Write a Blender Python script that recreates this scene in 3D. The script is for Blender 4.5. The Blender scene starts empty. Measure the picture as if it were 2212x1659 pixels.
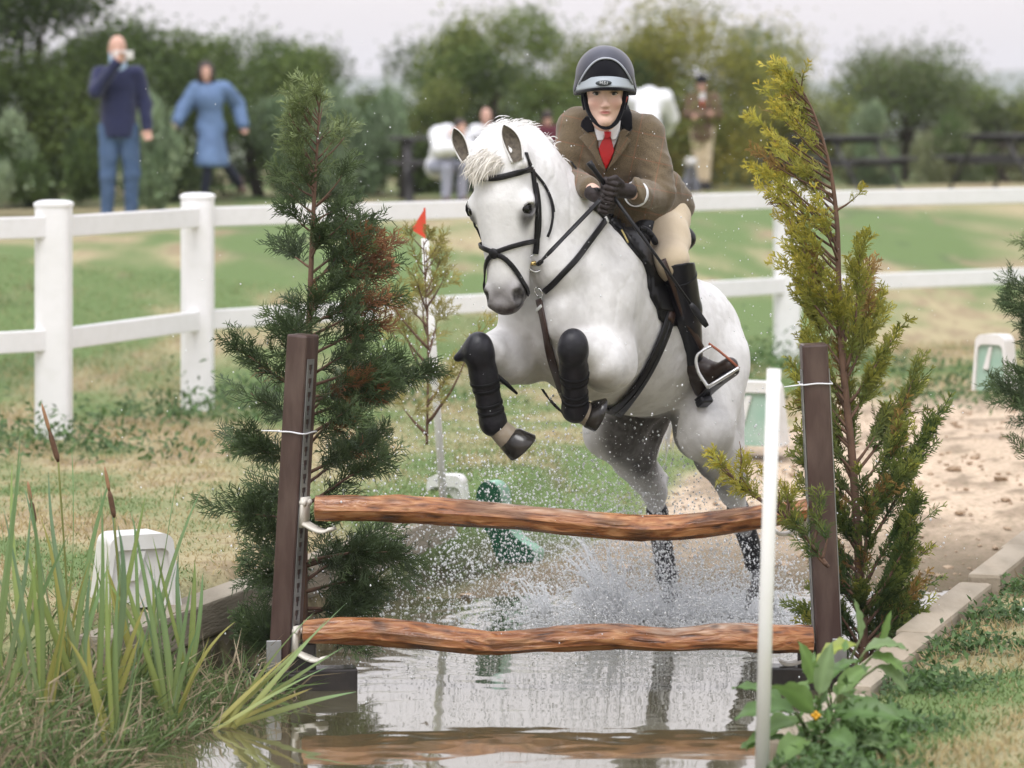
import bpy, bmesh, math, random
import numpy as np
from mathutils import Vector, Matrix

# ------------------------------------------------------------------ camera, sky, sun, exposure
scene = bpy.context.scene
COL = scene.collection
FPX, CX, HY, EYE = 6900.0, 1106.0, 250.0, 1.8      # picture scale used for measuring (2212 px wide)

cam_d = bpy.data.cameras.new('camera')
cam = bpy.data.objects.new('camera', cam_d)
COL.objects.link(cam)
cam.location = (0, 0, EYE)
cam.rotation_euler = (math.radians(90), 0, 0)
cam_d.sensor_width = 36.0
cam_d.lens = 36.0 * FPX / 2212.0
cam_d.shift_y = -(829.5 - HY) / 2212.0
cam_d.clip_start = 0.1
cam_d.clip_end = 8000
cam_d.dof.use_dof = True
cam_d.dof.focus_distance = 12.0
cam_d.dof.aperture_fstop = 2.7
scene.camera = cam

SUN_EL, SUN_AZ = math.radians(58), math.radians(200)   # azimuth measured from +Y, clockwise
world = bpy.data.worlds.new('World')
scene.world = world
world.use_nodes = True
wn, wl = world.node_tree.nodes, world.node_tree.links
wn.clear()
w_out = wn.new('ShaderNodeOutputWorld')
w_bg = wn.new('ShaderNodeBackground')
w_bg.inputs['Strength'].default_value = 0.116
w_sky = wn.new('ShaderNodeTexSky')
w_sky.sky_type = 'NISHITA'
w_sky.sun_disc = False
w_sky.sun_elevation = SUN_EL
w_sky.sun_rotation = SUN_AZ
w_sky.dust_density = 3.0
w_hs = wn.new('ShaderNodeHueSaturation')
w_hs.inputs['Saturation'].default_value = 0.1
w_mix = wn.new('ShaderNodeMix')
w_mix.data_type = 'RGBA'
w_mix.inputs[0].default_value = 0.86
w_co = wn.new('ShaderNodeTexCoord')
w_nz = wn.new('ShaderNodeTexNoise')
w_nz.inputs['Scale'].default_value = 1.6
w_nz.inputs['Detail'].default_value = 5
w_rmp = wn.new('ShaderNodeValToRGB')
w_rmp.color_ramp.elements[0].position = 0.3
w_rmp.color_ramp.elements[0].color = (7.35, 7.25, 7.4, 1)
w_rmp.color_ramp.elements[1].position = 0.7
w_rmp.color_ramp.elements[1].color = (8.5, 8.25, 8.35, 1)
wl.new(w_co.outputs['Generated'], w_nz.inputs['Vector'])
wl.new(w_nz.outputs['Fac'], w_rmp.inputs['Fac'])
wl.new(w_sky.outputs['Color'], w_hs.inputs['Color'])
wl.new(w_hs.outputs['Color'], w_mix.inputs[6])
w_sep = wn.new('ShaderNodeSeparateXYZ')
wl.new(w_co.outputs['Generated'], w_sep.inputs[0])
w_gr = wn.new('ShaderNodeValToRGB')                  # an overcast sky is brighter and cooler overhead than at the horizon
w_gr.color_ramp.elements[0].position = 0.0
w_gr.color_ramp.elements[0].color = (0.90, 0.845, 0.815, 1)
w_gr.color_ramp.elements[1].position = 1.0
w_gr.color_ramp.elements[1].color = (1.72, 1.80, 1.97, 1)
wl.new(w_sep.outputs['Z'], w_gr.inputs['Fac'])
w_mul = wn.new('ShaderNodeVectorMath'); w_mul.operation = 'MULTIPLY'
wl.new(w_rmp.outputs['Color'], w_mul.inputs[0]); wl.new(w_gr.outputs[0], w_mul.inputs[1])
wl.new(w_mul.outputs[0], w_mix.inputs[7])
wl.new(w_mix.outputs[2], w_bg.inputs['Color'])
wl.new(w_bg.outputs['Background'], w_out.inputs['Surface'])

sun_d = bpy.data.lights.new('sun', 'SUN')
sun_d.energy = 1.45
sun_d.angle = math.radians(28)
sun_d.color = (1.0, 0.985, 0.965)
sun = bpy.data.objects.new('sun', sun_d)
COL.objects.link(sun)
_sd = Vector((math.sin(SUN_AZ) * math.cos(SUN_EL), math.cos(SUN_AZ) * math.cos(SUN_EL), math.sin(SUN_EL)))
sun.rotation_euler = (-_sd).to_track_quat('-Z', 'Y').to_euler()
sun.location = (0, 0, 30)

scene.view_settings.view_transform = 'Standard'
scene.view_settings.look = 'None'
scene.view_settings.gamma = 1.0
scene.view_settings.use_curve_mapping = False
scene.view_settings.exposure = 0.34
scene.cycles.use_denoising = True
scene.cycles.max_bounces = 8
scene.cycles.transparent_max_bounces = 8
scene.cycles.caustics_reflective = False
scene.cycles.caustics_refractive = False

# ------------------------------------------------------------------ helpers
rng = np.random.default_rng(11)
random.seed(5)
A = np.array


def P(px, py, Y):
    """World point at depth Y that projects to picture pixel (px, py)."""
    return A([(px - CX) * Y / FPX, Y, EYE - (py - HY) * Y / FPX])


def unit(v):
    v = np.asarray(v, float)
    n = np.linalg.norm(v, axis=-1, keepdims=True)
    return v / np.maximum(n, 1e-12)


def tag(o, label=None, cat=None, group=None, kind=None):
    if label: o['label'] = label
    if cat: o['category'] = cat
    if group: o['group'] = group
    if kind: o['kind'] = kind
    return o


def empty(name, loc=(0, 0, 0), label=None, cat=None, group=None):
    o = bpy.data.objects.new(name, None)
    COL.objects.link(o)
    o.location = tuple(loc)
    o.empty_display_size = 0.1
    return tag(o, label, cat, group)


def link(name, me, mat=None, parent=None):
    o = bpy.data.objects.new(name, me)
    COL.objects.link(o)
    if mat is not None:
        if isinstance(mat, (list, tuple)):
            for m in mat: me.materials.append(m)
        else:
            me.materials.append(mat)
    if parent is not None:
        o.parent = parent
        # keep world coordinates written into the mesh
        loc = Vector((0, 0, 0))
        q = parent
        while q is not None:
            loc += q.location
            q = q.parent
        o.location = -loc
    return o


def np_mesh(name, verts, faces, cols=None, smooth=True, attr=None):
    """faces: (n,3) or (n,4) int array, or list of such arrays."""
    if not isinstance(faces, list): faces = [faces]
    me = bpy.data.meshes.new(name)
    verts = np.asarray(verts, np.float32)
    me.vertices.add(len(verts))
    me.vertices.foreach_set('co', verts.ravel())
    loops, starts, s = [], [], 0
    for f in faces:
        f = np.asarray(f, np.int32)
        if len(f) == 0: continue
        k = f.shape[1]
        loops.append(f.ravel())
        starts.append(np.arange(len(f), dtype=np.int32) * k + s)
        s += len(f) * k
    loops = np.concatenate(loops)
    starts = np.concatenate(starts)
    me.loops.add(len(loops))
    me.loops.foreach_set('vertex_index', loops)
    me.polygons.add(len(starts))
    me.polygons.foreach_set('loop_start', starts)
    me.polygons.foreach_set('use_smooth', np.full(len(starts), smooth))
    me.update(calc_edges=True)
    if cols is not None:
        ca = me.attributes.new('Col', 'FLOAT_COLOR', 'POINT')
        c = np.ones((len(verts), 4), np.float32)
        c[:, :3] = cols
        ca.data.foreach_set('color', c.ravel())
    if attr is not None:
        for k, v in attr.items():
            va = me.attributes.new(k, 'FLOAT_VECTOR', 'POINT')
            va.data.foreach_set('vector', np.asarray(v, np.float32).ravel())
    return me


class MB:
    """Collects simple pieces into one mesh."""
    def __init__(s):
        s.v, s.f3, s.f4, s.c, s.a, s.n = [], [], [], [], [], 0

    def add(s, v, f3=None, f4=None, col=None, a=None):
        v = np.asarray(v, float)
        if f3 is not None and len(f3): s.f3.append(np.asarray(f3, int) + s.n)
        if f4 is not None and len(f4): s.f4.append(np.asarray(f4, int) + s.n)
        s.v.append(v)
        if col is not None:
            s.c.append(np.broadcast_to(np.asarray(col, float), (len(v), 3)))
        if a is not None: s.a.append(np.asarray(a, float))
        s.n += len(v)

    def box(s, c, size, R=None, col=None):
        sx, sy, sz = A(size) / 2.0
        v = A([[x, y, z] for x in (-sx, sx) for y in (-sy, sy) for z in (-sz, sz)])
        if R is not None: v = v @ A(R).T
        v = v + A(c)
        f = [[0, 1, 3, 2], [4, 6, 7, 5], [0, 4, 5, 1], [2, 3, 7, 6], [0, 2, 6, 4], [1, 5, 7, 3]]
        s.add(v, f4=f, col=col)

    def tube(s, pts, rad, seg=8, cap=True, col=None, flat=1.0, up=None):
        v, f4, f3 = tube_geo(pts, rad, seg, cap, flat, up)
        s.add(v, f3=f3, f4=f4, col=col)

    def build(s, name, mat=None, parent=None, smooth=True):
        fs = []
        if s.f4: fs.append(np.concatenate(s.f4))
        if s.f3: fs.append(np.concatenate(s.f3))
        cols = np.concatenate(s.c) if s.c else None
        at = {'wv': np.concatenate(s.a)} if s.a else None
        me = np_mesh(name, np.concatenate(s.v), fs, cols, smooth, at)
        return link(name, me, mat, parent)


def frames(pts, up=None):
    pts = np.asarray(pts, float)
    t = np.gradient(pts, axis=0)
    t = unit(t)
    n = np.zeros_like(t)
    ref = A([0, 0, 1.0]) if up is None else A(up, float)
    if up is None and abs(t[0] @ ref) > 0.9: ref = A([0, 1.0, 0])
    n0 = unit(ref - (ref @ t[0]) * t[0])
    n[0] = n0
    for i in range(1, len(t)):
        m = n[i - 1] - (n[i - 1] @ t[i]) * t[i]
        n[i] = unit(m)
    b = np.cross(t, n)
    return t, n, b


def tube_geo(pts, rad, seg=8, cap=True, flat=1.0, up=None):
    pts = np.asarray(pts, float)
    rad = np.broadcast_to(np.asarray(rad, float), (len(pts),))
    t, n, b = frames(pts, up)
    th = np.arange(seg) * 2 * math.pi / seg
    ring = (np.cos(th)[None, :, None] * n[:, None, :] * flat + np.sin(th)[None, :, None] * b[:, None, :]) * rad[:, None, None]
    v = (pts[:, None, :] + ring).reshape(-1, 3)
    m = len(pts)
    i = np.arange(m - 1)[:, None] * seg
    j = np.arange(seg)[None, :]
    j2 = (j + 1) % seg
    f4 = np.stack([i + j, i + j2, i + seg + j2, i + seg + j], -1).reshape(-1, 4)
    f3 = []
    if cap:
        k = len(v)
        v = np.concatenate([v, pts[:1], pts[-1:]])
        jj = np.arange(seg)
        f3 = np.concatenate([np.stack([np.full(seg, k), (jj + 1) % seg, jj], -1),
                             np.stack([np.full(seg, k + 1), (m - 1) * seg + jj, (m - 1) * seg + (jj + 1) % seg], -1)])
    return v, f4, f3


def smooth_path(pts, n):
    """Catmull-Rom through pts, n samples."""
    p = np.asarray(pts, float)
    q = np.concatenate([[2 * p[0] - p[1]], p, [2 * p[-1] - p[-2]]])
    u = np.linspace(0, len(p) - 1 - 1e-9, n)
    i = u.astype(int)
    t = (u - i)[:, None]
    a, b, c, d = q[i], q[i + 1], q[i + 2], q[i + 3]
    return 0.5 * ((2 * b) + (-a + c) * t + (2 * a - 5 * b + 4 * c - d) * t * t + (-a + 3 * b - 3 * c + d) * t ** 3)


def bevel_box(name, size, center=(0, 0, 0), R=None, bev=0.01, seg=2, mat=None, parent=None, taper=None):
    bm = bmesh.new()
    bmesh.ops.create_cube(bm, size=1.0)
    for v in bm.verts:
        x, y, z = v.co
        s = 1.0
        if taper: s = 1.0 + (taper - 1.0) * (z + 0.5)
        v.co = (x * size[0] * s, y * size[1] * s, z * size[2])
    if bev:
        bmesh.ops.bevel(bm, geom=bm.edges[:], offset=bev, segments=seg, affect='EDGES', profile=0.6)
    M = Matrix.Identity(3) if R is None else Matrix([list(r) for r in R])
    for v in bm.verts: v.co = M @ v.co + Vector(center)
    me = bpy.data.meshes.new(name)
    bm.to_mesh(me); bm.free()
    for p in me.polygons: p.use_smooth = False
    return link(name, me, mat, parent)


def rotz(a):
    c, s = math.cos(a), math.sin(a)
    return A([[c, -s, 0], [s, c, 0], [0, 0, 1.0]])


def vnoise(p, seed=0):
    """cheap smooth value noise, p (n,2) or (n,3) -> 0..1"""
    p = np.asarray(p, float)
    if p.shape[1] == 2: p = np.concatenate([p, np.zeros((len(p), 1))], 1)
    i = np.floor(p).astype(np.int64)
    f = p - i
    f = f * f * (3 - 2 * f)
    out = np.zeros(len(p))
    for dx in (0, 1):
        for dy in (0, 1):
            for dz in (0, 1):
                h = (i[:, 0] + dx) * 374761393 + (i[:, 1] + dy) * 668265263 + (i[:, 2] + dz) * 2147483647 + seed * 974711
                h = (h ^ (h >> 13)) * 1274126177
                h = (h ^ (h >> 16)) & 0xFFFF
                w = (f[:, 0] if dx else 1 - f[:, 0]) * (f[:, 1] if dy else 1 - f[:, 1]) * (f[:, 2] if dz else 1 - f[:, 2])
                out += w * h / 65535.0
    return out


def fbm(p, seed=0, o=4):
    p = np.asarray(p, float)
    s, a, t = 0, 0.5, 0
    for k in range(o):
        s = s + a * vnoise(p * 2 ** k, seed + k); t += a; a *= 0.5
    return s / t


def sstep(a, b, x):
    t = np.clip((x - a) / (b - a), 0, 1)
    return t * t * (3 - 2 * t)


# ------------------------------------------------------------------ materials
def new_mat(name):
    m = bpy.data.materials.new(name)
    m.use_nodes = True
    n, l = m.node_tree.nodes, m.node_tree.links
    n.clear()
    out = n.new('ShaderNodeOutputMaterial')
    return m, n, l, out


def mat(name, base=(0.5, 0.5, 0.5), rough=0.6, attr=False, noise=None, bump=None, metal=0.0, spec=0.5, sheen=0.0,
        coat=0.0, vec=None, stretch=None, noise2=None, rnoise=None):
    """noise=(scale, amount, colour2); attr: base colour read from the vertex colours 'Col'."""
    m, n, l, out = new_mat(name)
    b = n.new('ShaderNodeBsdfPrincipled')
    l.new(b.outputs[0], out.inputs['Surface'])
    b.inputs['Roughness'].default_value = rough
    b.inputs['Metallic'].default_value = metal
    b.inputs['Specular IOR Level'].default_value = spec
    b.inputs['Sheen Weight'].default_value = sheen
    b.inputs['Coat Weight'].default_value = coat
    if vec:
        co = n.new('ShaderNodeAttribute'); co.attribute_name = vec; cs = co.outputs['Vector']
    else:
        co = n.new('ShaderNodeTexCoord'); cs = co.outputs['Object']
    if stretch:
        mp = n.new('ShaderNodeMapping'); mp.inputs['Scale'].default_value = stretch
        l.new(cs, mp.inputs['Vector']); cs = mp.outputs['Vector']
    if attr:
        at = n.new('ShaderNodeAttribute'); at.attribute_name = 'Col'; col = at.outputs['Color']
    else:
        rgb = n.new('ShaderNodeRGB'); rgb.outputs[0].default_value = (*base, 1); col = rgb.outputs[0]
    for nz in (noise, noise2):
        if not nz: continue
        t = n.new('ShaderNodeTexNoise'); t.inputs['Scale'].default_value = nz[0]; t.inputs['Detail'].default_value = 6
        l.new(cs, t.inputs['Vector'])
        r = n.new('ShaderNodeValToRGB')
        r.color_ramp.elements[0].position = 0.42; r.color_ramp.elements[1].position = 0.66
        l.new(t.outputs['Fac'], r.inputs['Fac'])
        mu = n.new('ShaderNodeMath'); mu.operation = 'MULTIPLY'; mu.inputs[1].default_value = nz[1]
        l.new(r.outputs['Color'], mu.inputs[0])
        mx = n.new('ShaderNodeMix'); mx.data_type = 'RGBA'
        l.new(mu.outputs[0], mx.inputs[0]); l.new(col, mx.inputs[6]); mx.inputs[7].default_value = (*nz[2], 1)
        col = mx.outputs[2]
    l.new(col, b.inputs['Base Color'])
    if rnoise:
        t = n.new('ShaderNodeTexNoise'); t.inputs['Scale'].default_value = rnoise[0]; l.new(cs, t.inputs['Vector'])
        mr = n.new('ShaderNodeMapRange'); mr.inputs['To Min'].default_value = rnoise[1]; mr.inputs['To Max'].default_value = rnoise[2]
        mr.inputs['From Min'].default_value = 0.3; mr.inputs['From Max'].default_value = 0.7
        l.new(t.outputs['Fac'], mr.inputs['Value']); l.new(mr.outputs[0], b.inputs['Roughness'])
    if bump:
        t = n.new('ShaderNodeTexNoise'); t.inputs['Scale'].default_value = bump[0]; t.inputs['Detail'].default_value = 8
        l.new(cs, t.inputs['Vector'])
        bp = n.new('ShaderNodeBump'); bp.inputs['Strength'].default_value = bump[1]; bp.inputs['Distance'].default_value = bump[2] if len(bump) > 2 else 0.01
        l.new(t.outputs['Fac'], bp.inputs['Height']); l.new(bp.outputs[0], b.inputs['Normal'])
    return m


def leaf_mat(name, trans=0.3, rough=0.55, gloss=0.25):
    m, n, l, out = new_mat(name)
    at = n.new('ShaderNodeAttribute'); at.attribute_name = 'Col'
    b = n.new('ShaderNodeBsdfPrincipled')
    b.inputs['Roughness'].default_value = rough
    b.inputs['Specular IOR Level'].default_value = gloss
    tr = n.new('ShaderNodeBsdfTranslucent')
    mx = n.new('ShaderNodeMixShader'); mx.inputs[0].default_value = trans
    l.new(at.outputs['Color'], b.inputs['Base Color']); l.new(at.outputs['Color'], tr.inputs['Color'])
    l.new(b.outputs[0], mx.inputs[1]); l.new(tr.outputs[0], mx.inputs[2]); l.new(mx.outputs[0], out.inputs['Surface'])
    return m


# ------------------------------------------------------------------ implicit surfaces
class Field:
    """Smooth union of ellipsoids and round cones, polygonised with surface nets."""
    def __init__(s, k=0.03):
        s.k, s.pr = k, []

    def ell(s, c, r, ax=None, k=None, sub=False):
        r = A(r, float) if np.ndim(r) else A([r] * 3, float)
        R = np.eye(3) if ax is None else A(ax, float)      # rows = axes
        s.pr.append(('e', A(c, float), r, R, s.k if k is None else k, sub)); return s

    def cone(s, a, b, ra, rb, k=None, sub=False):
        s.pr.append(('c', A(a, float), A(b, float), (ra, rb), s.k if k is None else k, sub)); return s

    def chain(s, pts, rad, k=None):
        for i in range(len(pts) - 1): s.cone(pts[i], pts[i + 1], rad[i], rad[i + 1], k)
        return s

    def extend(s, other, off=0.0):
        for p in other.pr:
            if p[0] == 'e': s.pr.append(('e', p[1], p[2] + off, p[3], p[4], p[5]))
            else: s.pr.append(('c', p[1], p[2], (p[3][0] + off, p[3][1] + off), p[4], p[5]))
        return s

    @staticmethod
    def _dist(p, x):
        if p[0] == 'e':
            q = (x - p[1]) @ p[3].T
            q = q / p[2]
            k0 = np.sqrt((q * q).sum(-1)) + 1e-9
            k1 = np.sqrt(((q / p[2]) ** 2).sum(-1)) + 1e-9
            return k0 * (k0 - 1) / k1
        a, b, (ra, rb) = p[1], p[2], p[3]
        ab = b - a
        t = np.clip(((x - a) @ ab) / max(ab @ ab, 1e-12), 0, 1)
        return np.sqrt(((x - a - t[..., None] * ab) ** 2).sum(-1)) - (ra + t * (rb - ra))

    @staticmethod
    def _comb(d, e, k, sub):
        if sub:
            h = np.clip(0.5 - 0.5 * (d + e) / k, 0, 1)
            return d * (1 - h) - e * h + k * h * (1 - h)
        h = np.clip(0.5 + 0.5 * (e - d) / k, 0, 1)
        return e * (1 - h) + d * h - k * h * (1 - h)

    def eval(s, x):
        x = np.asarray(x, float)
        d = np.full(x.shape[:-1], 10.0)
        for p in s.pr: d = s._comb(d, s._dist(p, x), p[4], p[5])
        return d

    def bounds(s):
        lo, hi = [], []
        for p in s.pr:
            if p[5]: continue
            l, h = s._bb(p); lo.append(l); hi.append(h)
        return np.min(lo, 0), np.max(hi, 0)

    @staticmethod
    def _bb(p):
        if p[0] == 'e':
            e = np.sqrt(((p[3] * p[2][:, None]) ** 2).sum(0)); return p[1] - e, p[1] + e
        ra, rb = p[3]
        return np.minimum(p[1] - ra, p[2] - rb), np.maximum(p[1] + ra, p[2] + rb)

    def mesh(s, h, lo=None, hi=None, clip=None):
        """returns verts, quads. clip: function(points)->distance; result is max(field, clip)."""
        a, b = s.bounds()
        lo = a - 3 * h if lo is None else A(lo)
        hi = b + 3 * h if hi is None else A(hi)
        n = np.ceil((hi - lo) / h).astype(int) + 1
        ax = [lo[i] + np.arange(n[i]) * h for i in range(3)]
        D = np.full(n, 10.0)
        for p in s.pr:
            l, u = s._bb(p)
            m = p[4] * 1.2 + 3 * h
            i0 = np.clip(np.floor((l - m - lo) / h).astype(int), 0, n)
            i1 = np.clip(np.ceil((u + m - lo) / h).astype(int) + 1, 0, n)
            if (i1 <= i0).any(): continue
            sl = tuple(slice(i0[i], i1[i]) for i in range(3))
            X = np.stack(np.meshgrid(*[ax[i][i0[i]:i1[i]] for i in range(3)], indexing='ij'), -1)
            D[sl] = s._comb(D[sl], s._dist(p, X), p[4], p[5])
        if clip is not None:
            X = np.stack(np.meshgrid(*ax, indexing='ij'), -1)
            near = D < 4 * h
            e = np.full(D.shape, 1.0)
            e[near] = clip(X[near])
            D = np.maximum(D, e)
        return nets(D, lo, h)

    def normal(s, x, e=0.002):
        x = np.asarray(x, float)
        g = np.stack([s.eval(x + A(v) * e) - s.eval(x - A(v) * e) for v in ((1, 0, 0), (0, 1, 0), (0, 0, 1))], -1)
        return unit(g)

    def march(s, o, d, n=90, off=0.0, tmax=6.0):
        """sphere-trace rays; returns points (nearest approach where a ray misses) and hit mask"""
        o = np.asarray(o, float); d = unit(d)
        t = np.zeros(o.shape[:-1])
        bt, bd = t.copy(), np.full(t.shape, 9.0)
        for _ in range(n):
            q = s.eval(o + d * t[..., None]) - off
            m = q < bd
            bt = np.where(m, t, bt); bd = np.where(m, q, bd)
            t = np.minimum(t + q * 0.7, tmax)
        x = o + d * bt[..., None]
        return x, np.abs(bd) < 0.004


def nets(D, lo, h):
    S = D < 0
    nx, ny, nz = D.shape
    c = [S[i:nx - 1 + i, j:ny - 1 + j, k:nz - 1 + k] for i in (0, 1) for j in (0, 1) for k in (0, 1)]
    tot = sum(x.astype(np.int8) for x in c)
    act = (tot > 0) & (tot < 8)
    I = np.stack(np.nonzero(act), -1)
    acc = np.zeros((len(I), 3)); cnt = np.zeros(len(I))
    co = [A([i, j, k]) for i in (0, 1) for j in (0, 1) for k in (0, 1)]
    vals = [D[I[:, 0] + q[0], I[:, 1] + q[1], I[:, 2] + q[2]] for q in co]
    for a in range(8):
        for b in range(a + 1, 8):
            if np.abs(co[a] - co[b]).sum() != 1: continue
            m = (vals[a] < 0) != (vals[b] < 0)
            t = vals[a][m] / (vals[a][m] - vals[b][m])
            acc[m] += co[a] + t[:, None] * (co[b] - co[a]); cnt[m] += 1
    V = lo + (I + acc / cnt[:, None]) * h
    idx = np.full(act.shape, -1, np.int64)
    idx[I[:, 0], I[:, 1], I[:, 2]] = np.arange(len(I))
    F = []
    for axis in range(3):
        s0 = np.take(S, range(0, S.shape[axis] - 1), axis)
        s1 = np.take(S, range(1, S.shape[axis]), axis)
        E = np.stack(np.nonzero(s0 != s1), -1)
        u, w = (axis + 1) % 3, (axis + 2) % 3
        ok = (E[:, u] > 0) & (E[:, w] > 0) & (E[:, u] < S.shape[u] - 1) & (E[:, w] < S.shape[w] - 1)
        E = E[ok]
        fl = s0[E[:, 0], E[:, 1], E[:, 2]]
        q = []
        for du, dw in ((1, 1), (0, 1), (0, 0), (1, 0)):
            e = E.copy(); e[:, u] -= du; e[:, w] -= dw
            q.append(idx[e[:, 0], e[:, 1], e[:, 2]])
        q = np.stack(q, -1)
        q[~fl] = q[~fl][:, ::-1]
        F.append(q)
    F = np.concatenate(F)
    F = F[(F >= 0).all(1)]
    return V, F


def field_obj(name, fld, h, m, parent, colf=None, clip=None, lo=None, hi=None):
    v, f = fld.mesh(h, lo, hi, clip)
    me = np_mesh(name, v, f, None if colf is None else colf(v))
    return link(name, me, m, parent)


EYE3 = A([0, 0, EYE])


def cam_hits(px, fld, off=0.0, y0=10.0):
    px = np.asarray(px, float)
    d = np.stack([(px[:, 0] - CX) / FPX, np.ones(len(px)), -(px[:, 1] - HY) / FPX], -1)
    o = EYE3 + d * y0
    return fld.march(o, d, off=off)


def ribbon(pts, nrm, width, thick, closed=False):
    """flat strap along pts; nrm = outward normals. Rounded-rectangle section."""
    pts = np.asarray(pts, float); nrm = unit(nrm)
    m = len(pts)
    if closed: t = unit(np.roll(pts, -1, 0) - np.roll(pts, 1, 0))
    else: t = unit(np.gradient(pts, axis=0))
    side = unit(np.cross(t, nrm)); nn = np.cross(side, t)
    width = np.broadcast_to(np.asarray(width, float), (m,))[:, None]
    prof = [(-.5, 0), (-.47, .75), (-.38, 1), (.38, 1), (.47, .75), (.5, 0)]
    v = np.stack([pts + side * width * a + nn * thick * b for a, b in prof], 1)
    s = len(prof)
    v = v.reshape(-1, 3)
    r = m if closed else m - 1
    i = np.arange(r)[:, None] * s
    i2 = ((np.arange(r) + 1) % m)[:, None] * s
    j = np.arange(s)[None]; j2 = (j + 1) % s
    f4 = np.stack([i + j, i2 + j, i2 + j2, i + j2], -1).reshape(-1, 4)
    caps = []
    if not closed:
        caps = [[0, 1, 4, 5], [1, 2, 3, 4]]
        b = (m - 1) * s
        caps += [[b + 5, b + 4, b + 1, b], [b + 4, b + 3, b + 2, b + 1]]
        f4 = np.concatenate([f4, A(caps)])
    return v, f4


def strap(name, px, fld, width, thick, m, parent, off=0.002, n=40, y0=10.0):
    q = smooth_path(A(px, float), n)
    x, ok = cam_hits(q, fld, off, y0)
    nr = fld.normal(x)
    v, f = ribbon(x, nr, width, thick)
    return link(name, np_mesh(name, v, f), m, parent)


def ring_strap(name, c, e1, e2, fld, width, thick, m, parent, off=0.002, n=64, R=0.6, a0=0, a1=2 * math.pi, wv=None):
    closed = abs(a1 - a0 - 2 * math.pi) < 1e-6
    th = a0 + (a1 - a0) * np.arange(n) / (n if closed else n - 1)
    d = np.cos(th)[:, None] * A(e1) + np.sin(th)[:, None] * A(e2)
    o = A(c) + d * R
    x, ok = fld.march(o, -d, off=off)
    nr = fld.normal(x)
    v, f = ribbon(x, nr, width, thick, closed)
    return link(name, np_mesh(name, v, f), m, parent)


def clip_poly(poly, x0, x1, y0, y1):
    def cut(p, f):
        out = []
        for i in range(len(p)):
            a, b = p[i], p[(i + 1) % len(p)]
            fa, fb = f(a), f(b)
            if fa >= 0: out.append(a)
            if (fa >= 0) != (fb >= 0):
                t = fa / (fa - fb); out.append((a[0] + (b[0] - a[0]) * t, a[1] + (b[1] - a[1]) * t))
        return out
    p = list(poly)
    for f in (lambda q: q[0] - x0, lambda q: x1 - q[0], lambda q: q[1] - y0, lambda q: y1 - q[1]):
        p = cut(p, f)
        if len(p) < 3: return []
    return p


def patch(name, poly, fld, m, parent, off=0.003, thick=0.004, cell=6.0, y0=10.0, colf=None):
    """cloth / leather panel: a picture outline laid on a solid's surface, with thickness."""
    poly = A(poly, float)
    lo, hi = poly.min(0), poly.max(0)
    pts, idx, faces = [], {}, []
    def vid(q):
        k = (round(q[0], 2), round(q[1], 2))
        if k not in idx: idx[k] = len(pts); pts.append(k)
        return idx[k]
    x = lo[0]
    pl = [tuple(q) for q in poly]
    while x < hi[0]:
        y = lo[1]
        while y < hi[1]:
            c = clip_poly(pl, x, x + cell, y, y + cell)
            if len(c) >= 3:
                ids = []
                for q in c:
                    i = vid(q)
                    if not ids or ids[-1] != i: ids.append(i)
                if len(ids) > 2 and ids[0] == ids[-1]: ids = ids[:-1]
                if len(set(ids)) == len(ids) and len(ids) >= 3: faces.append(ids)
            y += cell
        x += cell
    w, ok = cam_hits(A(pts), fld, off, y0)
    faces = [f for f in faces if all(ok[i] for i in f)]
    me = bpy.data.meshes.new(name)
    me.from_pydata([tuple(q) for q in w], [], faces)
    bm = bmesh.new(); bm.from_mesh(me)
    bmesh.ops.delete(bm, geom=[v for v in bm.verts if not v.link_faces], context='VERTS')
    bmesh.ops.recalc_face_normals(bm, faces=bm.faces[:])
    if sum((f.normal.y for f in bm.faces)) > 0: bmesh.ops.reverse_faces(bm, faces=bm.faces[:])
    bm.to_mesh(me); bm.free()
    for p in me.polygons: p.use_smooth = True
    o = link(name, me, m, parent)
    sm = o.modifiers.new('thickness', 'SOLIDIFY'); sm.thickness = thick + off; sm.offset = -1
    return o
# ------------------------------------------------------------------ ground, pool, sand
WATER = -0.30
XL = lambda Y: -1.25 + 0.32 * (Y - 11.85)      # left pool wall line
XR = lambda Y: 1.16 + 0.332 * (Y - 10.9)       # right pool kerb line
FN = A([-0.725, 0.689])


def fence_s(X, Y):
    return (X + 2.85) * FN[0] + (Y - 17.8) * FN[1]


def sand_mask(X, Y):
    """1 on the sand track leading out of the pool"""
    w = 0.35 * (fbm(np.stack([X * 1.1, Y * 1.1], -1), 3) - 0.5)
    l = XL(Y) + 0.62 * sstep(13.4, 15.5, Y) + 0.10 + w
    r = XR(Y) + 0.05 + 2.0 * sstep(13.5, 18, Y)
    far = 19.6 + 0.25 * X + w * 2
    return sstep(-0.12, 0.12, X - l) * sstep(-0.12, 0.12, r - X) * sstep(-0.5, 0.5, far - Y) * sstep(12.5, 12.9, Y)


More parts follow.
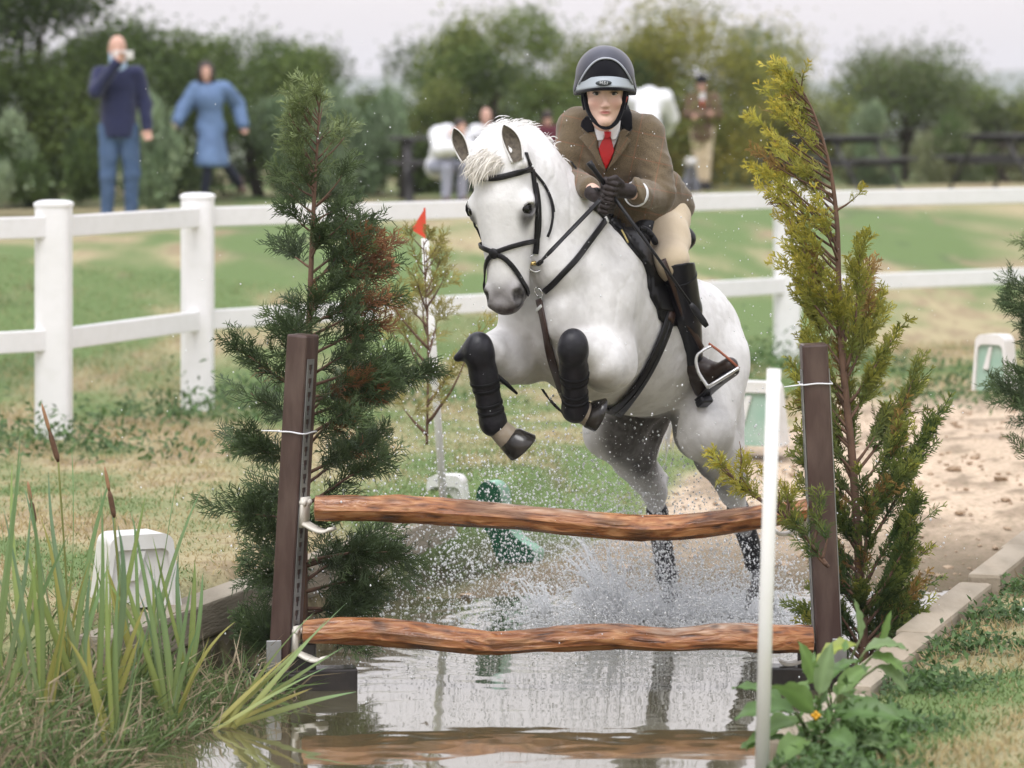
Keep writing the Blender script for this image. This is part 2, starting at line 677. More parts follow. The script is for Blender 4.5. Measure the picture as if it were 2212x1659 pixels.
def ground_z(X, Y):
    if np.ndim(X) == 0: return float(ground_z(A([X], float), A([Y], float))[0])
    X = np.asarray(X, float); Y = np.asarray(Y, float)
    s = fence_s(X, Y)
    z = 0.78 * sstep(0.8, 7.5, s)
    z = z - 0.02 * np.maximum(Y - 60, 0) * (Y < 400) - 0.02 * 340 * (Y >= 400)
    # gentle lumps
    z = z + 0.05 * (fbm(np.stack([X * 0.6, Y * 0.6], -1), 7) - 0.5) + 0.018 * (fbm(np.stack([X * 3, Y * 3], -1), 9) - 0.5)
    inside = np.minimum(X - XL(Y), XR(Y) - X)
    # pool bed rises into the sand ramp at the far end
    bed = -0.55 + 0.25 * sstep(12.6, 14.3, Y + 0.16 * (0.8 - X)) + 0.05 * sstep(13.6, 14.8, Y) + 0.26 * sstep(14.2, 18.0, Y)
    bed = bed + 0.06 * (fbm(np.stack([X * 2.2, Y * 2.2], -1), 21) - 0.5) * sstep(13.2, 14.5, Y)
    m = sstep(-0.02, 0.10, inside) * (1 - sstep(16.5, 19.5, Y))
    front = 1 - sstep(11.35, 11.6, Y)
    # natural reed bank at the near left corner instead of a wall
    bank = -0.55 + 0.36 * sstep(0.25, -0.35, X - (-0.95 + 0.33 * (Y - 11.4))) + 0.18 * sstep(-0.2, -1.4, X - (-0.95 + 0.33 * (Y - 11.4)))
    zz = z * (1 - m) + bed * m
    lf = front * sstep(0.9, 0.3, X - (-0.95 + 0.33 * (Y - 11.4)))
    zz = zz * (1 - lf) + bank * lf
    # right bank beyond the kerb
    u = X - XR(Y)
    rb = sstep(-0.07, -0.03, u) * (1 - sstep(15.5, 17.5, Y))
    bankz = -0.33 + (0.21 + 0.20 * sstep(0.2, 1.6, u)) * sstep(0.125, 0.165, u) + 0.03 * (fbm(np.stack([X * 3, Y * 3], -1), 9) - 0.5)
    zz = zz * (1 - rb) + bankz * rb
    ul = X - XL(Y)
    lw = sstep(-0.20, -0.12, ul) * sstep(0.03, 0.0, ul) * (1 - sstep(14.8, 16, Y)) * sstep(11.2, 11.4, Y)
    zz = zz * (1 - lw) + np.minimum(zz, -0.10) * lw
    return zz


def axis_pts(segs):
    out = []
    for a, b, st in segs:
        out += list(np.arange(a, b, st))
    return A(out)


gx = axis_pts([(-900, -60, 60), (-60, -12, 3), (-12, -4, 0.4), (-4, 4.6, 0.045), (4.6, 12, 0.4), (12, 60, 3), (60, 961, 60)])
gy = axis_pts([(-30, 7.6, 2.0), (7.6, 8.6, 0.1), (8.6, 20, 0.045), (20, 34, 0.25), (34, 62, 1.0), (62, 200, 12), (200, 2600, 120)])
GX, GY = np.meshgrid(gx, gy, indexing='ij')
gxf, gyf = GX.ravel(), GY.ravel()
gz = ground_z(gxf, gyf)
sm = sand_mask(gxf, gyf)
clod = fbm(np.stack([gxf * 7, gyf * 7], -1), 31, 3)
gz = gz + sm * 0.045 * (clod - 0.5) * sstep(13.5, 15, gyf)
# true colours of turf, dry turf, sand and wet sand
n1 = fbm(np.stack([gxf * 0.55, gyf * 0.38], -1), 41)
n2 = fbm(np.stack([gxf * 2.3, gyf * 1.5], -1), 43)
n3 = fbm(np.stack([gxf * 9, gyf * 9], -1), 47, 3)
green = A([0.130, 0.195, 0.065]); dark = A([0.072, 0.118, 0.044]); straw = A([0.42, 0.35, 0.205]); earth = A([0.25, 0.175, 0.11])
dry = sstep(0.44, 0.66, 0.55 * n1 + 0.45 * n2 + 0.03)
gc = green[None] * (1 - dry[:, None]) + straw[None] * dry[:, None]
dry = dry * (1 - 0.55 * sstep(0.1, 0.5, gxf - XR(gyf)) * sstep(13.5, 12.5, gyf))
dk = sstep(0.54, 0.72, n2) * (1 - dry) * 0.8
gc = gc * (1 - dk[:, None]) + dark * dk[:, None]
ea = sstep(0.60, 0.72, n3 * 0.5 + n2 * 0.25 + dry * 0.25) * 0.6
gc = gc * (1 - ea[:, None]) + earth * ea[:, None]
sand = A([0.60, 0.465, 0.34])
wet = A([0.15, 0.115, 0.075])
sc = sand[None] * (0.78 + 0.4 * n3[:, None])
wt = sstep(-0.13, -0.29, gz)
mk = sstep(0.56, 0.66, clod) * 0.6
sc = sc * (1 - mk[:, None]) + A([0.16, 0.115, 0.075]) * mk[:, None]
sc = sc * (1 - wt[:, None]) + wet * wt[:, None]
gc = gc * (1 - sm[:, None]) + sc * sm[:, None]
mud = sstep(-0.14, -0.26, gz) * (1 - sm)
gc = gc * (1 - mud[:, None]) + A([0.055, 0.047, 0.028]) * mud[:, None]
far = sstep(70, 140, gyf)
gc = gc * (1 - far[:, None]) + A([0.10, 0.135, 0.05]) * far[:, None]
nxg, nyg = len(gx), len(gy)
ii = (np.arange(nxg - 1)[:, None] * nyg + np.arange(nyg - 1)[None]).ravel()
gf = np.stack([ii, ii + nyg, ii + nyg + 1, ii + 1], -1)
m_ground = mat('turf and sand', attr=True, rough=0.9, spec=0.25, noise=(38.0, 0.35, (0.10, 0.10, 0.04)), bump=(60, 0.6, 0.02))
ground = link('ground', np_mesh('ground', np.stack([gxf, gyf, gz], -1), gf, gc), m_ground)
tag(ground, kind='structure')

# far hills, a long low ridge
hv, hf = [], []
N = 90
hx = np.linspace(-700, 1100, N)
ht = 20 + 16 * fbm(np.stack([hx * 0.006, hx * 0 + 3], -1), 5) + 7 * sstep(100, 400, hx) + 3.5 * fbm(np.stack([hx * 0.05, hx * 0 + 1], -1), 6, 3)
prof = [(0, -10), (120, 0.55), (220, 0.92), (300, 1.0), (420, 0.8), (700, -0.3)]
hv = A([[x, 1500 + dy, (h * p if p > 0 else p * 10) - 7] for (dy, p) in prof for x, h in zip(hx, ht)])
k = np.arange(N - 1)
hf = np.concatenate([np.stack([k + r * N, k + 1 + r * N, k + 1 + (r + 1) * N, k + (r + 1) * N], -1) for r in range(len(prof) - 1)])
m_hill = mat('hill woods', (0.09, 0.12, 0.07), 0.9, noise=(0.02, 0.7, (0.16, 0.17, 0.09)))
tag(link('hills', np_mesh('hills', hv, hf), m_hill), kind='structure')

# pool water
m_water, n, l, out = new_mat('pond water')
b = n.new('ShaderNodeBsdfPrincipled')
b.inputs['Base Color'].default_value = (0.095, 0.085, 0.045, 1)
b.inputs['Roughness'].default_value = 0.06
b.inputs['IOR'].default_value = 1.33
b.inputs['Specular IOR Level'].default_value = 0.8
b.inputs['Coat Weight'].default_value = 0.85
b.inputs['Coat IOR'].default_value = 1.75
b.inputs['Coat Roughness'].default_value = 0.03
l.new(b.outputs[0], out.inputs['Surface'])
wx = np.arange(-2.6, 3.4, 0.022); wy = np.arange(8.4, 15.7, 0.03)
WX, WY = np.meshgrid(wx, wy, indexing='ij')
wxf, wyf = WX.ravel(), WY.ravel()
wz = np.zeros_like(wxf)
for (cx_, cy_, amp, lam, dec) in ((0.72, 13.6, 0.010, 0.11, 0.30), (1.05, 13.55, 0.008, 0.09, 0.28), (0.2, 13.2, 0.003, 0.13, 0.4)):
    r = np.hypot(wxf - cx_, wyf - cy_)
    wz += amp * np.sin(2 * math.pi * r / lam + 3 * fbm(np.stack([wxf * 2, wyf * 2], -1), 77)) * np.exp(-r / (dec * 1.25))
wz += 0.0030 * (fbm(np.stack([wxf * 3.1, wyf * 6.0], -1), 71, 4) - 0.5)
wz += 0.0022 * (fbm(np.stack([wxf * 8.0, wyf * 26.0], -1), 72, 3) - 0.5) * (0.25 + 1.5 * sstep(0.4, 0.7, fbm(np.stack([wxf * 1.2, wyf * 1.2], -1), 73)))
nwx, nwy = len(wx), len(wy)
ii = (np.arange(nwx - 1)[:, None] * nwy + np.arange(nwy - 1)[None]).ravel()
wf = np.stack([ii, ii + nwy, ii + nwy + 1, ii + 1], -1)
tag(link('water', np_mesh('water', np.stack([wxf, wyf, WATER + wz], -1), wf), m_water), kind='structure')

# ------------------------------------------------------------------ white post and rail fence
m_white = mat('white paint', (0.83, 0.82, 0.83), 0.42, noise=(2.5, 0.16, (0.66, 0.66, 0.64)), noise2=(14.0, 0.10, (0.50, 0.50, 0.44)), bump=(30, 0.08))
fence = empty('rail_fence', (-2.54, 17.9, 0), 'white painted post and rail fence with two rails curving behind the jump', 'fence')
F_POSTS = [(-6.2, 14.2), (-4.6, 16.0), None, None, None, (2.03, 23.55), (4.4, 25.3), (7.2, 27.0), (10.4, 28.4)]
F_POSTS[2] = (P(116, 900, 17.85)[0], 17.85)
F_POSTS[3] = (P(427, 880, 19.55)[0], 19.55)
F_POSTS[4] = (P(1118, 800, 21.6)[0], 21.6)
F_POSTS[5] = (P(1700, 700, 23.6)[0], 23.6)
TOPZ, LOWZ = 1.18, 0.55


def post_mesh(x, y, ht, w):
    bm = bmesh.new()
    prof = []
    for (zz, ins) in ((-0.25, 0), (ht - 0.035, 0), (ht - 0.030, -0.006), (ht - 0.012, -0.006), (ht, 0.016), (ht + 0.004, 0.05)):
        prof.append((zz, ins))
    rings = []
    for zz, ins in prof:
        r = []
        hw = w / 2 - ins; rc = min(0.035, hw * 0.6)
        for q in range(4):
            for s_ in range(4):
                a = q * math.pi / 2 + s_ * math.pi / 6
                cx_ = (hw - rc) * (1 if q in (0, 3) else -1); cy_ = (hw - rc) * (1 if q in (0, 1) else -1)
                r.append(bm.verts.new((x + cx_ + rc * math.cos(a), y + cy_ + rc * math.sin(a), zz)))
        rings.append(r)
    for a, b_ in zip(rings[:-1], rings[1:]):
        for i in range(16):
            bm.faces.new((a[i], a[(i + 1) % 16], b_[(i + 1) % 16], b_[i]))
    bm.faces.new(rings[-1])
    me = bpy.data.meshes.new('post'); bm.to_mesh(me); bm.free()
    return me


for i, (x, y) in enumerate(F_POSTS):
    link('post', post_mesh(x, y, 1.325, 0.195), m_white, fence)
for i in range(len(F_POSTS) - 1):
    a, b_ = A([*F_POSTS[i], 0.0]), A([*F_POSTS[i + 1], 0.0])
    d = b_ - a; L_ = np.linalg.norm(d[:2]); ang = math.atan2(d[1], d[0])
    mid = (a + b_) / 2
    nrm = A([d[1], -d[0], 0]) / L_                      # towards the camera
    for zz in (TOPZ, LOWZ):
        c = mid + A([0, 0, zz]) + nrm * 0.03
        bevel_box('rail', (L_ - 0.11, 0.045, 0.120), c, rotz(ang), 0.008, 2, m_white, fence)

# ------------------------------------------------------------------ pool edging
m_kerb = mat('weathered sleeper', (0.37, 0.305, 0.225), 0.85, noise=(7, 0.75, (0.20, 0.165, 0.11)), noise2=(3, 0.35, (0.50, 0.45, 0.37)), bump=(40, 0.5, 0.01), stretch=(1, 0.25, 1))
kerb = empty('pool_kerb', (1.16, 10.9, -0.2), 'pale weathered sleeper kerb along the right side of the pool', 'kerb')
ya = 9.75
kd = unit(A([0.332, 1.0, 0]))
ang = math.atan2(kd[0], kd[1])
Rk = rotz(-ang)
for i, (ln, off, dz) in enumerate(((0.85, 0.0, 0), (1.15, 0.01, 0.012), (1.30, -0.012, 0.0), (0.95, 0.02, 0.018), (1.7, -0.01, -0.01), (1.6, 0.0, 0.0))):
    yc = ya + ln / 2 * kd[1]
    c = A([XR(yc) + 0.065 + off, yc, -0.215 + dz + 0.012 * (yc - 11)])
    bevel_box('sleeper', (0.135, ln - 0.012, 0.24), c, Rk, 0.016, 2, m_kerb, kerb)
    ya += ln * kd[1]

m_wall = mat('old boards', (0.30, 0.255, 0.19), 0.85, noise=(7, 0.6, (0.15, 0.125, 0.085)), noise2=(3, 0.35, (0.40, 0.37, 0.31)), bump=(50, 0.6, 0.01), stretch=(1, 0.2, 2))
wall = empty('pool_wall', (-1.25, 11.85, -0.2), 'low plank retaining wall on the left side of the pool behind the reeds', 'retaining wall')
Rw = rotz(-math.atan2(0.32, 1.0))
for r_ in range(3):
    ya = 11.25
    for i, ln in enumerate((1.85, 1.9) if r_ != 1 else (1.2, 1.7, 0.85)):
        yc = ya + ln / 2 * 0.952
        c = A([XL(yc) - 0.03 + 0.006 * ((i + r_) % 2), yc, -0.105 - 0.142 * r_ + (0.0 if r_ else 0.004)])
        bevel_box('plank', (0.10 if r_ else 0.15, ln - 0.01, 0.134), c, Rw, 0.012, 2, m_wall, wall)
        ya += ln * 0.952
# ------------------------------------------------------------------ the air: thin even haze that fades the far hills
m_haze, n, l, out = new_mat('haze')
pv_ = n.new('ShaderNodeVolumePrincipled')
pv_.inputs['Color'].default_value = (0.93, 0.95, 1.0, 1)
pv_.inputs['Density'].default_value = 0.00042
pv_.inputs['Anisotropy'].default_value = 0.0
l.new(pv_.outputs[0], out.inputs['Volume'])
hz = MB(); hz.box((30, 1285, 20), (2100, 2760, 62))
tag(hz.build('haze', m_haze, None, False), kind='stuff')
# ------------------------------------------------------------------ the jump: two stands, two log rails
m_post = mat('brown painted timber', (0.060, 0.032, 0.026), 0.42, noise=(5, 0.5, (0.095, 0.052, 0.042)), noise2=(22, 0.25, (0.21, 0.15, 0.12)), bump=(45, 0.15), stretch=(1, 1, 0.25), coat=0.15)
m_wet = mat('wet black timber', (0.022, 0.018, 0.016), 0.22, noise=(9, 0.5, (0.05, 0.04, 0.033)), bump=(30, 0.2))
m_steel = mat('galvanised strip', (0.42, 0.42, 0.42), 0.42, metal=0.85, noise=(14, 0.6, (0.26, 0.25, 0.24)))
m_cup = mat('ivory plastic', (0.72, 0.68, 0.60), 0.45, noise=(8, 0.4, (0.55, 0.50, 0.42)))
m_tie = mat('white nylon', (0.8, 0.8, 0.82), 0.4)


def axes_from(z, xh):
    z = unit(z); x = unit(A(xh) - (A(xh) @ z) * z); y = np.cross(z, x)
    return np.stack([x, y, z], 1)         # columns


def keyhole_strip(name, base, R, length, parent, pitch=0.05, w=0.046, face=1):
    """perforated steel strip; local z along the strip, local x its width, holes are real gaps"""
    mb = MB(); t = 0.004
    n_ = int(length / pitch)
    def bx(cx_, cz, sx, sz):
        mb.box(A(base) + R @ A([cx_, 0, cz]), (sx, t, sz), R)
    for i in range(n_):
        z0 = i * pitch
        bx(0, z0 + 0.007, w, 0.014)                                    # bridge
        for s_ in (-1, 1):
            bx(s_ * (w / 2 - 0.0085), z0 + 0.014 + 0.007, 0.017, 0.014)   # beside the slot
            bx(s_ * (w / 2 - 0.0075 + 0.0), z0 + 0.028 + 0.002, 0.015, 0.004)
            bx(s_ * (w / 2 - 0.0055), z0 + 0.032 + 0.009, 0.011, 0.018)   # beside the round part
    bx(0, n_ * pitch + 0.01, w, 0.02)
    return mb.build(name, m_steel, parent, smooth=False)


def jump_cup(pos, R, parent, side):
    """dished cup: back plate with ears and a curved tongue that carries the rail"""
    mb = MB()
    pos = A(pos)
    mb.box(pos + R @ A([0, 0, 0.01]), (0.012, 0.055, 0.11), R)
    for s_ in (-1, 1): mb.tube([pos + R @ A([side * -0.01, s_ * 0.018, 0.045]), pos + R @ A([side * 0.012, s_ * 0.018, 0.045])], 0.012, 8)
    pts, nr = [], []
    for a in np.linspace(0.0, 1.25, 9):
        x = side * (0.006 + 0.115 * math.sin(a) / math.sin(1.25)); z = -0.035 - 0.022 * math.sin(a * 2.3)
        pts.append(pos + R @ A([x, 0, z])); nr.append(R @ A([0, 0, 1.0]))
    v, f = ribbon(pts, nr, 0.062, 0.011)
    mb.add(v, f4=f)
    return mb.build('jump_cup', m_cup, parent)


def stand(Y, top_px, bot_px, face_w, yaw, label, side):
    """side=+1: the cups are on the +x side"""
    a, t = P(*bot_px, Y), P(*top_px, Y)
    zax = unit(t - a); L_ = np.linalg.norm(t - a)
    R = axes_from(zax, (math.cos(yaw), math.sin(yaw), 0))
    st = empty('jump_stand', (a[0], a[1], WATER), label, 'jump stand', 'jump stands at the two ends of the rails')
    bevel_box('post', (face_w, 0.10, L_), (a + t) / 2, R, 0.009, 2, m_post, st)
    o_ = a + R @ A([side * (face_w / 2 + 0.0035), -0.012, L_ * 0.10])
    Rs = np.stack([R[:, 1], -R[:, 0], R[:, 2]], 1)
    keyhole_strip('keyhole_strip', o_, Rs, L_ * 0.845, st)
    o_ = a + R @ A([side * -(face_w / 2 + 0.0035), 0.0, L_ * 0.10])
    keyhole_strip('keyhole_strip', o_, Rs, L_ * 0.845, st)
    return st, R, a, t, L_


JY = 11.72
standL, RL, aL, tL, LL = stand(JY, (655, 722, ), (612, 1478), 0.083, -0.46, 'brown jump stand with a steel keyhole strip before the dark green conifer', 1)
standR, RR, aR, tR, LR = stand(JY + 0.04, (1757, 742), (1792, 1500), 0.095, 0.03, 'brown jump stand half buried in the golden conifer on the right', -1)
# feet in the water
for st, a, sx, Rf in ((standL, aL, 1, rotz(0.15)), (standR, aR, -1, rotz(-0.1))):
    b0 = A([a[0], a[1], WATER])
    bevel_box('foot', (0.42, 0.10, 0.085), b0 + A([sx * 0.06, -0.02, 0.035]), Rf, 0.008, 2, m_wet, st)
    bevel_box('foot', (0.10, 0.40, 0.075), b0 + A([sx * 0.015, 0.12, 0.028]), Rf, 0.008, 2, m_wet, st)
    bevel_box('brace_block', (0.125, 0.085, 0.11), b0 + A([sx * 0.055, 0.005, 0.115]), Rf, 0.008, 2, m_wet, st)
    bevel_box('brace_plate', (0.055, 0.006, 0.17), b0 + A([-sx * 0.03, -0.065, 0.10]), Rf, 0.002, 1, m_steel, st)


def cable_tie(Rr, a, t, py, fw, parent):
    zz = (EYE - (py - HY) * JY / FPX - a[2]) / (t[2] - a[2])
    c = a + (t - a) * zz
    pts = []
    for th in np.linspace(0, 2 * math.pi, 33)[:-1]:
        x, y = math.cos(th), math.sin(th)
        k_ = max(abs(x) / (fw / 2 + 0.009), abs(y) / 0.056)
        pts.append(c + Rr @ A([x / k_, y / k_, 0.002 * math.sin(3 * th)]))
    pts = A(pts)
    v, f = ribbon(pts, np.stack([unit(p - c) for p in pts]), 0.0055, 0.003, True)
    link('cable_tie', np_mesh('cable_tie', v, f), m_tie, parent)
    mb = MB(); mb.tube([c + Rr @ A([-fw / 2 - 0.005, -0.05, 0]), c + Rr @ A([-fw / 2 - 0.075, -0.065, -0.004])], [0.003, 0.002], 6)
    mb.box(c + Rr @ A([-fw / 2 - 0.008, -0.05, 0]), (0.008, 0.006, 0.007), Rr)
    mb.build('cable_tie_tail', m_tie, parent)


cable_tie(RL, aL, tL, 932, 0.083, standL)
cable_tie(RR, aR, tR, 829, 0.095, standR)


def at_z(a, t, py):
    zz = (EYE - (py - HY) * a[1] / FPX - a[2]) / (t[2] - a[2])
    return a + (t - a) * zz


jump_cup(at_z(aL, tL, 1108) + RL @ A([0.055, -0.01, 0]), RL, standL, 1)
jump_cup(at_z(aL, tL, 1385) + RL @ A([0.055, -0.01, 0]), RL, standL, 1)
jump_cup(at_z(aR, tR, 1118) + RR @ A([-0.062, -0.01, 0]), RR, standR, -1)
jump_cup(at_z(aR, tR, 1398) + RR @ A([-0.062, -0.01, 0]), RR, standR, -1)

# log rails: cleft timber with arrises and wavy edges
m_log, n, l, out = new_mat('cleft orange timber')
b = n.new('ShaderNodeBsdfPrincipled'); l.new(b.outputs[0], out.inputs['Surface'])
at = n.new('ShaderNodeAttribute'); at.attribute_name = 'wv'
mp = n.new('ShaderNodeMapping'); mp.inputs['Scale'].default_value = (6.5, 24.0, 24.0); l.new(at.outputs['Vector'], mp.inputs['Vector'])
t1 = n.new('ShaderNodeTexNoise'); t1.inputs['Scale'].default_value = 1.6; t1.inputs['Detail'].default_value = 8; t1.inputs['Distortion'].default_value = 0.6
l.new(mp.outputs[0], t1.inputs['Vector'])
rp = n.new('ShaderNodeValToRGB')
rp.color_ramp.elements[0].position = 0.30; rp.color_ramp.elements[0].color = (0.075, 0.026, 0.010, 1)
rp.color_ramp.elements[1].position = 0.72; rp.color_ramp.elements[1].color = (0.52, 0.27, 0.125, 1)
e = rp.color_ramp.elements.new(0.46); e.color = (0.29, 0.105, 0.034, 1)
e = rp.color_ramp.elements.new(0.58); e.color = (0.38, 0.17, 0.065, 1)
l.new(t1.outputs['Fac'], rp.inputs['Fac'])
at2 = n.new('ShaderNodeAttribute'); at2.attribute_name = 'Col'
mx = n.new('ShaderNodeMix'); mx.data_type = 'RGBA'; mx.blend_type = 'MULTIPLY'; mx.inputs[0].default_value = 1
vk = n.new('ShaderNodeTexVoronoi'); vk.inputs['Scale'].default_value = 1.0
mpk = n.new('ShaderNodeMapping'); mpk.inputs['Scale'].default_value = (7.0, 11.0, 11.0); l.new(at.outputs['Vector'], mpk.inputs['Vector']); l.new(mpk.outputs[0], vk.inputs['Vector'])
rk = n.new('ShaderNodeValToRGB'); rk.color_ramp.elements[0].position = 0.05; rk.color_ramp.elements[0].color = (0.16, 0.12, 0.10, 1); rk.color_ramp.elements[1].position = 0.20; rk.color_ramp.elements[1].color = (1, 1, 1, 1)
l.new(vk.outputs['Distance'], rk.inputs['Fac'])
mk_ = n.new('ShaderNodeMix'); mk_.data_type = 'RGBA'; mk_.blend_type = 'MULTIPLY'; mk_.inputs[0].default_value = 0.85
l.new(rp.outputs[0], mk_.inputs[6]); l.new(rk.outputs[0], mk_.inputs[7])
l.new(mk_.outputs[2], mx.inputs[6]); l.new(at2.outputs['Color'], mx.inputs[7]); l.new(mx.outputs[2], b.inputs['Base Color'])
t3 = n.new('ShaderNodeTexNoise'); t3.inputs['Scale'].default_value = 0.8; l.new(mp.outputs[0], t3.inputs['Vector'])
mr = n.new('ShaderNodeMapRange'); mr.inputs['To Min'].default_value = 0.22; mr.inputs['To Max'].default_value = 0.6; mr.inputs['From Min'].default_value = .35; mr.inputs['From Max'].default_value = .65
l.new(t3.outputs['Fac'], mr.inputs['Value']); l.new(mr.outputs[0], b.inputs['Roughness'])
bp = n.new('ShaderNodeBump'); bp.inputs['Strength'].default_value = 1.0; bp.inputs['Distance'].default_value = 0.009
l.new(t1.outputs['Fac'], bp.inputs['Height']); l.new(bp.outputs[0], b.inputs['Normal'])
m_logend = mat('sawn log end', (0.30, 0.15, 0.07), 0.7, noise=(30, 0.5, (0.17, 0.075, 0.035)), bump=(60, 0.3))


def log_rail(px, hh, ridge, label, seed, Y=11.66, twist=0.0):
    """px: centre line; hh: half heights (px) along it; ridge: where the front arris sits (angle)"""
    N_ = 120
    c = smooth_path(A(px, float), N_)
    h_ = np.interp(np.linspace(0, 1, N_), np.linspace(0, 1, len(hh)), hh) * Y / FPX
    pts = A([P(q[0], q[1], Y) for q in c])
    pts[:, 1] += 0.02 * np.sin(np.linspace(0, 5, N_) + seed)
    # six-sided cleft section (y towards camera negative): angle, radius factor
    base = [(-100, .98), (-60, 1.02), (-18, 1.10), (12, 1.0), (48, 0.98), (86, 1.0), (125, 1.0), (170, 1.02), (215, 1.0)]
    angs, rads = [], []
    for (a_, r_), (b_a, b_r) in zip(base, base[1:] + [(base[0][0] + 360, base[0][1])]):
        for t_ in (0, 0.5):
            # chords, so facets stay flat
            p0 = r_ * A([math.cos(math.radians(a_)), math.sin(math.radians(a_))]); p1 = b_r * A([math.cos(math.radians(b_a)), math.sin(math.radians(b_a))])
            q = p0 * (1 - t_) + p1 * t_
            angs.append(math.atan2(q[1], q[0])); rads.append(np.hypot(*q))
    S_ = len(angs)
    V, W, Cc = [], [], []
    u = np.linspace(0, 1, N_)
    for j in range(S_):
        nz = fbm(np.stack([u * 9 + seed, u * 0 + j * 0.55], -1), seed, 4) - 0.5
        nb = fbm(np.stack([u * 40 + seed, u * 0 + j * 0.9], -1), seed + 9, 2) - 0.5
        r_ = rads[j] * h_ * (1 + 0.30 * nz + 0.09 * nb)
        aa = angs[j] + twist * u + ridge
        y = -np.cos(aa) * r_ * 0.95; z = np.sin(aa) * r_
        V.append(pts + np.stack([0 * y, y, z], -1))
        W.append(np.stack([u * 1.85, np.full(N_, j / S_ * 0.36), np.full(N_, seed * 1.7)], -1))
        tp = max(0.0, math.sin(angs[j] + ridge)) ** 2
        gw = tp * sstep(.42, .6, fbm(np.stack([u * 5 + seed * 3, u * 0 + j * .1], -1), seed + 4, 3))
        dk_ = 1 - .55 * sstep(.52, .70, fbm(np.stack([u * 13 + seed, u * 0 + j * .35], -1), seed + 31, 4))
        Cc.append(dk_[:, None] * np.ones((N_, 3)) * (1 - gw[:, None]) + A([.95, 1.5, 2.8]) * gw[:, None])
    V = np.stack(V, 1).reshape(-1, 3); W = np.stack(W, 1).reshape(-1, 3); Cc = np.stack(Cc, 1).reshape(-1, 3)
    # grey weathered streak along the top
    i = np.arange(N_ - 1)[:, None] * S_; j = np.arange(S_)[None]; j2 = (j + 1) % S_
    f4 = np.stack([i + j, i + S_ + j, i + S_ + j2, i + j2], -1).reshape(-1, 4)
    me = np_mesh('log_rail', V, f4, Cc, False, {'wv': W})
    root = link('log_rail', me, m_log)
    bm = bmesh.new(); bm.from_mesh(me)
    bmesh.ops.recalc_face_normals(bm, faces=bm.faces[:]); bm.to_mesh(me); bm.free()
    for k_ in (0, N_ - 1):
        ring = V[k_ * S_:(k_ + 1) * S_]; ctr = ring.mean(0)
        vv = np.concatenate([ring, ring * 0.55 + ctr * 0.45 + A([0.004 * (1 if k_ else -1), 0, 0]), [ctr + A([0.005 * (1 if k_ else -1), 0, 0])]])
        jj = np.arange(S_)
        q4 = np.stack([jj, (jj + 1) % S_, S_ + (jj + 1) % S_, S_ + jj], -1)
        q3 = np.stack([S_ + jj, S_ + (jj + 1) % S_, np.full(S_, 2 * S_)], -1)
        link('sawn_end', np_mesh('sawn_end', vv, [q4, q3], None, False), m_logend, root)
    tag(root, label, 'jump rail')
    return root


log_rail([(681, 1098), (800, 1098), (920, 1101), (1060, 1110), (1200, 1124), (1330, 1137), (1420, 1141), (1520, 1134), (1640, 1119), (1742, 1102)],
         [27, 29, 31, 28, 27, 29, 28, 27, 26, 25], 0.25, 'upper cleft log rail of the jump under the grey horse', 3, twist=0.15)
log_rail([(655, 1368), (760, 1363), (880, 1370), (1000, 1382), (1080, 1388), (1200, 1378), (1330, 1372), (1450, 1380), (1560, 1374), (1660, 1380), (1756, 1381)],
         [26, 29, 30, 28, 26, 28, 28, 26, 30, 31, 29], -0.12, 'lower cleft log rail of the jump just above the water', 8, twist=-0.2)

# ------------------------------------------------------------------ flag poles
m_pole = mat('white pole', (0.80, 0.79, 0.76), 0.4, noise=(6, 0.3, (0.62, 0.58, 0.5)))
mb = MB(); mb.tube([P(1644, 1740, 9.2), P(1655, 1300, 9.2), P(1672, 797, 9.2)], [0.0205, 0.0205, 0.0205], 16)
tag(mb.build('marker_pole', m_pole), 'plain white marker pole in front of the right jump stand', 'pole')
PY = 14.6
mb = MB(); mb.tube([P(960, 1115, PY), P(938, 800, PY), P(918, 515, PY)], 0.018, 12)
pole2 = tag(mb.build('flag_pole', m_pole), 'white pole with a small red flag beside the dark green conifer', 'pole')
m_red = mat('red flag plastic', (0.72, 0.075, 0.035), 0.5, noise=(9, 0.3, (0.55, 0.05, 0.03)))
mb = MB()
q = A([P(917, 451, PY), P(888, 497, PY), P(921, 516, PY)])
q2 = q + A([0, 0.006, 0]); q[1, 1] += 0.05; q2[1, 1] += 0.05
mb.add(np.concatenate([q, q2]), f3=[[0, 1, 2], [3, 5, 4]], f4=[[0, 3, 4, 1], [1, 4, 5, 2], [2, 5, 3, 0]])
mb.tube([P(919, 522, PY), P(917, 449, PY)], 0.005, 8)
mb.build('flag', m_red, pole2, smooth=False)

# ------------------------------------------------------------------ plastic blocks and fillers standing on the grass
m_plast = mat('white plastic', (0.72, 0.71, 0.69), 0.4, noise=(4, 0.4, (0.55, 0.55, 0.52)), noise2=(12, 0.25, (0.48, 0.45, 0.37)), coat=0.1)
m_palegreen = mat('pale green plastic', (0.30, 0.45, 0.36), 0.5, noise=(6, .5, (.5, .56, .50)))
m_green = mat('green plastic', (0.02, 0.16, 0.085), 0.45, noise=(6, 0.4, (0.015, 0.11, 0.06)))
m_mint = mat('pale green edge', (0.32, 0.55, 0.42), 0.5)


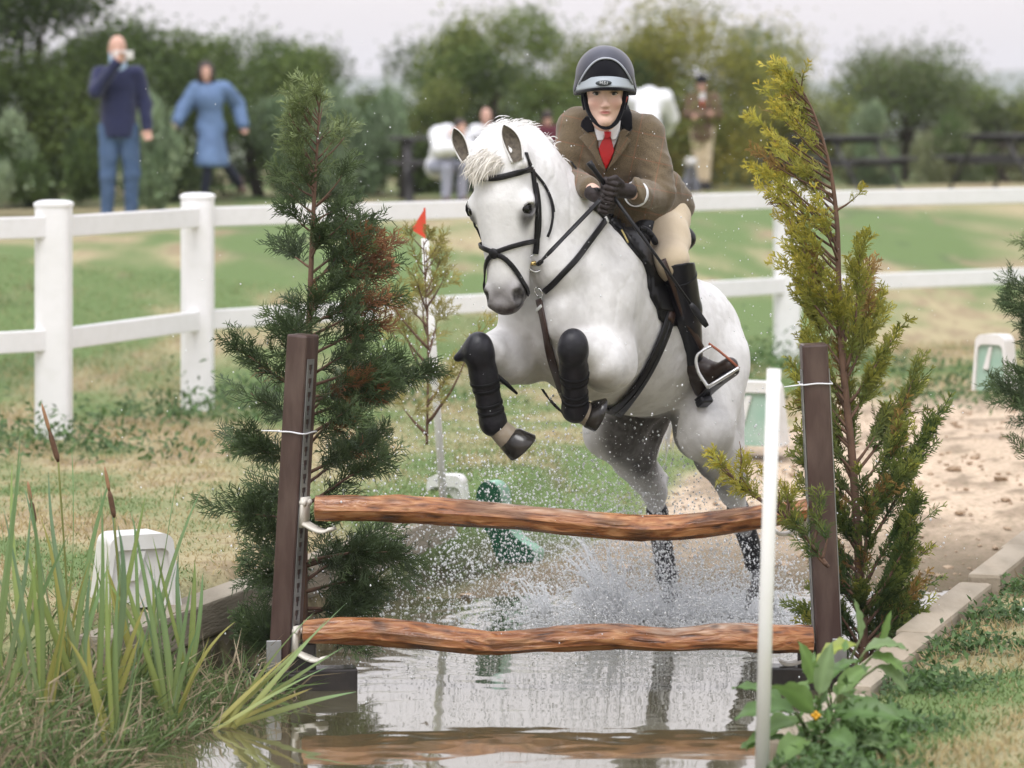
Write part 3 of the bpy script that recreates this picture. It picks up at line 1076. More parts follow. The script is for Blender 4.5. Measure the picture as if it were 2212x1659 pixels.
def plastic_block(loc, w, d_, h_, yaw, label, inner=None):
    """moulded block: tapered shell, thick rolled rim, recessed face with a slot"""
    root = empty('jump_block', loc, label, 'jump block')
    R = rotz(yaw); loc = A(loc)
    def sec(z): return w * (1.0 - 0.20 * z / h_)
    bm = bmesh.new()
    # outline of the front (trapezium with rounded shoulders) as inverted U rim
    out_, inn = [], []
    n_ = 8
    def outline(ww, hh, r_):
        pts = [(-ww / 2 * 1.0, 0)]
        for i in range(n_ + 1):
            a = math.pi - i * (math.pi / 2) / n_
            pts.append((-ww / 2 * 0.80 + r_ + r_ * math.cos(a), hh - r_ + r_ * math.sin(a)))
        for i in range(n_ + 1):
            a = math.pi / 2 - i * (math.pi / 2) / n_
            pts.append((ww / 2 * 0.80 - r_ + r_ * math.cos(a), hh - r_ + r_ * math.sin(a)))
        pts.append((ww / 2, 0))
        return pts
    o1 = outline(w, h_, 0.045)
    o2 = outline(w * 0.86, h_ - 0.055, 0.03)
    L3 = lambda p, y: tuple(loc + R @ A([p[0], y, p[1]]))
    vf = [bm.verts.new(L3(p, -d_ / 2)) for p in o1]; vb = [bm.verts.new(L3((p[0] * 0.94, p[1] * 0.98), d_ / 2)) for p in o1]
    vi = [bm.verts.new(L3(p, -d_ / 2)) for p in o2]
    k_ = len(o1)
    for i in range(k_ - 1):
        bm.faces.new((vf[i], vf[i + 1], vb[i + 1], vb[i])); bm.faces.new((vf[i], vi[i], vi[i + 1], vf[i + 1]))
    bm.faces.new(vb)
    vd = [bm.verts.new(L3((p[0] * 0.97, p[1] * 0.985), -d_ / 2 + 0.022)) for p in o2]
    for i in range(k_ - 1): bm.faces.new((vi[i], vd[i], vd[i + 1], vi[i + 1]))
    me = bpy.data.meshes.new('shell'); bmesh.ops.recalc_face_normals(bm, faces=bm.faces[:]); bm.to_mesh(me); bm.free()
    for p_ in me.polygons: p_.use_smooth = False
    link('shell', me, m_plast, root)
    bm = bmesh.new(); bm.faces.new([bm.verts.new(L3((p[0] * 0.97, p[1] * 0.985), -d_ / 2 + 0.021)) for p in o2])
    me = bpy.data.meshes.new('panel'); bm.to_mesh(me); bm.free()
    link('panel', me, inner or m_plast, root)
    # diagonal highlight put into the shape as a raised rib
    mb = MB()
    rb = [(-w * 0.20, h_ * 0.38), (-w * 0.03, h_ * 0.78), (w * 0.05, h_ * 0.78), (-w * 0.05, h_ * 0.38)]
    vv = [loc + R @ A([p[0], -d_ / 2 + y, p[1]]) for y in (0.004, 0.03) for p in rb]
    mb.add(vv, f4=[[0, 1, 2, 3], [0, 4, 5, 1], [1, 5, 6, 2], [2, 6, 7, 3], [3, 7, 4, 0]])
    mb.build('highlight_bar', m_plast, root, smooth=False)
    return root


p_ = P(290, 1306, 12.0); plastic_block((p_[0], 12.0, p_[2]), 0.31, 0.20, 0.275, 0.42, 'white plastic block on the grass behind the reeds')
p_ = P(985, 1100, 15.4); plastic_block((p_[0] - 0.04, 15.4, p_[2]), 0.22, 0.14, 0.17, -0.2, 'white rimmed plastic block behind the red flag pole')
p_ = P(1628, 960, 17.0); plastic_block((p_[0], 17.0, p_[2]), 0.36, 0.2, 0.34, -0.4, 'white and green block half hidden by the horse hind leg', m_palegreen)
p_ = P(2150, 842, 17.6); plastic_block((p_[0], 17.6, p_[2]), 0.21, 0.18, 0.31, -0.5, 'tall white and green block on the sand by the far right conifer', m_palegreen)


def filler():
    """wavy green filler board lying along the pool wall, thick pale edge"""
    Y = 14.5
    outl = [(1030, 1110), (1028, 1075), (1034, 1050), (1050, 1038), (1068, 1044), (1080, 1062), (1084, 1095), (1092, 1130), (1112, 1160), (1142, 1182),
            (1155, 1196), (1150, 1215), (1135, 1240), (1118, 1250), (1104, 1238), (1095, 1222), (1078, 1212), (1066, 1190), (1058, 1160), (1040, 1135)]
    q = smooth_path(A(outl + outl[:1], float), 80)[:-1]
    fr = A([P(a, b_, Y + 0.0012 * (b_ - 1150)) for a, b_ in q]); fr[:, 1] += 0.25 * (fr[:, 0] - fr[:, 0].mean())
    bk = fr + A([0.045, 0.05, 0.0])
    root = empty('filler_board', (fr[:, 0].mean(), Y, -0.25), 'green wavy plastic filler board leaning at the pool edge behind the splash', 'filler board')
    bm = bmesh.new(); a = [bm.verts.new(tuple(v)) for v in fr]; bm.faces.new(a); bm.normal_update()
    bmesh.ops.triangulate(bm, faces=bm.faces[:])
    me = bpy.data.meshes.new('board'); bm.to_mesh(me); bm.free(); link('board', me, m_green, root)
    n_ = len(fr); i = np.arange(n_)
    link('edge', np_mesh('edge', np.concatenate([fr, bk]), np.stack([i, (i + 1) % n_, n_ + (i + 1) % n_, n_ + i], -1)), m_mint, root)


filler()
# ------------------------------------------------------------------ the grey horse
YAW, PIT = math.radians(33), math.radians(17)
f0 = A([-math.sin(YAW), -math.cos(YAW), 0]); HL = A([math.cos(YAW), -math.sin(YAW), 0])
HF = math.cos(PIT) * f0 + math.sin(PIT) * A([0, 0, 1.0])
HU = -math.sin(PIT) * f0 + math.cos(PIT) * A([0, 0, 1.0])
HO = A([0.46, 12.75, 0.96])
BAX = np.stack([HF, HL, HU])


def B(x, y, z): return HO + x * HF + y * HL + z * HU


def tilt_ax(ax, axis, ang):
    """rotate an orthonormal row frame about one of its own rows"""
    c, s = math.cos(ang), math.sin(ang)
    i, j = [(1, 2), (2, 0), (0, 1)][axis]
    R = ax.copy()
    R[i] = c * ax[i] + s * ax[j]; R[j] = -s * ax[i] + c * ax[j]
    return R


trunk = Field(0.05)
trunk.ell(B(-.05, 0, -.015), (.58, .268, .325), BAX)
trunk.ell(B(.26, 0, -.01), (.36, .262, .345), BAX)
trunk.ell(B(-.42, -.01, .03), (.32, .235, .27), BAX)
trunk.ell(B(-.42, .07, .09), (.26, .145, .19), BAX)
trunk.ell(B(-.42, -.09, .09), (.26, .145, .19), BAX)
trunk.ell(B(.33, 0, .25), (.25, .085, .12), BAX)
trunk.ell(B(.50, 0, -.03), (.20, .225, .255), BAX)
for s in (1, -1):
    trunk.ell(B(.42, s * .165, .02), (.135, .105, .29), tilt_ax(BAX, 1, -0.35), k=0.035)   # shoulder blade
    trunk.ell(B(.62, s * .095, -.10), (.10, .095, .125), BAX, k=0.03)                       # breast muscles
    trunk.ell(B(.40, s * .19, -.17), (.13, .085, .12), BAX, k=0.035)                        # triceps
# neck
NB, N1, N2, N3 = A([.225, 12.40, 1.17]), A([.145, 12.34, 1.38]), A([.045, 12.26, 1.56]), A([-.045, 12.11, 1.625])
neck = Field(0.06)
neck.chain([NB, N1, N2, N3], [.24, .19, .155, .118])
neck.chain([A([.27, 12.46, 1.35]), A([.165, 12.42, 1.55]), A([.045, 12.31, 1.69]), A([-.045, 12.16, 1.685])], [.09, .070, .062, .06])   # crest
neck.chain([A([.17, 12.16, 1.22]), A([.07, 12.16, 1.42]), A([0.02, 12.10, 1.52])], [.10, .085, .07])      # throat
horse = Field(0.05)
horse.extend(trunk).extend(neck)

# legs -----------------------------------------------------------------
KR, FR = P(1034, 757, 12.06), P(1066, 915, 12.14)            # horse's right fore (left in the picture)
KL, FL = P(1238, 750, 11.93), P(1243, 886, 12.08)
ER, EL = B(.43, -.19, -.24), B(.43, .205, -.25)
legs = Field(0.03)
legs.cone(ER, ER + (KR - ER) * .5, .108, .090, k=.05).cone(ER + (KR - ER) * .5, KR, .088, .052)
legs.cone(EL, EL + (KL - EL) * .5, .110, .092, k=.05).cone(EL + (KL - EL) * .5, KL, .088, .052)
legs.ell(ER + (KR - ER) * .33 + A([0, -.01, -.03]), (.10, .12, .085), k=.04)
legs.ell(EL + (KL - EL) * .33 + A([.02, -.01, -.025]), (.085, .12, .09), k=.04)
HOOF = {}
for nm, K, F_, tip in (('r', KR, FR, P(1126, 972, 12.16)), ('l', KL, FL, P(1292, 903, 12.10))):
    legs.ell(K, (.05, .05, .056), k=.02)
    legs.cone(K, F_, .037, .031, k=.02)
    legs.ell(F_, (.041, .041, .042), k=.02)
    past = F_ + (tip - F_) * 0.52
    legs.cone(F_, past, .040, .047, k=.02)
    HOOF[nm] = (past, tip)
# hind legs
SR, HR, FHR = B(-.40, -.235, -.345), P(1413, 1062, 13.48), P(1441, 1245, 13.58)
SL, HLk, FHL = B(-.37, .205, -.33), P(1582, 1062, 13.30), P(1634, 1215, 13.50)
for S, Hk, Fk, hip, tip in ((SR, HR, FHR, B(-.49, -.14, -.03), P(1452, 1322, 13.52)), (SL, HLk, FHL, B(-.48, .115, -.04), P(1645, 1318, 13.44))):
    legs.cone(hip, S, .17, .115, k=.06)
    back = hip + A([.03, .12, -.16])
    legs.cone(hip + A([.0, .05, 0]), S + (Hk - S) * .35 + A([.045, .07, .02]), .155, .088, k=.06)           # hamstrings
    legs.cone(S, S + (Hk - S) * .45, .112, .085, k=.05).cone(S + (Hk - S) * .45, Hk, .082, .05, k=.04)
    pt = Hk + A([.03, .065, .045])
    legs.cone(S + (Hk - S) * .5 + A([.03, .06, 0]), pt, .05, .026, k=.03)                   # tendon to the point of hock
    legs.ell(pt, .026, k=.03)
    legs.ell(Hk, (.046, .055, .06), k=.03)
    legs.cone(Hk, Fk, .036, .032, k=.03).cone(Hk + A([.012, .03, 0]), Fk + A([.006, .028, 0]), .022, .02, k=.02)
    legs.ell(Fk, (.041, .045, .043), k=.02)
    past = Fk + (tip - Fk) * .5
    legs.cone(Fk, past, .035, .037, k=.02)
    HOOF['h' + ('r' if S is SR else 'l')] = (past, tip)
horse.extend(legs)

# head ------------------------------------------------------------------
HP = P(1058, 316, 11.98)
hn = unit(A([-.40, -.90, -.06]))
hd = A([0.05, -0.02, -1.0]); hd = unit(hd - (hd @ hn) * hn)       # poll to muzzle
hu = unit(np.cross(hn, hd))
if hu[0] < 0: hu = -hu                                          # towards the picture's right = horse's left
HAX = np.stack([hu, hn, hd])


def Hd(u, v, w): return HP + u * hu + v * hn + w * hd


EARR, EARL = P(1008, 348, 11.99), P(1118, 348, 11.95)
head = Field(0.035)
head.ell(Hd(0.004, -.075, .115), (.096, .09, .15), HAX)
head.ell(Hd(0.004, -.055, .215), (.100, .072, .15), HAX)
for s in (1, -1):
    head.ell(Hd(s * .100, -.065, .236), (.040, .046, .058), HAX, k=.03)      # brow and orbit
    head.ell(Hd(s * .068, -.175, .265), (.052, .115, .125), tilt_ax(HAX, 0, 0.2), k=.03)   # cheek
    head.cone(Hd(s * .062, -.055, .30), Hd(s * .038, -.06, .42), .026, .022, k=.025)  # facial crest
head.cone(Hd(0.004, -.052, .22), Hd(0, -.05, .51), .084, .063)
head.cone(Hd(0.006, -.10, .28), Hd(0.004, -.085, .53), .090, .070)
head.cone(Hd(0, -.19, .24), Hd(0, -.125, .52), .052, .040)
head.ell(Hd(0, -.062, .55), (.076, .066, .076), HAX, k=.03)
head.ell(Hd(0, -.04, .600), (.060, .052, .042), HAX, k=.02)
head.ell(Hd(0, -.105, .600), (.042, .042, .032), HAX, k=.015)                 # chin and lower lip
for s in (1, -1):
    head.ell(Hd(s * .050, -.022, .565), (.031, .036, .048), HAX, k=.015)       # nostril wing
    head.ell(Hd(s * .073, .004, .575), (.022, .034, .037), tilt_ax(HAX, 1, s * 0.35), k=.008, sub=True)
    head.ell(Hd(s * .124, -.050, .243), (.015, .029, .021), HAX, k=.01, sub=True)   # eye opening
head.ell(Hd(0, -.082, .607), (.060, .012, .006), tilt_ax(HAX, 0, -.5), k=.008, sub=True)  # mouth line
head.ell(Hd(0, .018, .628), (.006, .02, .02), HAX, k=.01, sub=True)
for s in (1, -1):
    head.cone(Hd(s * .06, -.09, .07), (EARR if s < 0 else EARL) + hd * .012 - hn * .035, .034, .020, k=.03)   # ear base
poll = Field(0.05)
poll.cone(N3, Hd(0, -.11, .06), .115, .10).cone(A([.01, 12.12, 1.54]), Hd(0, -.19, .20), .085, .06)
horse.extend(poll)
nfull = Field(0.05); nfull.extend(horse)
for p in head.pr: nfull.pr.append(p)


def coat_col(v):
    base = A([0.80, 0.785, 0.775])
    c = np.tile(base, (len(v), 1))
    n = fbm(v * 9, 5, 4); n2 = fbm(v * 28, 8, 3)
    q = v - HP
    u_, v_, w_ = q @ hu, q @ hn, q @ hd
    onhead = head.eval(v) < .012
    # dappled grey on chest, forearms and lower body
    loc = v - HO
    lx, lz = loc @ HF, loc @ HU
    gd = sstep(0.38, 0.70, n) * 0.55 * sstep(0.15, -0.25, lz - 0.25 * (lx - .3)) * (~onhead)
    c = c * (1 - gd[:, None]) + A([0.42, 0.405, 0.38]) * gd[:, None]
    nd = sstep(.50, .68, n2) * .34 * (~onhead)
    c = c * (1 - nd[:, None]) + A([0.50, 0.48, 0.46]) * nd[:, None]
    # grey skin of muzzle, darker lips
    mz = sstep(.47, .575, w_ + 0.05 * (n - .5) - .25 * np.minimum(v_ + .05, 0)) * onhead
    c = c * (1 - mz[:, None] * .9) + A([0.16, 0.145, 0.145]) * mz[:, None] * .9
    lp = sstep(.588, .62, w_) * onhead
    c = c * (1 - lp[:, None]) + A([0.045, 0.03, 0.03]) * lp[:, None]
    for s in (1, -1):
        d = np.sqrt(((u_ - s * .075) / 1.0) ** 2 + ((v_ + .03) / 1.0) ** 2 + ((w_ - .575) / 1.35) ** 2)
        e = sstep(.050, .030, d) * onhead
        c = c * (1 - e[:, None]) + A([0.02, 0.016, 0.016]) * e[:, None]
        # dark skin around the eye, trailing down
        d = np.sqrt((u_ - s * .116) ** 2 + (v_ + .045) ** 2 + ((w_ - .262) / np.where(w_ > .262, 1.9, .75)) ** 2)
        e = sstep(.060, .016, d) * onhead * .93
        c = c * (1 - e[:, None]) + A([0.05, 0.047, 0.05]) * e[:, None]
    # darker grey behind the mouth corner and along the chin groove
    ch = sstep(-.10, -.15, v_) * sstep(.42, .5, w_) * onhead * .6
    c = c * (1 - ch[:, None]) + A([0.15, 0.14, 0.14]) * ch[:, None]
    # dark points on the hind legs
    hindr = (v[:, 1] > 13.0)
    lo = sstep(.20, -.06, v[:, 2] + .18 * (n - .5)) * hindr
    c = c * (1 - lo[:, None] * .92) + A([0.09, 0.095, 0.10]) * lo[:, None] * .92
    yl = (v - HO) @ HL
    inner = sstep(.66, .56, v[:, 2]) * sstep(.16, .34, v[:, 2]) * (v[:, 1] > 12.8) * np.maximum(sstep(-.26, -.18, yl) * (yl < .0), sstep(.20, .12, yl) * (yl > 0)) * .93  # grey inner-thigh skin, with the shade between the legs painted in
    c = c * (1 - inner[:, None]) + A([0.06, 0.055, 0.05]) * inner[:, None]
    # pasterns of the forelegs: stained beige
    for F_, (pa, tp) in ((FR, HOOF['r']), (FL, HOOF['l'])):
        d = np.linalg.norm(v - (F_ + pa) / 2, axis=1)
        e = sstep(.10, .07, d)
        c = c * (1 - e[:, None]) + A([0.30, 0.245, 0.18]) * e[:, None]
    return c * (0.95 + 0.1 * n2[:, None])


m_coat = mat('grey horse coat', attr=True, rough=0.66, spec=0.25, sheen=0.2, bump=(60, 0.22, 0.007), noise=(40, .16, (.55, .53, .51)))
m_coat2 = m_coat
horse_o = empty('horse', (HO[0], HO[1], WATER), 'grey white horse in mid leap with both forelegs tucked above the log rails', 'horse')
lo, hi = nfull.bounds()
hl, hh_ = head.bounds()
# one continuous body: fine net over everything
bv, bf = nfull.mesh(.0085)
bn = nfull.normal(bv)
q_ = np.stack([(bv - HO) @ HF, (bv - HO) @ HL, (bv - HO) @ HU], -1)
r1 = fbm(q_ * A([7, 7, 4.5]), 51, 3) - .5
r2 = np.abs(fbm(q_ * A([9, 9, 5]) + 3, 55, 3) - .5)
hm_ = sstep(.0, .04, head.eval(bv))
bv2 = bv + bn * (r1 * .022 - np.maximum(.07 - r2, 0) * .030)[:, None] * (.15 + .85 * hm_[:, None])
body = link('body', np_mesh('body', bv2, bf, coat_col(bv)), m_coat, horse_o)

# eyes
m_eye = mat('dark eye', (0.006, 0.005, 0.005), 0.10, spec=0.4)
m_hoof = mat('dark wet hoof', (0.018, 0.016, 0.015), 0.22, noise=(20, 0.5, (0.06, 0.05, 0.04)), bump=(40, 0.15), stretch=(1, 1, .3))
for s in (1, -1):
    e = Field(); e.ell(Hd(s * .1075, -.050, .243), (.020, .033, .025), HAX)
    field_obj('eye', e, 0.003, m_eye, horse_o)
    # upper lid and lashes
    lid = []
    for a in np.linspace(-1.1, 1.1, 12):
        lid.append(Hd(s * (.124 - .012 * abs(math.sin(a)) ** 2), -.050 + .033 * math.sin(a), .241 - .022 * math.cos(a)))
    mb = MB(); mb.tube(lid, [.002] + [.0042] * 10 + [.002], 8)
    mb.build('eyelid', mat('eyelid skin', (0.22, 0.21, 0.205), 0.6), horse_o)
# hooves
for nm, (pa, tp) in HOOF.items():
    ax = unit(tp - pa)
    mb = MB()
    ln = np.linalg.norm(tp - pa)
    tdir = A([-.3, -.8, 0]) if nm.startswith('h') else A([0, -.6, .6])
    prof = [(-.05, .044), (.10, .056), (.5, .063), (.92, .071), (1.0, .066)]
    sq = tdir - (tdir @ ax) * ax; sq = unit(sq); bq = np.cross(ax, sq)
    vv = []
    for t_, r_ in prof:
        for a in np.arange(20) * 2 * math.pi / 20:
            fr = 1.0 + 0.10 * math.cos(a)
            lean = sq * 0.018 * t_
            vv.append(pa + ax * ln * t_ + lean + r_ * (math.cos(a) * sq * fr * 0.98 + math.sin(a) * bq * .92))
    S_ = 20; i = np.arange(len(prof) - 1)[:, None] * S_; j = np.arange(S_)[None]; j2 = (j + 1) % S_
    f4 = np.stack([i + j, i + j2, i + S_ + j2, i + S_ + j], -1).reshape(-1, 4)
    base = np.array(vv[-S_:]); ctr = base.mean(0)
    vv = vv + [tuple(q * .72 + ctr * .28 - ax * .006) for q in base] + [tuple(ctr - ax * .012)]
    b0 = (len(prof) - 1) * S_; jj = np.arange(S_)
    f4 = np.concatenate([f4, np.stack([b0 + jj, b0 + (jj + 1) % S_, b0 + S_ + (jj + 1) % S_, b0 + S_ + jj], -1)])
    f3 = np.stack([b0 + S_ + jj, b0 + S_ + (jj + 1) % S_, np.full(S_, b0 + 2 * S_)], -1)
    link('hoof', np_mesh('hoof', vv, [f4, f3]), m_hoof, horse_o)

# ears: leaf-shaped cups
m_ear = mat('ear hair', (0.74, 0.72, 0.69), 0.7, sheen=0.2)
m_earin = mat('ear lining', (0.155, 0.13, 0.10), 0.85, noise=(60, 0.7, (0.045, 0.035, 0.028)), bump=(120, 0.5, 0.004))


def ear(base, tip, face, w, tw):
    base, tip = A(base), A(tip)
    ax = unit(tip - base); L_ = np.linalg.norm(tip - base)
    f_ = unit(A(face) - (A(face) @ ax) * ax); sd = np.cross(ax, f_)
    nt, na = 15, 13
    for nm, m_, gro, amax in (('ear', m_ear, 1.0, 2.15), ('ear_lining', m_earin, 0.90, 2.0)):
        vv = []
        for i in range(nt):
            t_ = i / (nt - 1)
            wid = w * (0.62 + 0.75 * t_) * (1 - t_ ** 2.6) ** .8 if t_ < 1 else 0
            wid = max(wid, .0015)
            am = amax * (1 - .28 * t_)
            cc = base + ax * L_ * t_ + sd * tw * math.sin(t_ * math.pi) * .5 - f_ * 0.012 * math.sin(math.pi * t_)
            for j in range(na):
                a = -am + 2 * am * j / (na - 1)
                r_ = wid * gro
                vv.append(cc + r_ * (math.sin(a) * sd - math.cos(a) * f_ * .62) + (f_ * 0.004 if nm == 'ear_lining' else 0))
        i = np.arange(nt - 1)[:, None] * na; j = np.arange(na - 1)[None]
        f4 = np.stack([i + j, i + j + 1, i + na + j + 1, i + na + j], -1).reshape(-1, 4)
        o = link(nm, np_mesh(nm, vv, f4), m_, horse_o)
        if nm == 'ear':
            s_ = o.modifiers.new('thickness', 'SOLIDIFY'); s_.thickness = 0.005; s_.offset = 0


ear(EARR, P(981, 277, 12.0), (-.30, -.95, .1), .031, -.008)
ear(EARL, P(1088, 270, 11.97), (.05, -.99, .1), .037, .014)

# ------------------------------------------------------------------ mane and forelock
m_hair = mat('white mane', attr=True, rough=0.5, spec=0.4, sheen=0.3)
H_V, H_F, H_C = [], [], []


def strand(root, d0, ln, droop, wdt, curl=0.0, col=(0.8, 0.78, 0.74), n=7, wav=0.0):
    p = A(root, float); d = unit(d0); side = unit(np.cross(d, A([0.15, -1, 0.2])))
    pts = [p]
    for i in range(n - 1):
        d = unit(d + A([0, 0, -droop]) / n + side * curl / n + rng.normal(0, wav, 3))
        p = p + d * ln / (n - 1); pts.append(p)
    pts = A(pts)
    wd = wdt * np.sin(np.linspace(.25, 1, n) * math.pi * .5 + np.linspace(0, 1, n) ** 1.5 * math.pi * .5)[:, None]
    t = unit(np.gradient(pts, axis=0))
    sd = unit(np.cross(t, unit(A([0, -1, 0.15]) + rng.normal(0, .35, 3))))
    b = sum(len(x) for x in H_V)
    H_V.append(np.concatenate([pts - sd * wd, pts + sd * wd]))
    i = np.arange(n - 1)
    H_F.append(np.stack([i, i + 1, n + i + 1, n + i], -1) + b)
    H_C.append(np.tile(A(col) * rng.uniform(.85, 1.08), (2 * n, 1)))


def hair_build(name, parent):
    global H_V, H_F, H_C
    o = link(name, np_mesh(name, np.concatenate(H_V), np.concatenate(H_F), np.clip(np.concatenate(H_C), 0, .86)), m_hair, parent)
    H_V, H_F, H_C = [], [], []
    return o


crest = smooth_path([Hd(0, -.06, -.005), A([-.04, 12.14, 1.74]), A([.04, 12.29, 1.752]), A([.135, 12.39, 1.67]), A([.22, 12.45, 1.50]), B(.42, 0, .36)], 60)
def clump_hair(root_f, dir_f, nclump, per, ln, droop, wd, col, n=8, wav=.04, spread=.010):
    for c_ in range(nclump):
        r0, u0 = root_f(); d0 = dir_f(u0); L0 = rng.uniform(*ln); dr0 = rng.uniform(*droop); cu = rng.normal(0, .5)
        for k in range(per):
            strand(r0 + rng.normal(0, spread, 3), A(d0) + rng.normal(0, .09, 3), L0 * rng.uniform(.55, 1.05), dr0 * rng.uniform(.8, 1.2), rng.uniform(*wd), cu + rng.normal(0, .15), col, n, wav)


def mane_root():
    u = rng.uniform(0, 1); return crest[int(u * 59)] + rng.normal(0, .010, 3), u


def mane_dir(u):
    if u < .55: return A([-1.0, -.35 + rng.normal(0, .2), .12 + rng.uniform(0, .35) * (1 - u)])
    return A([rng.normal(.0, .25), -.5 + rng.normal(0, .25), .40])


clump_hair(mane_root, mane_dir, 190, 22, (.035, .085), (1.0, 2.8), (.0009, .0017), (.80, .785, .76), 8, .05, .012)
clump_hair(lambda: (Hd(rng.normal(-.005, .022), -.005 + rng.normal(0, .01), rng.uniform(.02, .07)), 0), lambda u: A([-.95, -.55 + rng.normal(0, .12), .30 + rng.normal(0, .15)]),
           34, 30, (.05, .12), (2.2, 4.2), (.0009, .0017), (.76, .72, .65), 10, .035, .008)
hair_build('mane', horse_o)
clump_hair(lambda: (Hd(rng.normal(-.01, .02), .0 + rng.normal(0, .01), rng.uniform(.05, .085)), 0), lambda u: A([-.95, -.60 + rng.normal(0, .12), .10 + rng.normal(0, .12)]),
           26, 32, (.05, .115), (1.8, 3.6), (.0009, .0017), (.74, .69, .61), 10, .035, .008)
hair_build('forelock', horse_o)
for i in range(160):                      # tail, carried low behind the quarters
    q = B(-.72, -.04 + rng.normal(0, .02), .10) + rng.normal(0, .012, 3)
    strand(q, A([-.35 + rng.normal(0, .1), 1.0, .05 + rng.normal(0, .1)]), rng.uniform(.5, .75), rng.uniform(1.6, 2.6), rng.uniform(.003, .006), rng.normal(0, .4), n=12, wav=.03)
hair_build('tail', horse_o)
# ------------------------------------------------------------------ tack
m_leather = mat('black leather', (0.009, 0.0085, 0.010), 0.42, spec=0.3, noise=(40, 0.4, (0.018, 0.017, 0.018)), bump=(120, 0.12, 0.003))
m_brownl = mat('dark brown leather', (0.045, 0.022, 0.016), 0.4, noise=(40, 0.4, (0.08, 0.042, 0.03)), bump=(120, 0.12, 0.003))
m_steelb = mat('polished steel', (0.75, 0.75, 0.76), 0.18, metal=1.0)
m_brass = mat('brass', (0.75, 0.55, 0.22), 0.25, metal=1.0)
m_neop = mat('boot shell', (0.012, 0.0115, 0.015), 0.42, spec=0.35, noise=(30, 0.5, (0.028, 0.027, 0.033)), bump=(26, 0.35, 0.012))
m_strapb = mat('boot strap', (0.007, 0.007, 0.008), 0.6, spec=.3)
m_white2 = mat('white elastic', (0.75, 0.75, 0.73), 0.6)


def mirror_head(x):
    q = x - HP
    return HP - np.outer(q @ hu, hu) + np.outer(q @ hn, hn) + np.outer(q @ hd, hd)


def mirror_body(x):
    q = x - HO
    return HO + np.outer(q @ HF, HF) - np.outer(q @ HL, HL) + np.outer(q @ HU, HU)


def push_out(x, fld, off):
    x = np.array(x, float)
    for _ in range(12):
        d = fld.eval(x)
        m = d < off
        if not m.any(): break
        x[m] += fld.normal(x[m]) * (off - d[m])[:, None]
    return x


def strap3(name, x, fld, w, th, m, parent, n=40, nrm=None):
    x = smooth_path(x, n)
    v, f = ribbon(x, fld.normal(x) if nrm is None else np.tile(A(nrm, float), (n, 1)), w, th)
    return link(name, np_mesh(name, v, f), m, parent)


def torus(name, c, ax, R_, r_, m, parent, seg=32, flat=(1, 1)):
    ax = unit(ax); e1 = unit(np.cross(ax, [0.3, 0.1, 1])); e2 = np.cross(ax, e1)
    th = np.linspace(0, 2 * math.pi, seg + 1)
    pts = A(c) + R_ * (np.cos(th)[:, None] * e1 * flat[0] + np.sin(th)[:, None] * e2 * flat[1])
    v, f4, f3 = tube_geo(pts, r_, 8, False)
    return link(name, np_mesh(name, v, f4), m, parent)


bridle = empty('bridle', tuple(HP), 'black leather bridle with crossed noseband on the grey horse head', 'bridle')


def both(name, px, w, th, off=.003, n=30, m=m_leather, mir=True):
    x, ok = cam_hits(smooth_path(A(px, float), n), nfull, off)
    nr = nfull.normal(x)
    v, f = ribbon(x, nr, w, th)
    link(name, np_mesh(name, v, f), m, bridle)
    if mir:
        y = mirror_head(x)
        v, f = ribbon(y, head.normal(y), w, th)
        link(name, np_mesh(name, v, f), m, bridle)
    return x


both('browband', [(1047, 385), (1062, 385), (1080, 383), (1105, 377), (1130, 370), (1149, 364)], .023, .007)
xs, ok = cam_hits(smooth_path(A([(1046, 385), (1034, 385), (1022, 383.5), (1017, 382)], float), 14), head, .003)
v, f = ribbon(xs, head.normal(xs), .023, .007); link('browband', np_mesh('browband', v, f), m_leather, bridle)
both('headpiece', [(1136, 330), (1141, 345), (1146, 358), (1149, 366)], .020, .005)
ck = both('cheekpiece', [(1150, 366), (1154, 395), (1158, 430), (1160, 465), (1160, 500), (1159, 530), (1157, 548)], .022, .006)
both('cheekpiece', [(1158, 395), (1164, 430), (1166, 470), (1164, 505), (1160, 522)], .014, .005, m=m_leather)
both('noseband', [(1160, 520), (1130, 526), (1098, 535), (1067, 546)], .019, .006, .004)
both('noseband', [(1067, 549), (1086, 556), (1104, 572), (1118, 591), (1129, 609), (1137, 622), (1141, 636)], .019, .006, .004)
xd, _ = cam_hits([(1066, 548)], head, .006)
nd = head.normal(xd)[0]
e = Field(); ax_ = np.stack([unit(np.cross(nd, hd)), nd, unit(np.cross(np.cross(nd, hd), nd))])
e.ell(xd[0], (.021, .010, .021), ax_)
field_obj('noseband_rosette', e, .003, m_leather, bridle)
x, ok = cam_hits([(1148, 366)], head, .006)
torus('browband_loop', x[0], (1, -.3, .2), .012, .004, m_leather, bridle, 16)
# throat lash with its loose end
tl = [(1150, 368), (1163, 383), (1176, 400), (1188, 424), (1194, 444), (1196, 458)]
x, ok = cam_hits(smooth_path(A(tl, float), 24), nfull, .004)
v, f = ribbon(x, nfull.normal(x), .012, .004); link('throat_lash', np_mesh('throat_lash', v, f), m_leather, bridle)
x, ok = cam_hits(smooth_path(A([(1184, 415), (1192, 440), (1194, 465), (1190, 492), (1183, 512)], float), 24), nfull, .012)
v, f = ribbon(x, nfull.normal(x), .011, .003); link('throat_lash', np_mesh('throat_lash', v, f), m_leather, bridle)
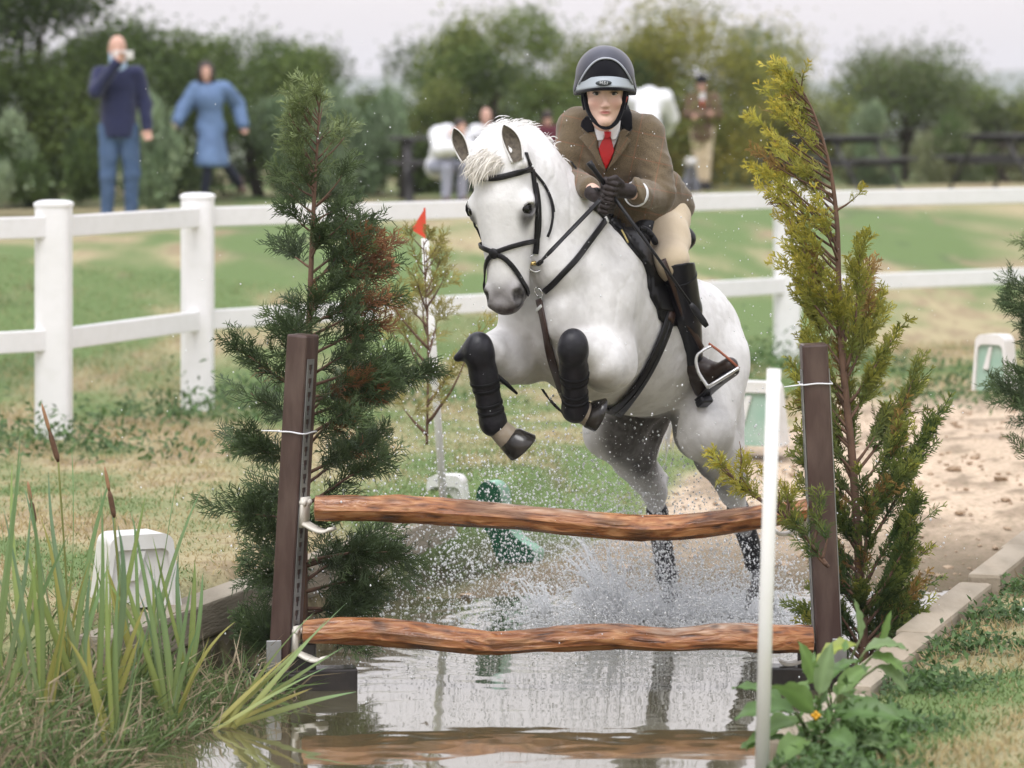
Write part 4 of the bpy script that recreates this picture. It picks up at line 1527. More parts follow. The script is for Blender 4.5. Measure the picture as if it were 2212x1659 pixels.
# bit: loose ring each side, brass mouthpiece
x, ok = cam_hits([(1157, 566)], head, .012)
BITL = x[0]
BITR = mirror_head(x)[0]
for c_ in (BITL, BITR):
    torus('bit_ring', c_ + hd * .004, unit(.75 * hu * (1 if c_ is BITL else -1) + .65 * hn), .033, .0038, m_steelb, bridle)
for c_, s_ in ((BITL, -1), (BITR, 1)):
    mb = MB(); mb.tube([c_ + hd * .005 + s_ * hu * .03 + hn * .004, c_ + hd * .004], .0085, 8); mb.build('mouthpiece', m_brass, bridle)

# reins
HANDL, HANDR = P(1336, 405, 12.06), P(1312, 418, 12.02)
r0 = BITL + hu * .012 + hd * .008
ln = smooth_path([r0, P(1188, 545, 11.93), P(1240, 491, 11.99), P(1297, 432, 12.0)], 40)
ln = push_out(ln, nfull, .006)
v, f = ribbon(ln, np.tile(unit(A([-.5, -.75, .45])), (40, 1)), .019, .0045); link('rein', np_mesh('rein', v, f), m_leather, bridle)
mb = MB(); mb.tube([ln[0], ln[3]], .011, 8, flat=.7); mb.build('rein_billet', m_leather, bridle)
ln = smooth_path([BITR - hu * .012 + hd * .008, A([-.10, 12.1, 1.42]), A([-.08, 12.4, 1.56]), A([.10, 12.5, 1.62]), P(1262, 404, 12.28), P(1292, 410, 12.05)], 60)
ln = push_out(ln, nfull, .008)
v, f = ribbon(ln, nfull.normal(ln), .017, .0045); link('rein', np_mesh('rein', v, f), m_leather, bridle)

# breastplate with running strap
bp_ = empty('breastplate', tuple(B(.6, 0, 0)), 'black leather breastplate strapped across the grey horse chest', 'breastplate')
bl = [(1322, 462), (1308, 476), (1296, 492), (1272, 524), (1245, 560), (1215, 592), (1192, 616), (1176, 630)]
x, ok = cam_hits(smooth_path(A(bl, float), 40), horse, .004)
v, f = ribbon(x, horse.normal(x), .024, .006); link('shoulder_strap', np_mesh('shoulder_strap', v, f), m_leather, bp_)
y = push_out(mirror_body(x), horse, .004)
v, f = ribbon(y, horse.normal(y), .024, .006); link('shoulder_strap', np_mesh('shoulder_strap', v, f), m_leather, bp_)
i_ = 9
v, f = ribbon(x[5:7], horse.normal(x[5:7]), .027, .009); link('white_band', np_mesh('white_band', v, f), m_white2, bp_)
c, ok = cam_hits([(1164, 632)], horse, .008)
torus('chest_ring', c[0], horse.normal(c)[0], .021, .003, m_steelb, bp_)
strap('running_strap', [(1164, 646), (1169, 670), (1176, 705), (1183, 740), (1192, 780), (1203, 815), (1214, 850), (1224, 880)], horse, .034, .006, m_brownl, bp_, .004)
strap('keeper', [(1166, 664), (1167.5, 670)], horse, .040, .009, m_white2, bp_, .004, 4)
strap('running_strap', [(1172, 840), (1186, 860), (1202, 878), (1216, 890)], horse, .013, .005, m_leather, bp_, .004)
x, ok = cam_hits([(1150, 634)], horse, .006)

# saddle: seat, pads, flaps, girth, stirrups
saddle = empty('saddle', tuple(B(.05, 0, .34)), 'black leather jumping saddle on the grey horse back', 'saddle')
sd = Field(.03)
sd.ell(B(.05, 0, .37), (.26, .17, .055), BAX)
sd.ell(B(.22, 0, .41), (.07, .08, .065), tilt_ax(BAX, 1, .5))
sd.ell(B(-.17, 0, .41), (.075, .15, .075), tilt_ax(BAX, 1, -.5))
for s in (1, -1):
    sd.ell(B(.16, s * .14, .30), (.12, .06, .12), BAX)
field_obj('seat', sd, .012, m_leather, saddle)
flap_px = [(1278, 446), (1296, 458), (1314, 476), (1338, 500), (1357, 526), (1377, 550), (1393, 566), (1402, 584), (1404, 602), (1404, 620), (1410, 640), (1421, 660),
           (1428, 690), (1448, 706), (1500, 700), (1500, 560), (1470, 480), (1380, 440), (1320, 420)]
fl = patch('saddle_pad', flap_px, horse, m_leather, saddle, .008, .006, 8)
flap2 = [(1326, 470), (1352, 500), (1374, 530), (1392, 552), (1406, 575), (1413, 600), (1415, 640), (1430, 668), (1495, 680), (1500, 560), (1440, 470), (1370, 450)]
x_ = patch('flap', flap2, horse, m_leather, saddle, .022, .010, 8)
for nm in ('flap', 'saddle_pad'):       # far side, mirrored about the horse's spine
    src = [o for o in saddle.children if o.name.split('.')[0] == nm][0]
    co = np.zeros(len(src.data.vertices) * 3, np.float32); src.data.vertices.foreach_get('co', co)
    w_ = mirror_body(co.reshape(-1, 3).astype(float))
    w_ = push_out(w_, horse, .008 if nm == 'saddle_pad' else .02)
    me = src.data.copy(); me.vertices.foreach_set('co', w_.astype(np.float32).ravel()); me.flip_normals()
    o = link(nm, me, None, saddle)
    s_ = o.modifiers.new('thickness', 'SOLIDIFY'); s_.thickness = .008; s_.offset = -1
x, ok = cam_hits(smooth_path(A([(1383, 492), (1400, 500), (1414, 520), (1422, 545), (1434, 575)], float), 24), horse, .022)
mb = MB(); mb.tube(x, .013, 8); mb.build('knee_roll', m_leather, saddle)
x, ok = cam_hits(smooth_path(A([(1343, 497), (1349, 508), (1357, 524)], float), 10), horse, .02)
mb = MB(); mb.tube(x, .0035, 6); mb.build('piping', mat('ochre piping', (0.45, 0.36, 0.14), .6), saddle)
gp = [(1452, 660), (1441, 705), (1424, 750), (1400, 800), (1371, 845), (1344, 876), (1326, 893)]
x, ok = cam_hits(smooth_path(A(gp, float), 40), trunk, .006)
y = mirror_body(x)
full = np.concatenate([x, y[::-1]])
full = push_out(smooth_path(full[::3], 80), trunk, .006)
v, f = ribbon(full, trunk.normal(full), .070, .009); link('girth', np_mesh('girth', v, f), m_leather, saddle)
v, f = ribbon(x[:6], trunk.normal(x[:6]), .052, .014); link('girth_buckle_guard', np_mesh('girth_buckle_guard', v, f), m_brownl, saddle)
mb = MB(); mb.tube(x + trunk.normal(x) * .009 + .0, .004, 6); mb.build('girth_seam', m_leather, saddle)

# tendon boots on the forelegs
for (K, F_, nm) in ((KR, FR, 'right'), (KL, FL, 'left')):
    t_ = empty('tendon_boot', tuple(F_), 'black tendon and knee boot on the outstretched foreleg nearest the red flag pole' if nm == 'right'
               else 'black tendon and knee boot on the folded foreleg before the girth', 'horse boot', 'boots on the horse forelegs')
    fb = Field(.022)
    dn = unit(F_ - K)
    fb.ell(K + A([0, -.010, .004]), (.057, .056, .068))
    fb.cone(K + dn * .03, K + dn * .12, .056, .050)
    fb.cone(K + dn * .10, F_ - dn * .035, .050, .049)
    fb.ell(F_ + A([0, .0, 0]), (.053, .052, .050))
    if nm == 'right': fb.cone(K + A([-.035, .02, -.005]), K + A([-.080, .03, -.030]), .036, .016)
    ax_ = dn
    field_obj('shell', fb, .006, m_neop, t_)
    e1 = unit(np.cross(ax_, [0, 1, 0])); e2 = np.cross(ax_, e1)
    for q in (.42, .52, .72, .82):
        ring_strap('boot_strap', K + (F_ - K) * q, e1, e2, fb, .014, .0022, m_strapb, t_, .0005, 32, .3)
    if nm == 'right':
        mb = MB(); mb.tube([K + dn * .085 + A([.03, .02, 0]), K + dn * .10 + A([.085, .03, -.035]), K + dn * .11 + A([.125, .035, -.065])], [.02, .018, .010], 8, flat=.5); mb.build('strap_tail', m_strapb, t_)
for Hk, Fk, w_ in ((HR, FHR, 'tendon boot wet with spray on the hind leg over the splash'), (HLk, FHL, 'tendon boot on the hind leg beside the white marker pole')):
    t_ = empty('tendon_boot', tuple(Fk), 'dark grey ' + w_, 'horse boot', 'boots on the horse hind legs')
    fb = Field(.02); dn = unit(Fk - Hk)
    fb.cone(Hk + dn * .09 + A([0, .012, 0]), Fk - dn * .01 + A([0, .01, 0]), .047, .043); fb.ell(Fk, (.049, .053, .046))
    field_obj('shell', fb, .007, m_neop, t_)
# ------------------------------------------------------------------ people
m_skin = mat('skin', attr=True, rough=0.5, spec=0.35)
m_glove = mat('dark brown glove', (0.026, 0.019, 0.018), 0.6, noise=(50, 0.5, (0.055, 0.042, 0.040)), bump=(90, 0.4, 0.004), spec=.3)
m_boot = mat('long riding boot', (0.011, 0.011, 0.016), 0.32, noise=(18, 0.5, (0.024, 0.022, 0.028)), bump=(24, 0.12, 0.006), spec=.4)
m_bootb = mat('boot foot leather', (0.030, 0.018, 0.014), 0.36, noise=(18, 0.5, (0.05, 0.033, 0.024)), bump=(30, 0.15, 0.006), spec=.4)
m_breech = mat('cream breeches', (0.66, 0.54, 0.38), 0.85, noise=(5, 0.3, (0.58, 0.47, 0.33)), bump=(28, 0.25, 0.006), sheen=.2)
m_velvet = mat('black velvet', (0.006, 0.006, 0.009), 0.9, spec=0.1, sheen=0.2)
m_shirt = mat('white cotton', (0.80, 0.80, 0.82), 0.8, bump=(60, 0.2, 0.004))
m_tie = mat('red silk', (0.52, 0.012, 0.014), 0.5, noise=(45, 0.3, (0.34, 0.008, 0.010)), bump=(80, 0.2, 0.003))
m_lash = mat('dark lash', (0.02, 0.014, 0.012), 0.7)


def tweed(name, base, lines, sc=(22.0, 22.0), base2=None):
    """woven tweed: fleck noise and a faint window-pane check along the cloth"""
    m, n, l, out = new_mat(name)
    b = n.new('ShaderNodeBsdfPrincipled'); b.inputs['Roughness'].default_value = 0.9; b.inputs['Specular IOR Level'].default_value = 0.15
    b.inputs['Sheen Weight'].default_value = 0.25
    l.new(b.outputs[0], out.inputs['Surface'])
    at = n.new('ShaderNodeAttribute'); at.attribute_name = 'wv'
    t = n.new('ShaderNodeTexNoise'); t.inputs['Scale'].default_value = 420; t.inputs['Detail'].default_value = 3
    l.new(at.outputs['Vector'], t.inputs['Vector'])
    r = n.new('ShaderNodeValToRGB'); r.color_ramp.elements[0].position = .35; r.color_ramp.elements[1].position = .68
    r.color_ramp.elements[0].color = (*[c * .62 for c in base], 1); r.color_ramp.elements[1].color = (*[min(1, c * 1.5) for c in base], 1)
    l.new(t.outputs['Fac'], r.inputs['Fac'])
    t2 = n.new('ShaderNodeTexNoise'); t2.inputs['Scale'].default_value = 9; l.new(at.outputs['Vector'], t2.inputs['Vector'])
    m2 = n.new('ShaderNodeMix'); m2.data_type = 'RGBA'; m2.blend_type = 'MULTIPLY'; m2.inputs[0].default_value = .35
    l.new(r.outputs[0], m2.inputs[6]); l.new(t2.outputs['Fac'], m2.inputs[7])
    col = m2.outputs[2]
    sp = n.new('ShaderNodeSeparateXYZ'); l.new(at.outputs['Vector'], sp.inputs[0])
    for k_, comp in enumerate(('X', 'Z')):
        mu = n.new('ShaderNodeMath'); mu.operation = 'MULTIPLY'; mu.inputs[1].default_value = sc[k_]; l.new(sp.outputs[comp], mu.inputs[0])
        fr = n.new('ShaderNodeMath'); fr.operation = 'FRACT'; l.new(mu.outputs[0], fr.inputs[0])
        lt = n.new('ShaderNodeMath'); lt.operation = 'LESS_THAN'; lt.inputs[1].default_value = .035; l.new(fr.outputs[0], lt.inputs[0])
        ml = n.new('ShaderNodeMath'); ml.operation = 'MULTIPLY'; ml.inputs[1].default_value = .42; l.new(lt.outputs[0], ml.inputs[0])
        mx = n.new('ShaderNodeMix'); mx.data_type = 'RGBA'; l.new(ml.outputs[0], mx.inputs[0]); l.new(col, mx.inputs[6]); mx.inputs[7].default_value = (*lines, 1)
        col = mx.outputs[2]
    l.new(col, b.inputs['Base Color'])
    bp = n.new('ShaderNodeBump'); bp.inputs['Strength'].default_value = .25; bp.inputs['Distance'].default_value = .003
    l.new(t.outputs['Fac'], bp.inputs['Height']); l.new(bp.outputs[0], b.inputs['Normal'])
    return m


m_tweed = tweed('brown check tweed', (0.178, 0.134, 0.083), (0.30, 0.12, 0.07), (10.0, 10.0))
m_tweed2 = mat('brown tweed', (0.15, 0.095, 0.06), 0.9, noise=(40, .4, (.10, .06, .04)))

rider = empty('person', tuple(P(1420, 455, 12.75)), 'rider in brown check jacket, red tie and dark helmet leaning forward on the horse', 'person')

# joints
PEL = P(1418, 462, 12.78)
WST = P(1378, 420, 12.68)
CHS = P(1330, 335, 12.50)
NCK = P(1308, 285, 12.42)
SHR, SHL = P(1243, 277, 12.50), P(1398, 292, 12.46)
ELR, WRR = P(1228, 385, 12.46), P(1284, 412, 12.14)
ELL_, WRL = P(1424, 428, 12.36), P(1366, 417, 12.14)
HIPL, KNL, ANL = P(1432, 470, 12.78), P(1450, 563, 12.46), P(1496, 785, 12.70)
HIPR, KNR, ANR = P(1345, 470, 12.86), B(.12, -.28, .14), B(-.06, -.33, -.10)
HDC = P(1306, 203, 12.30)                      # head centre, at eye height

body_f = Field(.03)
body_f.cone(PEL, WST, .105, .10).cone(WST, CHS, .10, .115).ell(CHS, (.13, .10, .11)).cone(CHS, NCK, .08, .055).cone(NCK, HDC + A([0, .03, -.06]), .05, .05)
for S_, E_, W_ in ((SHR, ELR, WRR), (SHL, ELL_, WRL)):
    body_f.cone(CHS + (S_ - CHS) * .5, S_, .06, .05).cone(S_, E_, .046, .036).cone(E_, W_, .036, .024)
for H_, K_, N_ in ((HIPL, KNL, ANL), (HIPR, KNR, ANR)):
    body_f.cone(H_, K_, .078, .052).cone(K_, N_, .05, .033)
# head with a face (looking at the camera, chin slightly down)
hf = Field(.012)
Hh = lambda x, y, z: HDC + A([x, y, z])
hf.ell(Hh(0, .005, .035), (.076, .098, .095))
hf.ell(Hh(0, -.022, -.032), (.0625, .072, .086), k=.02)
for s in (1, -1):
    hf.cone(Hh(s * .046, .0, -.055), Hh(s * .010, -.066, -.106), .021, .018, k=.025)
    hf.ell(Hh(s * .040, -.063, -.030), (.024, .022, .021), k=.02)
    hf.cone(Hh(s * .012, -.088, .020), Hh(s * .048, -.068, .016), .010, .010, k=.015)
    hf.ell(Hh(s * .0325, -.100, -.001), (.0155, .014, .010), k=.010, sub=True)
    hf.ell(Hh(s * .011, -.100, -.046), .0075, k=.007)
    hf.ell(Hh(s * .0065, -.111, -.0525), .0035, k=.003, sub=True)
    hf.ell(Hh(s * .072, .012, -.018), (.010, .018, .030), k=.008)
    hf.ell(Hh(s * .0325, -.0815, .0075), (.016, .009, .0035), k=.004)          # upper lid
    hf.ell(Hh(s * .0325, -.0815, -.0075), (.014, .008, .0025), k=.004)
hf.cone(Hh(0, -.086, .004), Hh(0, -.106, -.043), .0085, .0100, k=.010)
hf.ell(Hh(0, -.088, -.067), (.020, .012, .0042), k=.007).ell(Hh(0, -.087, -.0755), (.017, .012, .0050), k=.007)
hf.ell(Hh(0, -.103, -.0715), (.022, .010, .0016), k=.003, sub=True)
hf.ell(Hh(0, -.076, -.104), (.017, .017, .015), k=.02)
for p in hf.pr: body_f.pr.append(p)


def skin_col(v):
    c = np.tile(A([0.70, 0.47, 0.37]), (len(v), 1))
    q = v - HDC
    x, y, z = q[:, 0], q[:, 1], q[:, 2]
    hd_ = (z > -.125) & (np.abs(x) < .09) & (y < .05)
    ck_ = np.exp(-(((np.abs(x) - .040) / .020) ** 2 + ((z + .040) / .022) ** 2)) * hd_ * .55
    c = c * (1 - ck_[:, None]) + A([0.66, 0.33, 0.27]) * ck_[:, None]
    ns = np.exp(-((x / .014) ** 2 + ((z + .045) / .012) ** 2)) * hd_ * (y < -.09) * .3
    c = c * (1 - ns[:, None]) + A([0.62, 0.33, 0.27]) * ns[:, None]
    lp = (np.exp(-((x / .0205) ** 4 + ((z + .0715) / .0062) ** 4)) * hd_ * (y < -.075))
    c = c * (1 - lp[:, None]) + A([0.47, 0.165, 0.145]) * lp[:, None]
    bw = np.exp(-(((np.abs(x) - .033) / .017) ** 4 + ((z - .0165) / .0048) ** 4)) * hd_ * (y < -.05) * .9
    c = c * (1 - bw[:, None]) + A([0.06, 0.033, 0.022]) * bw[:, None]
    ld = np.exp(-(((np.abs(x) - .0325) / .016) ** 4 + ((z - .0060) / .0042) ** 4)) * hd_ * (y < -.06) * .95
    c = c * (1 - ld[:, None]) + A([0.05, 0.03, 0.025]) * ld[:, None]
    return c


hv1, hf1 = body_f.mesh(.0105)
body_o = field_obj('body', body_f, .0045, m_skin, rider, skin_col, lo=None)
for s in (1, -1):
    lash = [Hh(s * .0325 + .0155 * math.cos(a), -.0880 + .010 * math.cos(a) ** 2, .0005 + .0062 * math.sin(a)) for a in np.linspace(0.0, math.pi, 11)]
    mb = MB(); mb.tube(lash, [.0008] + [.0019] * 9 + [.0008], 6); mb.build('eyelashes', m_lash, rider)
m_eyew = mat('eye', attr=True, rough=0.12, spec=.6)
for s in (1, -1):
    e = Field(); c_ = Hh(s * .0325, -.0765, .0); e.ell(c_, .0122)
    def ec(v, c_=c_):
        d = np.hypot(v[:, 0] - c_[0], v[:, 2] - c_[2] - .0008)
        c = np.tile(A([.40, .36, .35]), (len(v), 1)); fr = v[:, 1] < c_[1]
        c[(d < .0066) & fr] = A([.035, .030, .025]); c[(d < .003) & fr] = .004
        return c
    field_obj('eye', e, .0016, m_eyew, rider, ec)

# jacket -----------------------------------------------------------------
jk = Field(.035)
jk.cone(WST + A([-.005, 0, -.045]), WST, .128, .125).cone(WST, CHS, .125, .142)
jk.ell(CHS + A([.0, .0, .02]), (.165, .125, .14))
jk.cone(SHR + A([.02, 0, .0]), SHL + A([-.02, 0, 0]), .085, .085)
jk.cone(CHS, NCK + A([0, .03, -.02]), .115, .075)
jk.ell((SHR + SHL) / 2 + A([0, .07, -.05]), (.185, .12, .15))
slv = Field(.02)
for S_, E_, W_ in ((SHR, ELR, WRR), (SHL, ELL_, WRL)):
    slv.cone(S_, S_ + (E_ - S_) * .5, .076, .066).cone(S_ + (E_ - S_) * .5, E_, .066, .056).cone(E_, W_ + (W_ - E_) * -.20, .056, .045)
jk.extend(slv)
# arm folds
for t_, w_ in ((.28, .010), (.48, .012), (.66, .013), (.82, .012)):
    c_ = SHL + (ELL_ - SHL) * t_
    jk.ell(c_ + A([.026, -.036, .0]), (.045, .032, .010), tilt_ax(np.eye(3), 1, .5), k=.035)
    c_ = ELL_ + (WRL - ELL_) * t_
    jk.ell(c_ + A([.0, -.03, .02]), (.010, .032, .045), tilt_ax(np.eye(3), 1, -.3), k=.03)
# skirt over the hip, flaring behind the elbow
jk.cone(WST + A([.03, .03, -.03]), P(1452, 442, 12.80), .12, .085, k=.05)
jk.cone(P(1440, 400, 12.75), P(1474, 447, 12.82), .07, .042, k=.04)
jk.cone(P(1455, 430, 12.80), P(1488, 456, 12.86), .04, .016, k=.03)
jk.cone(WST + A([-.02, -.03, -.08]), P(1385, 485, 12.62), .105, .055, k=.04)


def cloth_obj(name, fld, h, m, parent, wr=.006, sc=14, seed=3, ax=None):
    v, f = fld.mesh(h)
    nr = fld.normal(v)
    w = fbm(v * A([sc, sc, sc * .55]), seed, 3) - .5
    w2 = np.abs(fbm(v * A([sc * .6, sc * .6, sc * 1.5]) + 7, seed + 4, 2) - .5)
    v = v + nr * (w * wr - w2 * wr * 1.4)[:, None]
    return link(name, np_mesh(name, v, f, None, True, {'wv': v @ (np.eye(3) if ax is None else A(ax)).T}), m, parent)


twx = tilt_ax(np.eye(3), 1, .22)
jacket = cloth_obj('jacket', jk, .0075, m_tweed, rider, .010, 15, 3, twx)
# shirt, tie, lapels, collar: cloth laid on the chest
def chest_patch(name, px, m, off, th=.004, cell=5, field=jk):
    o = patch(name, px, field, m, rider, off, th, cell, 11.0)
    co = np.zeros(len(o.data.vertices) * 3, np.float32); o.data.vertices.foreach_get('co', co)
    va = o.data.attributes.new('wv', 'FLOAT_VECTOR', 'POINT'); va.data.foreach_set('vector', (co.reshape(-1, 3) @ tilt_ax(np.eye(3), 1, .6).T.astype(np.float32)).ravel())
    return o


chest_patch('shirt_front', [(1283, 256), (1296, 268), (1318, 268), (1336, 262), (1340, 285), (1325, 320), (1308, 362), (1300, 345), (1288, 300)], m_shirt, .006)
chest_patch('shirt_collar', [(1281, 256), (1294, 266), (1310, 285), (1302, 302), (1291, 303), (1284, 280)], m_shirt, .026)
chest_patch('shirt_collar', [(1341, 260), (1328, 268), (1313, 285), (1322, 301), (1331, 300), (1339, 278)], m_shirt, .026)
chest_patch('tie', [(1306, 290), (1312, 288), (1318, 291), (1327, 325), (1319, 345), (1309, 366), (1300, 345), (1293, 322)], m_tie, .020, .006)
chest_patch('tie', [(1305, 284), (1320, 284), (1319, 295), (1312, 300), (1306, 296)], m_tie, .034, .008)
chest_patch('lapel', [(1273, 262), (1290, 296), (1289, 320), (1300, 350), (1309, 372), (1296, 362), (1278, 330), (1251, 297), (1263, 288), (1256, 280)], m_tweed, .024, .010)
chest_patch('lapel', [(1340, 282), (1331, 318), (1322, 345), (1309, 372), (1322, 358), (1345, 330), (1363, 303), (1352, 294), (1361, 285), (1348, 278)], m_tweed, .024, .010)
chest_patch('velvet_collar', [(1266, 250), (1275, 252), (1281, 264), (1284, 283), (1268, 286), (1254, 273), (1256, 262)], m_velvet, .030, .010)
chest_patch('velvet_collar', [(1345, 224), (1357, 226), (1365, 247), (1366, 275), (1357, 284), (1346, 276), (1338, 262), (1341, 244)], m_velvet, .024, .008)
# collar stand behind the neck
cs = Field(.01); cs.cone(NCK + A([-.06, .02, .02]), NCK + A([-.02, .09, .06]), .03, .035).cone(NCK + A([-.02, .09, .06]), NCK + A([.05, .09, .055]), .035, .035).cone(NCK + A([.05, .09, .055]), NCK + A([.075, .02, .02]), .035, .03)
field_obj('velvet_collar', cs, .006, m_velvet, rider)

# cuff, gloves
cf = Field(.01); d_ = unit(WRL - ELL_)
e1 = unit(np.cross(d_, [0, 0, 1])); e2 = np.cross(d_, e1)
for k_, (E_, W_) in enumerate(((ELL_, WRL),)):
    d_ = unit(W_ - E_); e1 = unit(np.cross(d_, [0, 0, 1])); e2 = np.cross(d_, e1)
    th = np.linspace(0, 2 * math.pi, 41)[:-1]
    c_ = W_ - d_ * .036
    pts = c_ + .046 * (np.cos(th)[:, None] * e1 + np.sin(th)[:, None] * e2)
    v, f = ribbon(pts, unit(pts - c_), .016, .004, True)
    link('shirt_cuff', np_mesh('shirt_cuff', v, f), m_shirt, rider)
wr = Field(.015); wr.cone(ELL_ + (WRL - ELL_) * .7, WRL + (WRL - ELL_) * .12, .033, .028)


def fist(W_, fwd, up, side, name):
    """gloved hand closed on the reins: palm, four unequal bent fingers, thumb lying on top"""
    fwd, up = unit(fwd), unit(up); up = unit(up - (up @ fwd) * fwd); sd_ = np.cross(fwd, up) * side
    g = Field(.008)
    Q = lambda a, b, c: W_ + fwd * a + up * b + sd_ * c
    g.cone(Q(-.035, 0, 0), Q(.01, 0, 0), .030, .029).ell(Q(.045, .0, 0), (.040, .030, .040), np.stack([fwd, sd_, up]))
    for i, (ln, r_) in enumerate(((.036, .0112), (.040, .0118), (.038, .0112), (.031, .0100))):
        b_ = .030 - i * .0205
        k0 = Q(.078 - .004 * abs(i - 1.2), b_, .014)                    # knuckle
        k1 = Q(.086 - .004 * abs(i - 1.2), b_ - .003, -.022)             # first bend, curling inward
        k2 = Q(.064, b_ - .004, -.036)
        k3 = Q(.046, b_ - .003, -.026)
        g.cone(Q(.05, b_ * .9, .018), k0, r_, r_ * 1.03, k=.006).cone(k0, k1, r_, r_ * .95, k=.003).cone(k1, k2, r_ * .95, r_ * .9, k=.003).cone(k2, k3, r_ * .9, r_ * .8, k=.003)
    t0, t1, t2 = Q(.018, .026, -.012), Q(.055, .046, -.020), Q(.083, .040, -.024)
    g.cone(t0, t1, .0155, .0125, k=.01).cone(t1, t2, .0125, .0095, k=.004)
    return field_obj(name, g, .0032, m_glove, rider)


HANDL = P(1338, 406, 12.08); HANDR = P(1300, 418, 12.06)
fist(P(1343, 411, 12.10), unit(A([-.85, -.55, .12])), (.25, -.1, 1), 1, 'glove')
fist(P(1292, 424, 12.12), unit(A([.60, -.62, -.30])), (-.1, .1, 1), -1, 'glove')
# crop (whip), held in the hands
wh = empty('whip', tuple(P(1330, 430, 12.03)), 'black riding whip held slanting across the rider\'s thigh', 'whip')
mb = MB(); w0, w1 = P(1272, 350, 12.04), P(1527, 705, 12.10)
mb.tube([w0, w0 + (w1 - w0) * .03, w0 + (w1 - w0) * .04, w0 + (w1 - w0) * .17], [.013, .012, .0095, .0085], 10); mb.build('handle', m_leather, wh)
mb = MB(); mb.tube([w0 + (w1 - w0) * .17, w0 + (w1 - w0) * .86], [.0075, .005], 8); mb.build('shaft', m_leather, wh)
a_, b_ = w0 + (w1 - w0) * .86, w1
v, f = ribbon(np.linspace(a_, b_, 6), np.tile(unit(A([.1, -1, .1])), (6, 1)), [.015, .024, .027, .027, .026, .018], .008); link('flap', np_mesh('flap', v, f), m_leather, wh)

# breeches and boots
br = Field(.04)
br.cone(PEL, HIPL, .115, .105).cone(HIPL, HIPL + (KNL - HIPL) * .5, .098, .086).cone(HIPL + (KNL - HIPL) * .5, KNL, .088, .066)
br.cone(PEL, HIPR, .11, .10).cone(HIPR, KNR, .095, .065).cone(KNL, KNL + (ANL - KNL) * .10, .060, .052)
cloth_obj('breeches', br, .009, m_breech, rider, .006, 11, 9)
for side in (1, -1):
    K_, N_ = (KNL, ANL) if side > 0 else (KNR, ANR)
    d_ = unit(N_ - K_)
    top = K_ + d_ * .010
    if side > 0: top = P(1467, 572, 12.46)
    bt = Field(.02)
    def boot_clip(x, top=top, d_=d_): return -((x - top) @ (unit(A([.16, -.1, -1.0])) if side > 0 else d_))
    bt.cone(top - d_ * .10, top + (N_ - top) * .45, .067, .064).cone(top + (N_ - top) * .45, N_, .063, .043)
    if side > 0: heel, toe = P(1516, 852, 12.76), P(1577, 796, 12.60)
    else: heel, toe = N_ + A([-.01, .06, -.07]), N_ + A([-.05, -.14, -.02])
    ft = Field(.02)
    ft.cone(N_, heel + A([0, 0, .02]), .043, .034).cone(N_, (heel + toe) / 2 + A([0, 0, .03]), .044, .042).cone((heel + toe) / 2 + A([0, 0, .025]), toe + A([0, 0, .012]), .040, .033)
    field_obj('boot', bt, .006, m_boot, rider, clip=boot_clip)
    field_obj('boot_foot', ft, .005, m_bootb, rider)
    e1 = unit(np.cross(d_, [0, 1, 0])); e2 = np.cross(d_, e1)
    ring_strap('boot_cuff', top + d_ * .055, e1, e2, bt, .008, .002, m_boot, rider, .001, 40, .3)
    # sole with a heel block
    ax1 = unit(toe - heel)
    upv = unit(A([0, 0, 1.0]) - ax1[2] * ax1)
    pts = [heel + ax1 * -.02 - upv * .012, (heel + toe) / 2 - upv * .010, toe + ax1 * .028 - upv * .020]
    v, f = ribbon(smooth_path(pts, 12), np.tile(-upv, (12, 1)), np.concatenate([np.full(4, .058), np.linspace(.064, .078, 6), [.068, .04]]), .009); link('sole', np_mesh('sole', v, f), m_boot, rider)
    R_ = np.stack([ax1, np.cross(upv, ax1), upv], 1)
    bevel_box('heel', (.055, .056, .03), heel + ax1 * .0 - upv * .032, R_, .006, 1, m_boot, rider)

# stirrup: leather and iron with a rubber band, part of the saddle
x, ok = cam_hits(smooth_path(A([(1432, 560), (1455, 620), (1478, 682), (1500, 722), (1516, 752)], float), 30), Field(.02).extend(br).cone(KNL, ANL, .066, .05), .004)
v, f = ribbon(x, np.tile(unit(A([.25, -.95, .15])), (30, 1)), .023, .005); link('stirrup_leather', np_mesh('stirrup_leather', v, f), m_brownl, saddle)
SY = 12.56
ir = smooth_path([P(1517, 758, SY), P(1506, 768, SY), P(1504, 785, SY), P(1510, 806, SY), P(1521, 824, SY), P(1531, 838, SY)], 24)
mb = MB(); mb.tube(ir, np.linspace(.0055, .0075, 24), 10)
mb.tube(smooth_path([P(1517, 758, SY), P(1524, 754, SY + .02), P(1540, 746, SY + .03)], 8), .0055, 8)
mb.build('stirrup_iron', mat('bright steel', (.83, .83, .84), .25, metal=.6), saddle)
v, f = ribbon(np.linspace(P(1530, 839, SY), P(1598, 797, SY), 6), np.tile(unit(A([-.35, .3, 1.0])), (6, 1)), .034, .010); link('stirrup_tread', np_mesh('stirrup_tread', v, f), bpy.data.materials['bright steel'], saddle)
mb = MB(); mb.tube([P(1531, 742, SY + .03), P(1552, 757, SY + .02), P(1574, 775, SY + .01), P(1597, 796, SY)], .0052, 8); mb.build('stirrup_band', mat('rubber band', (.33, .10, .05), .6), saddle)

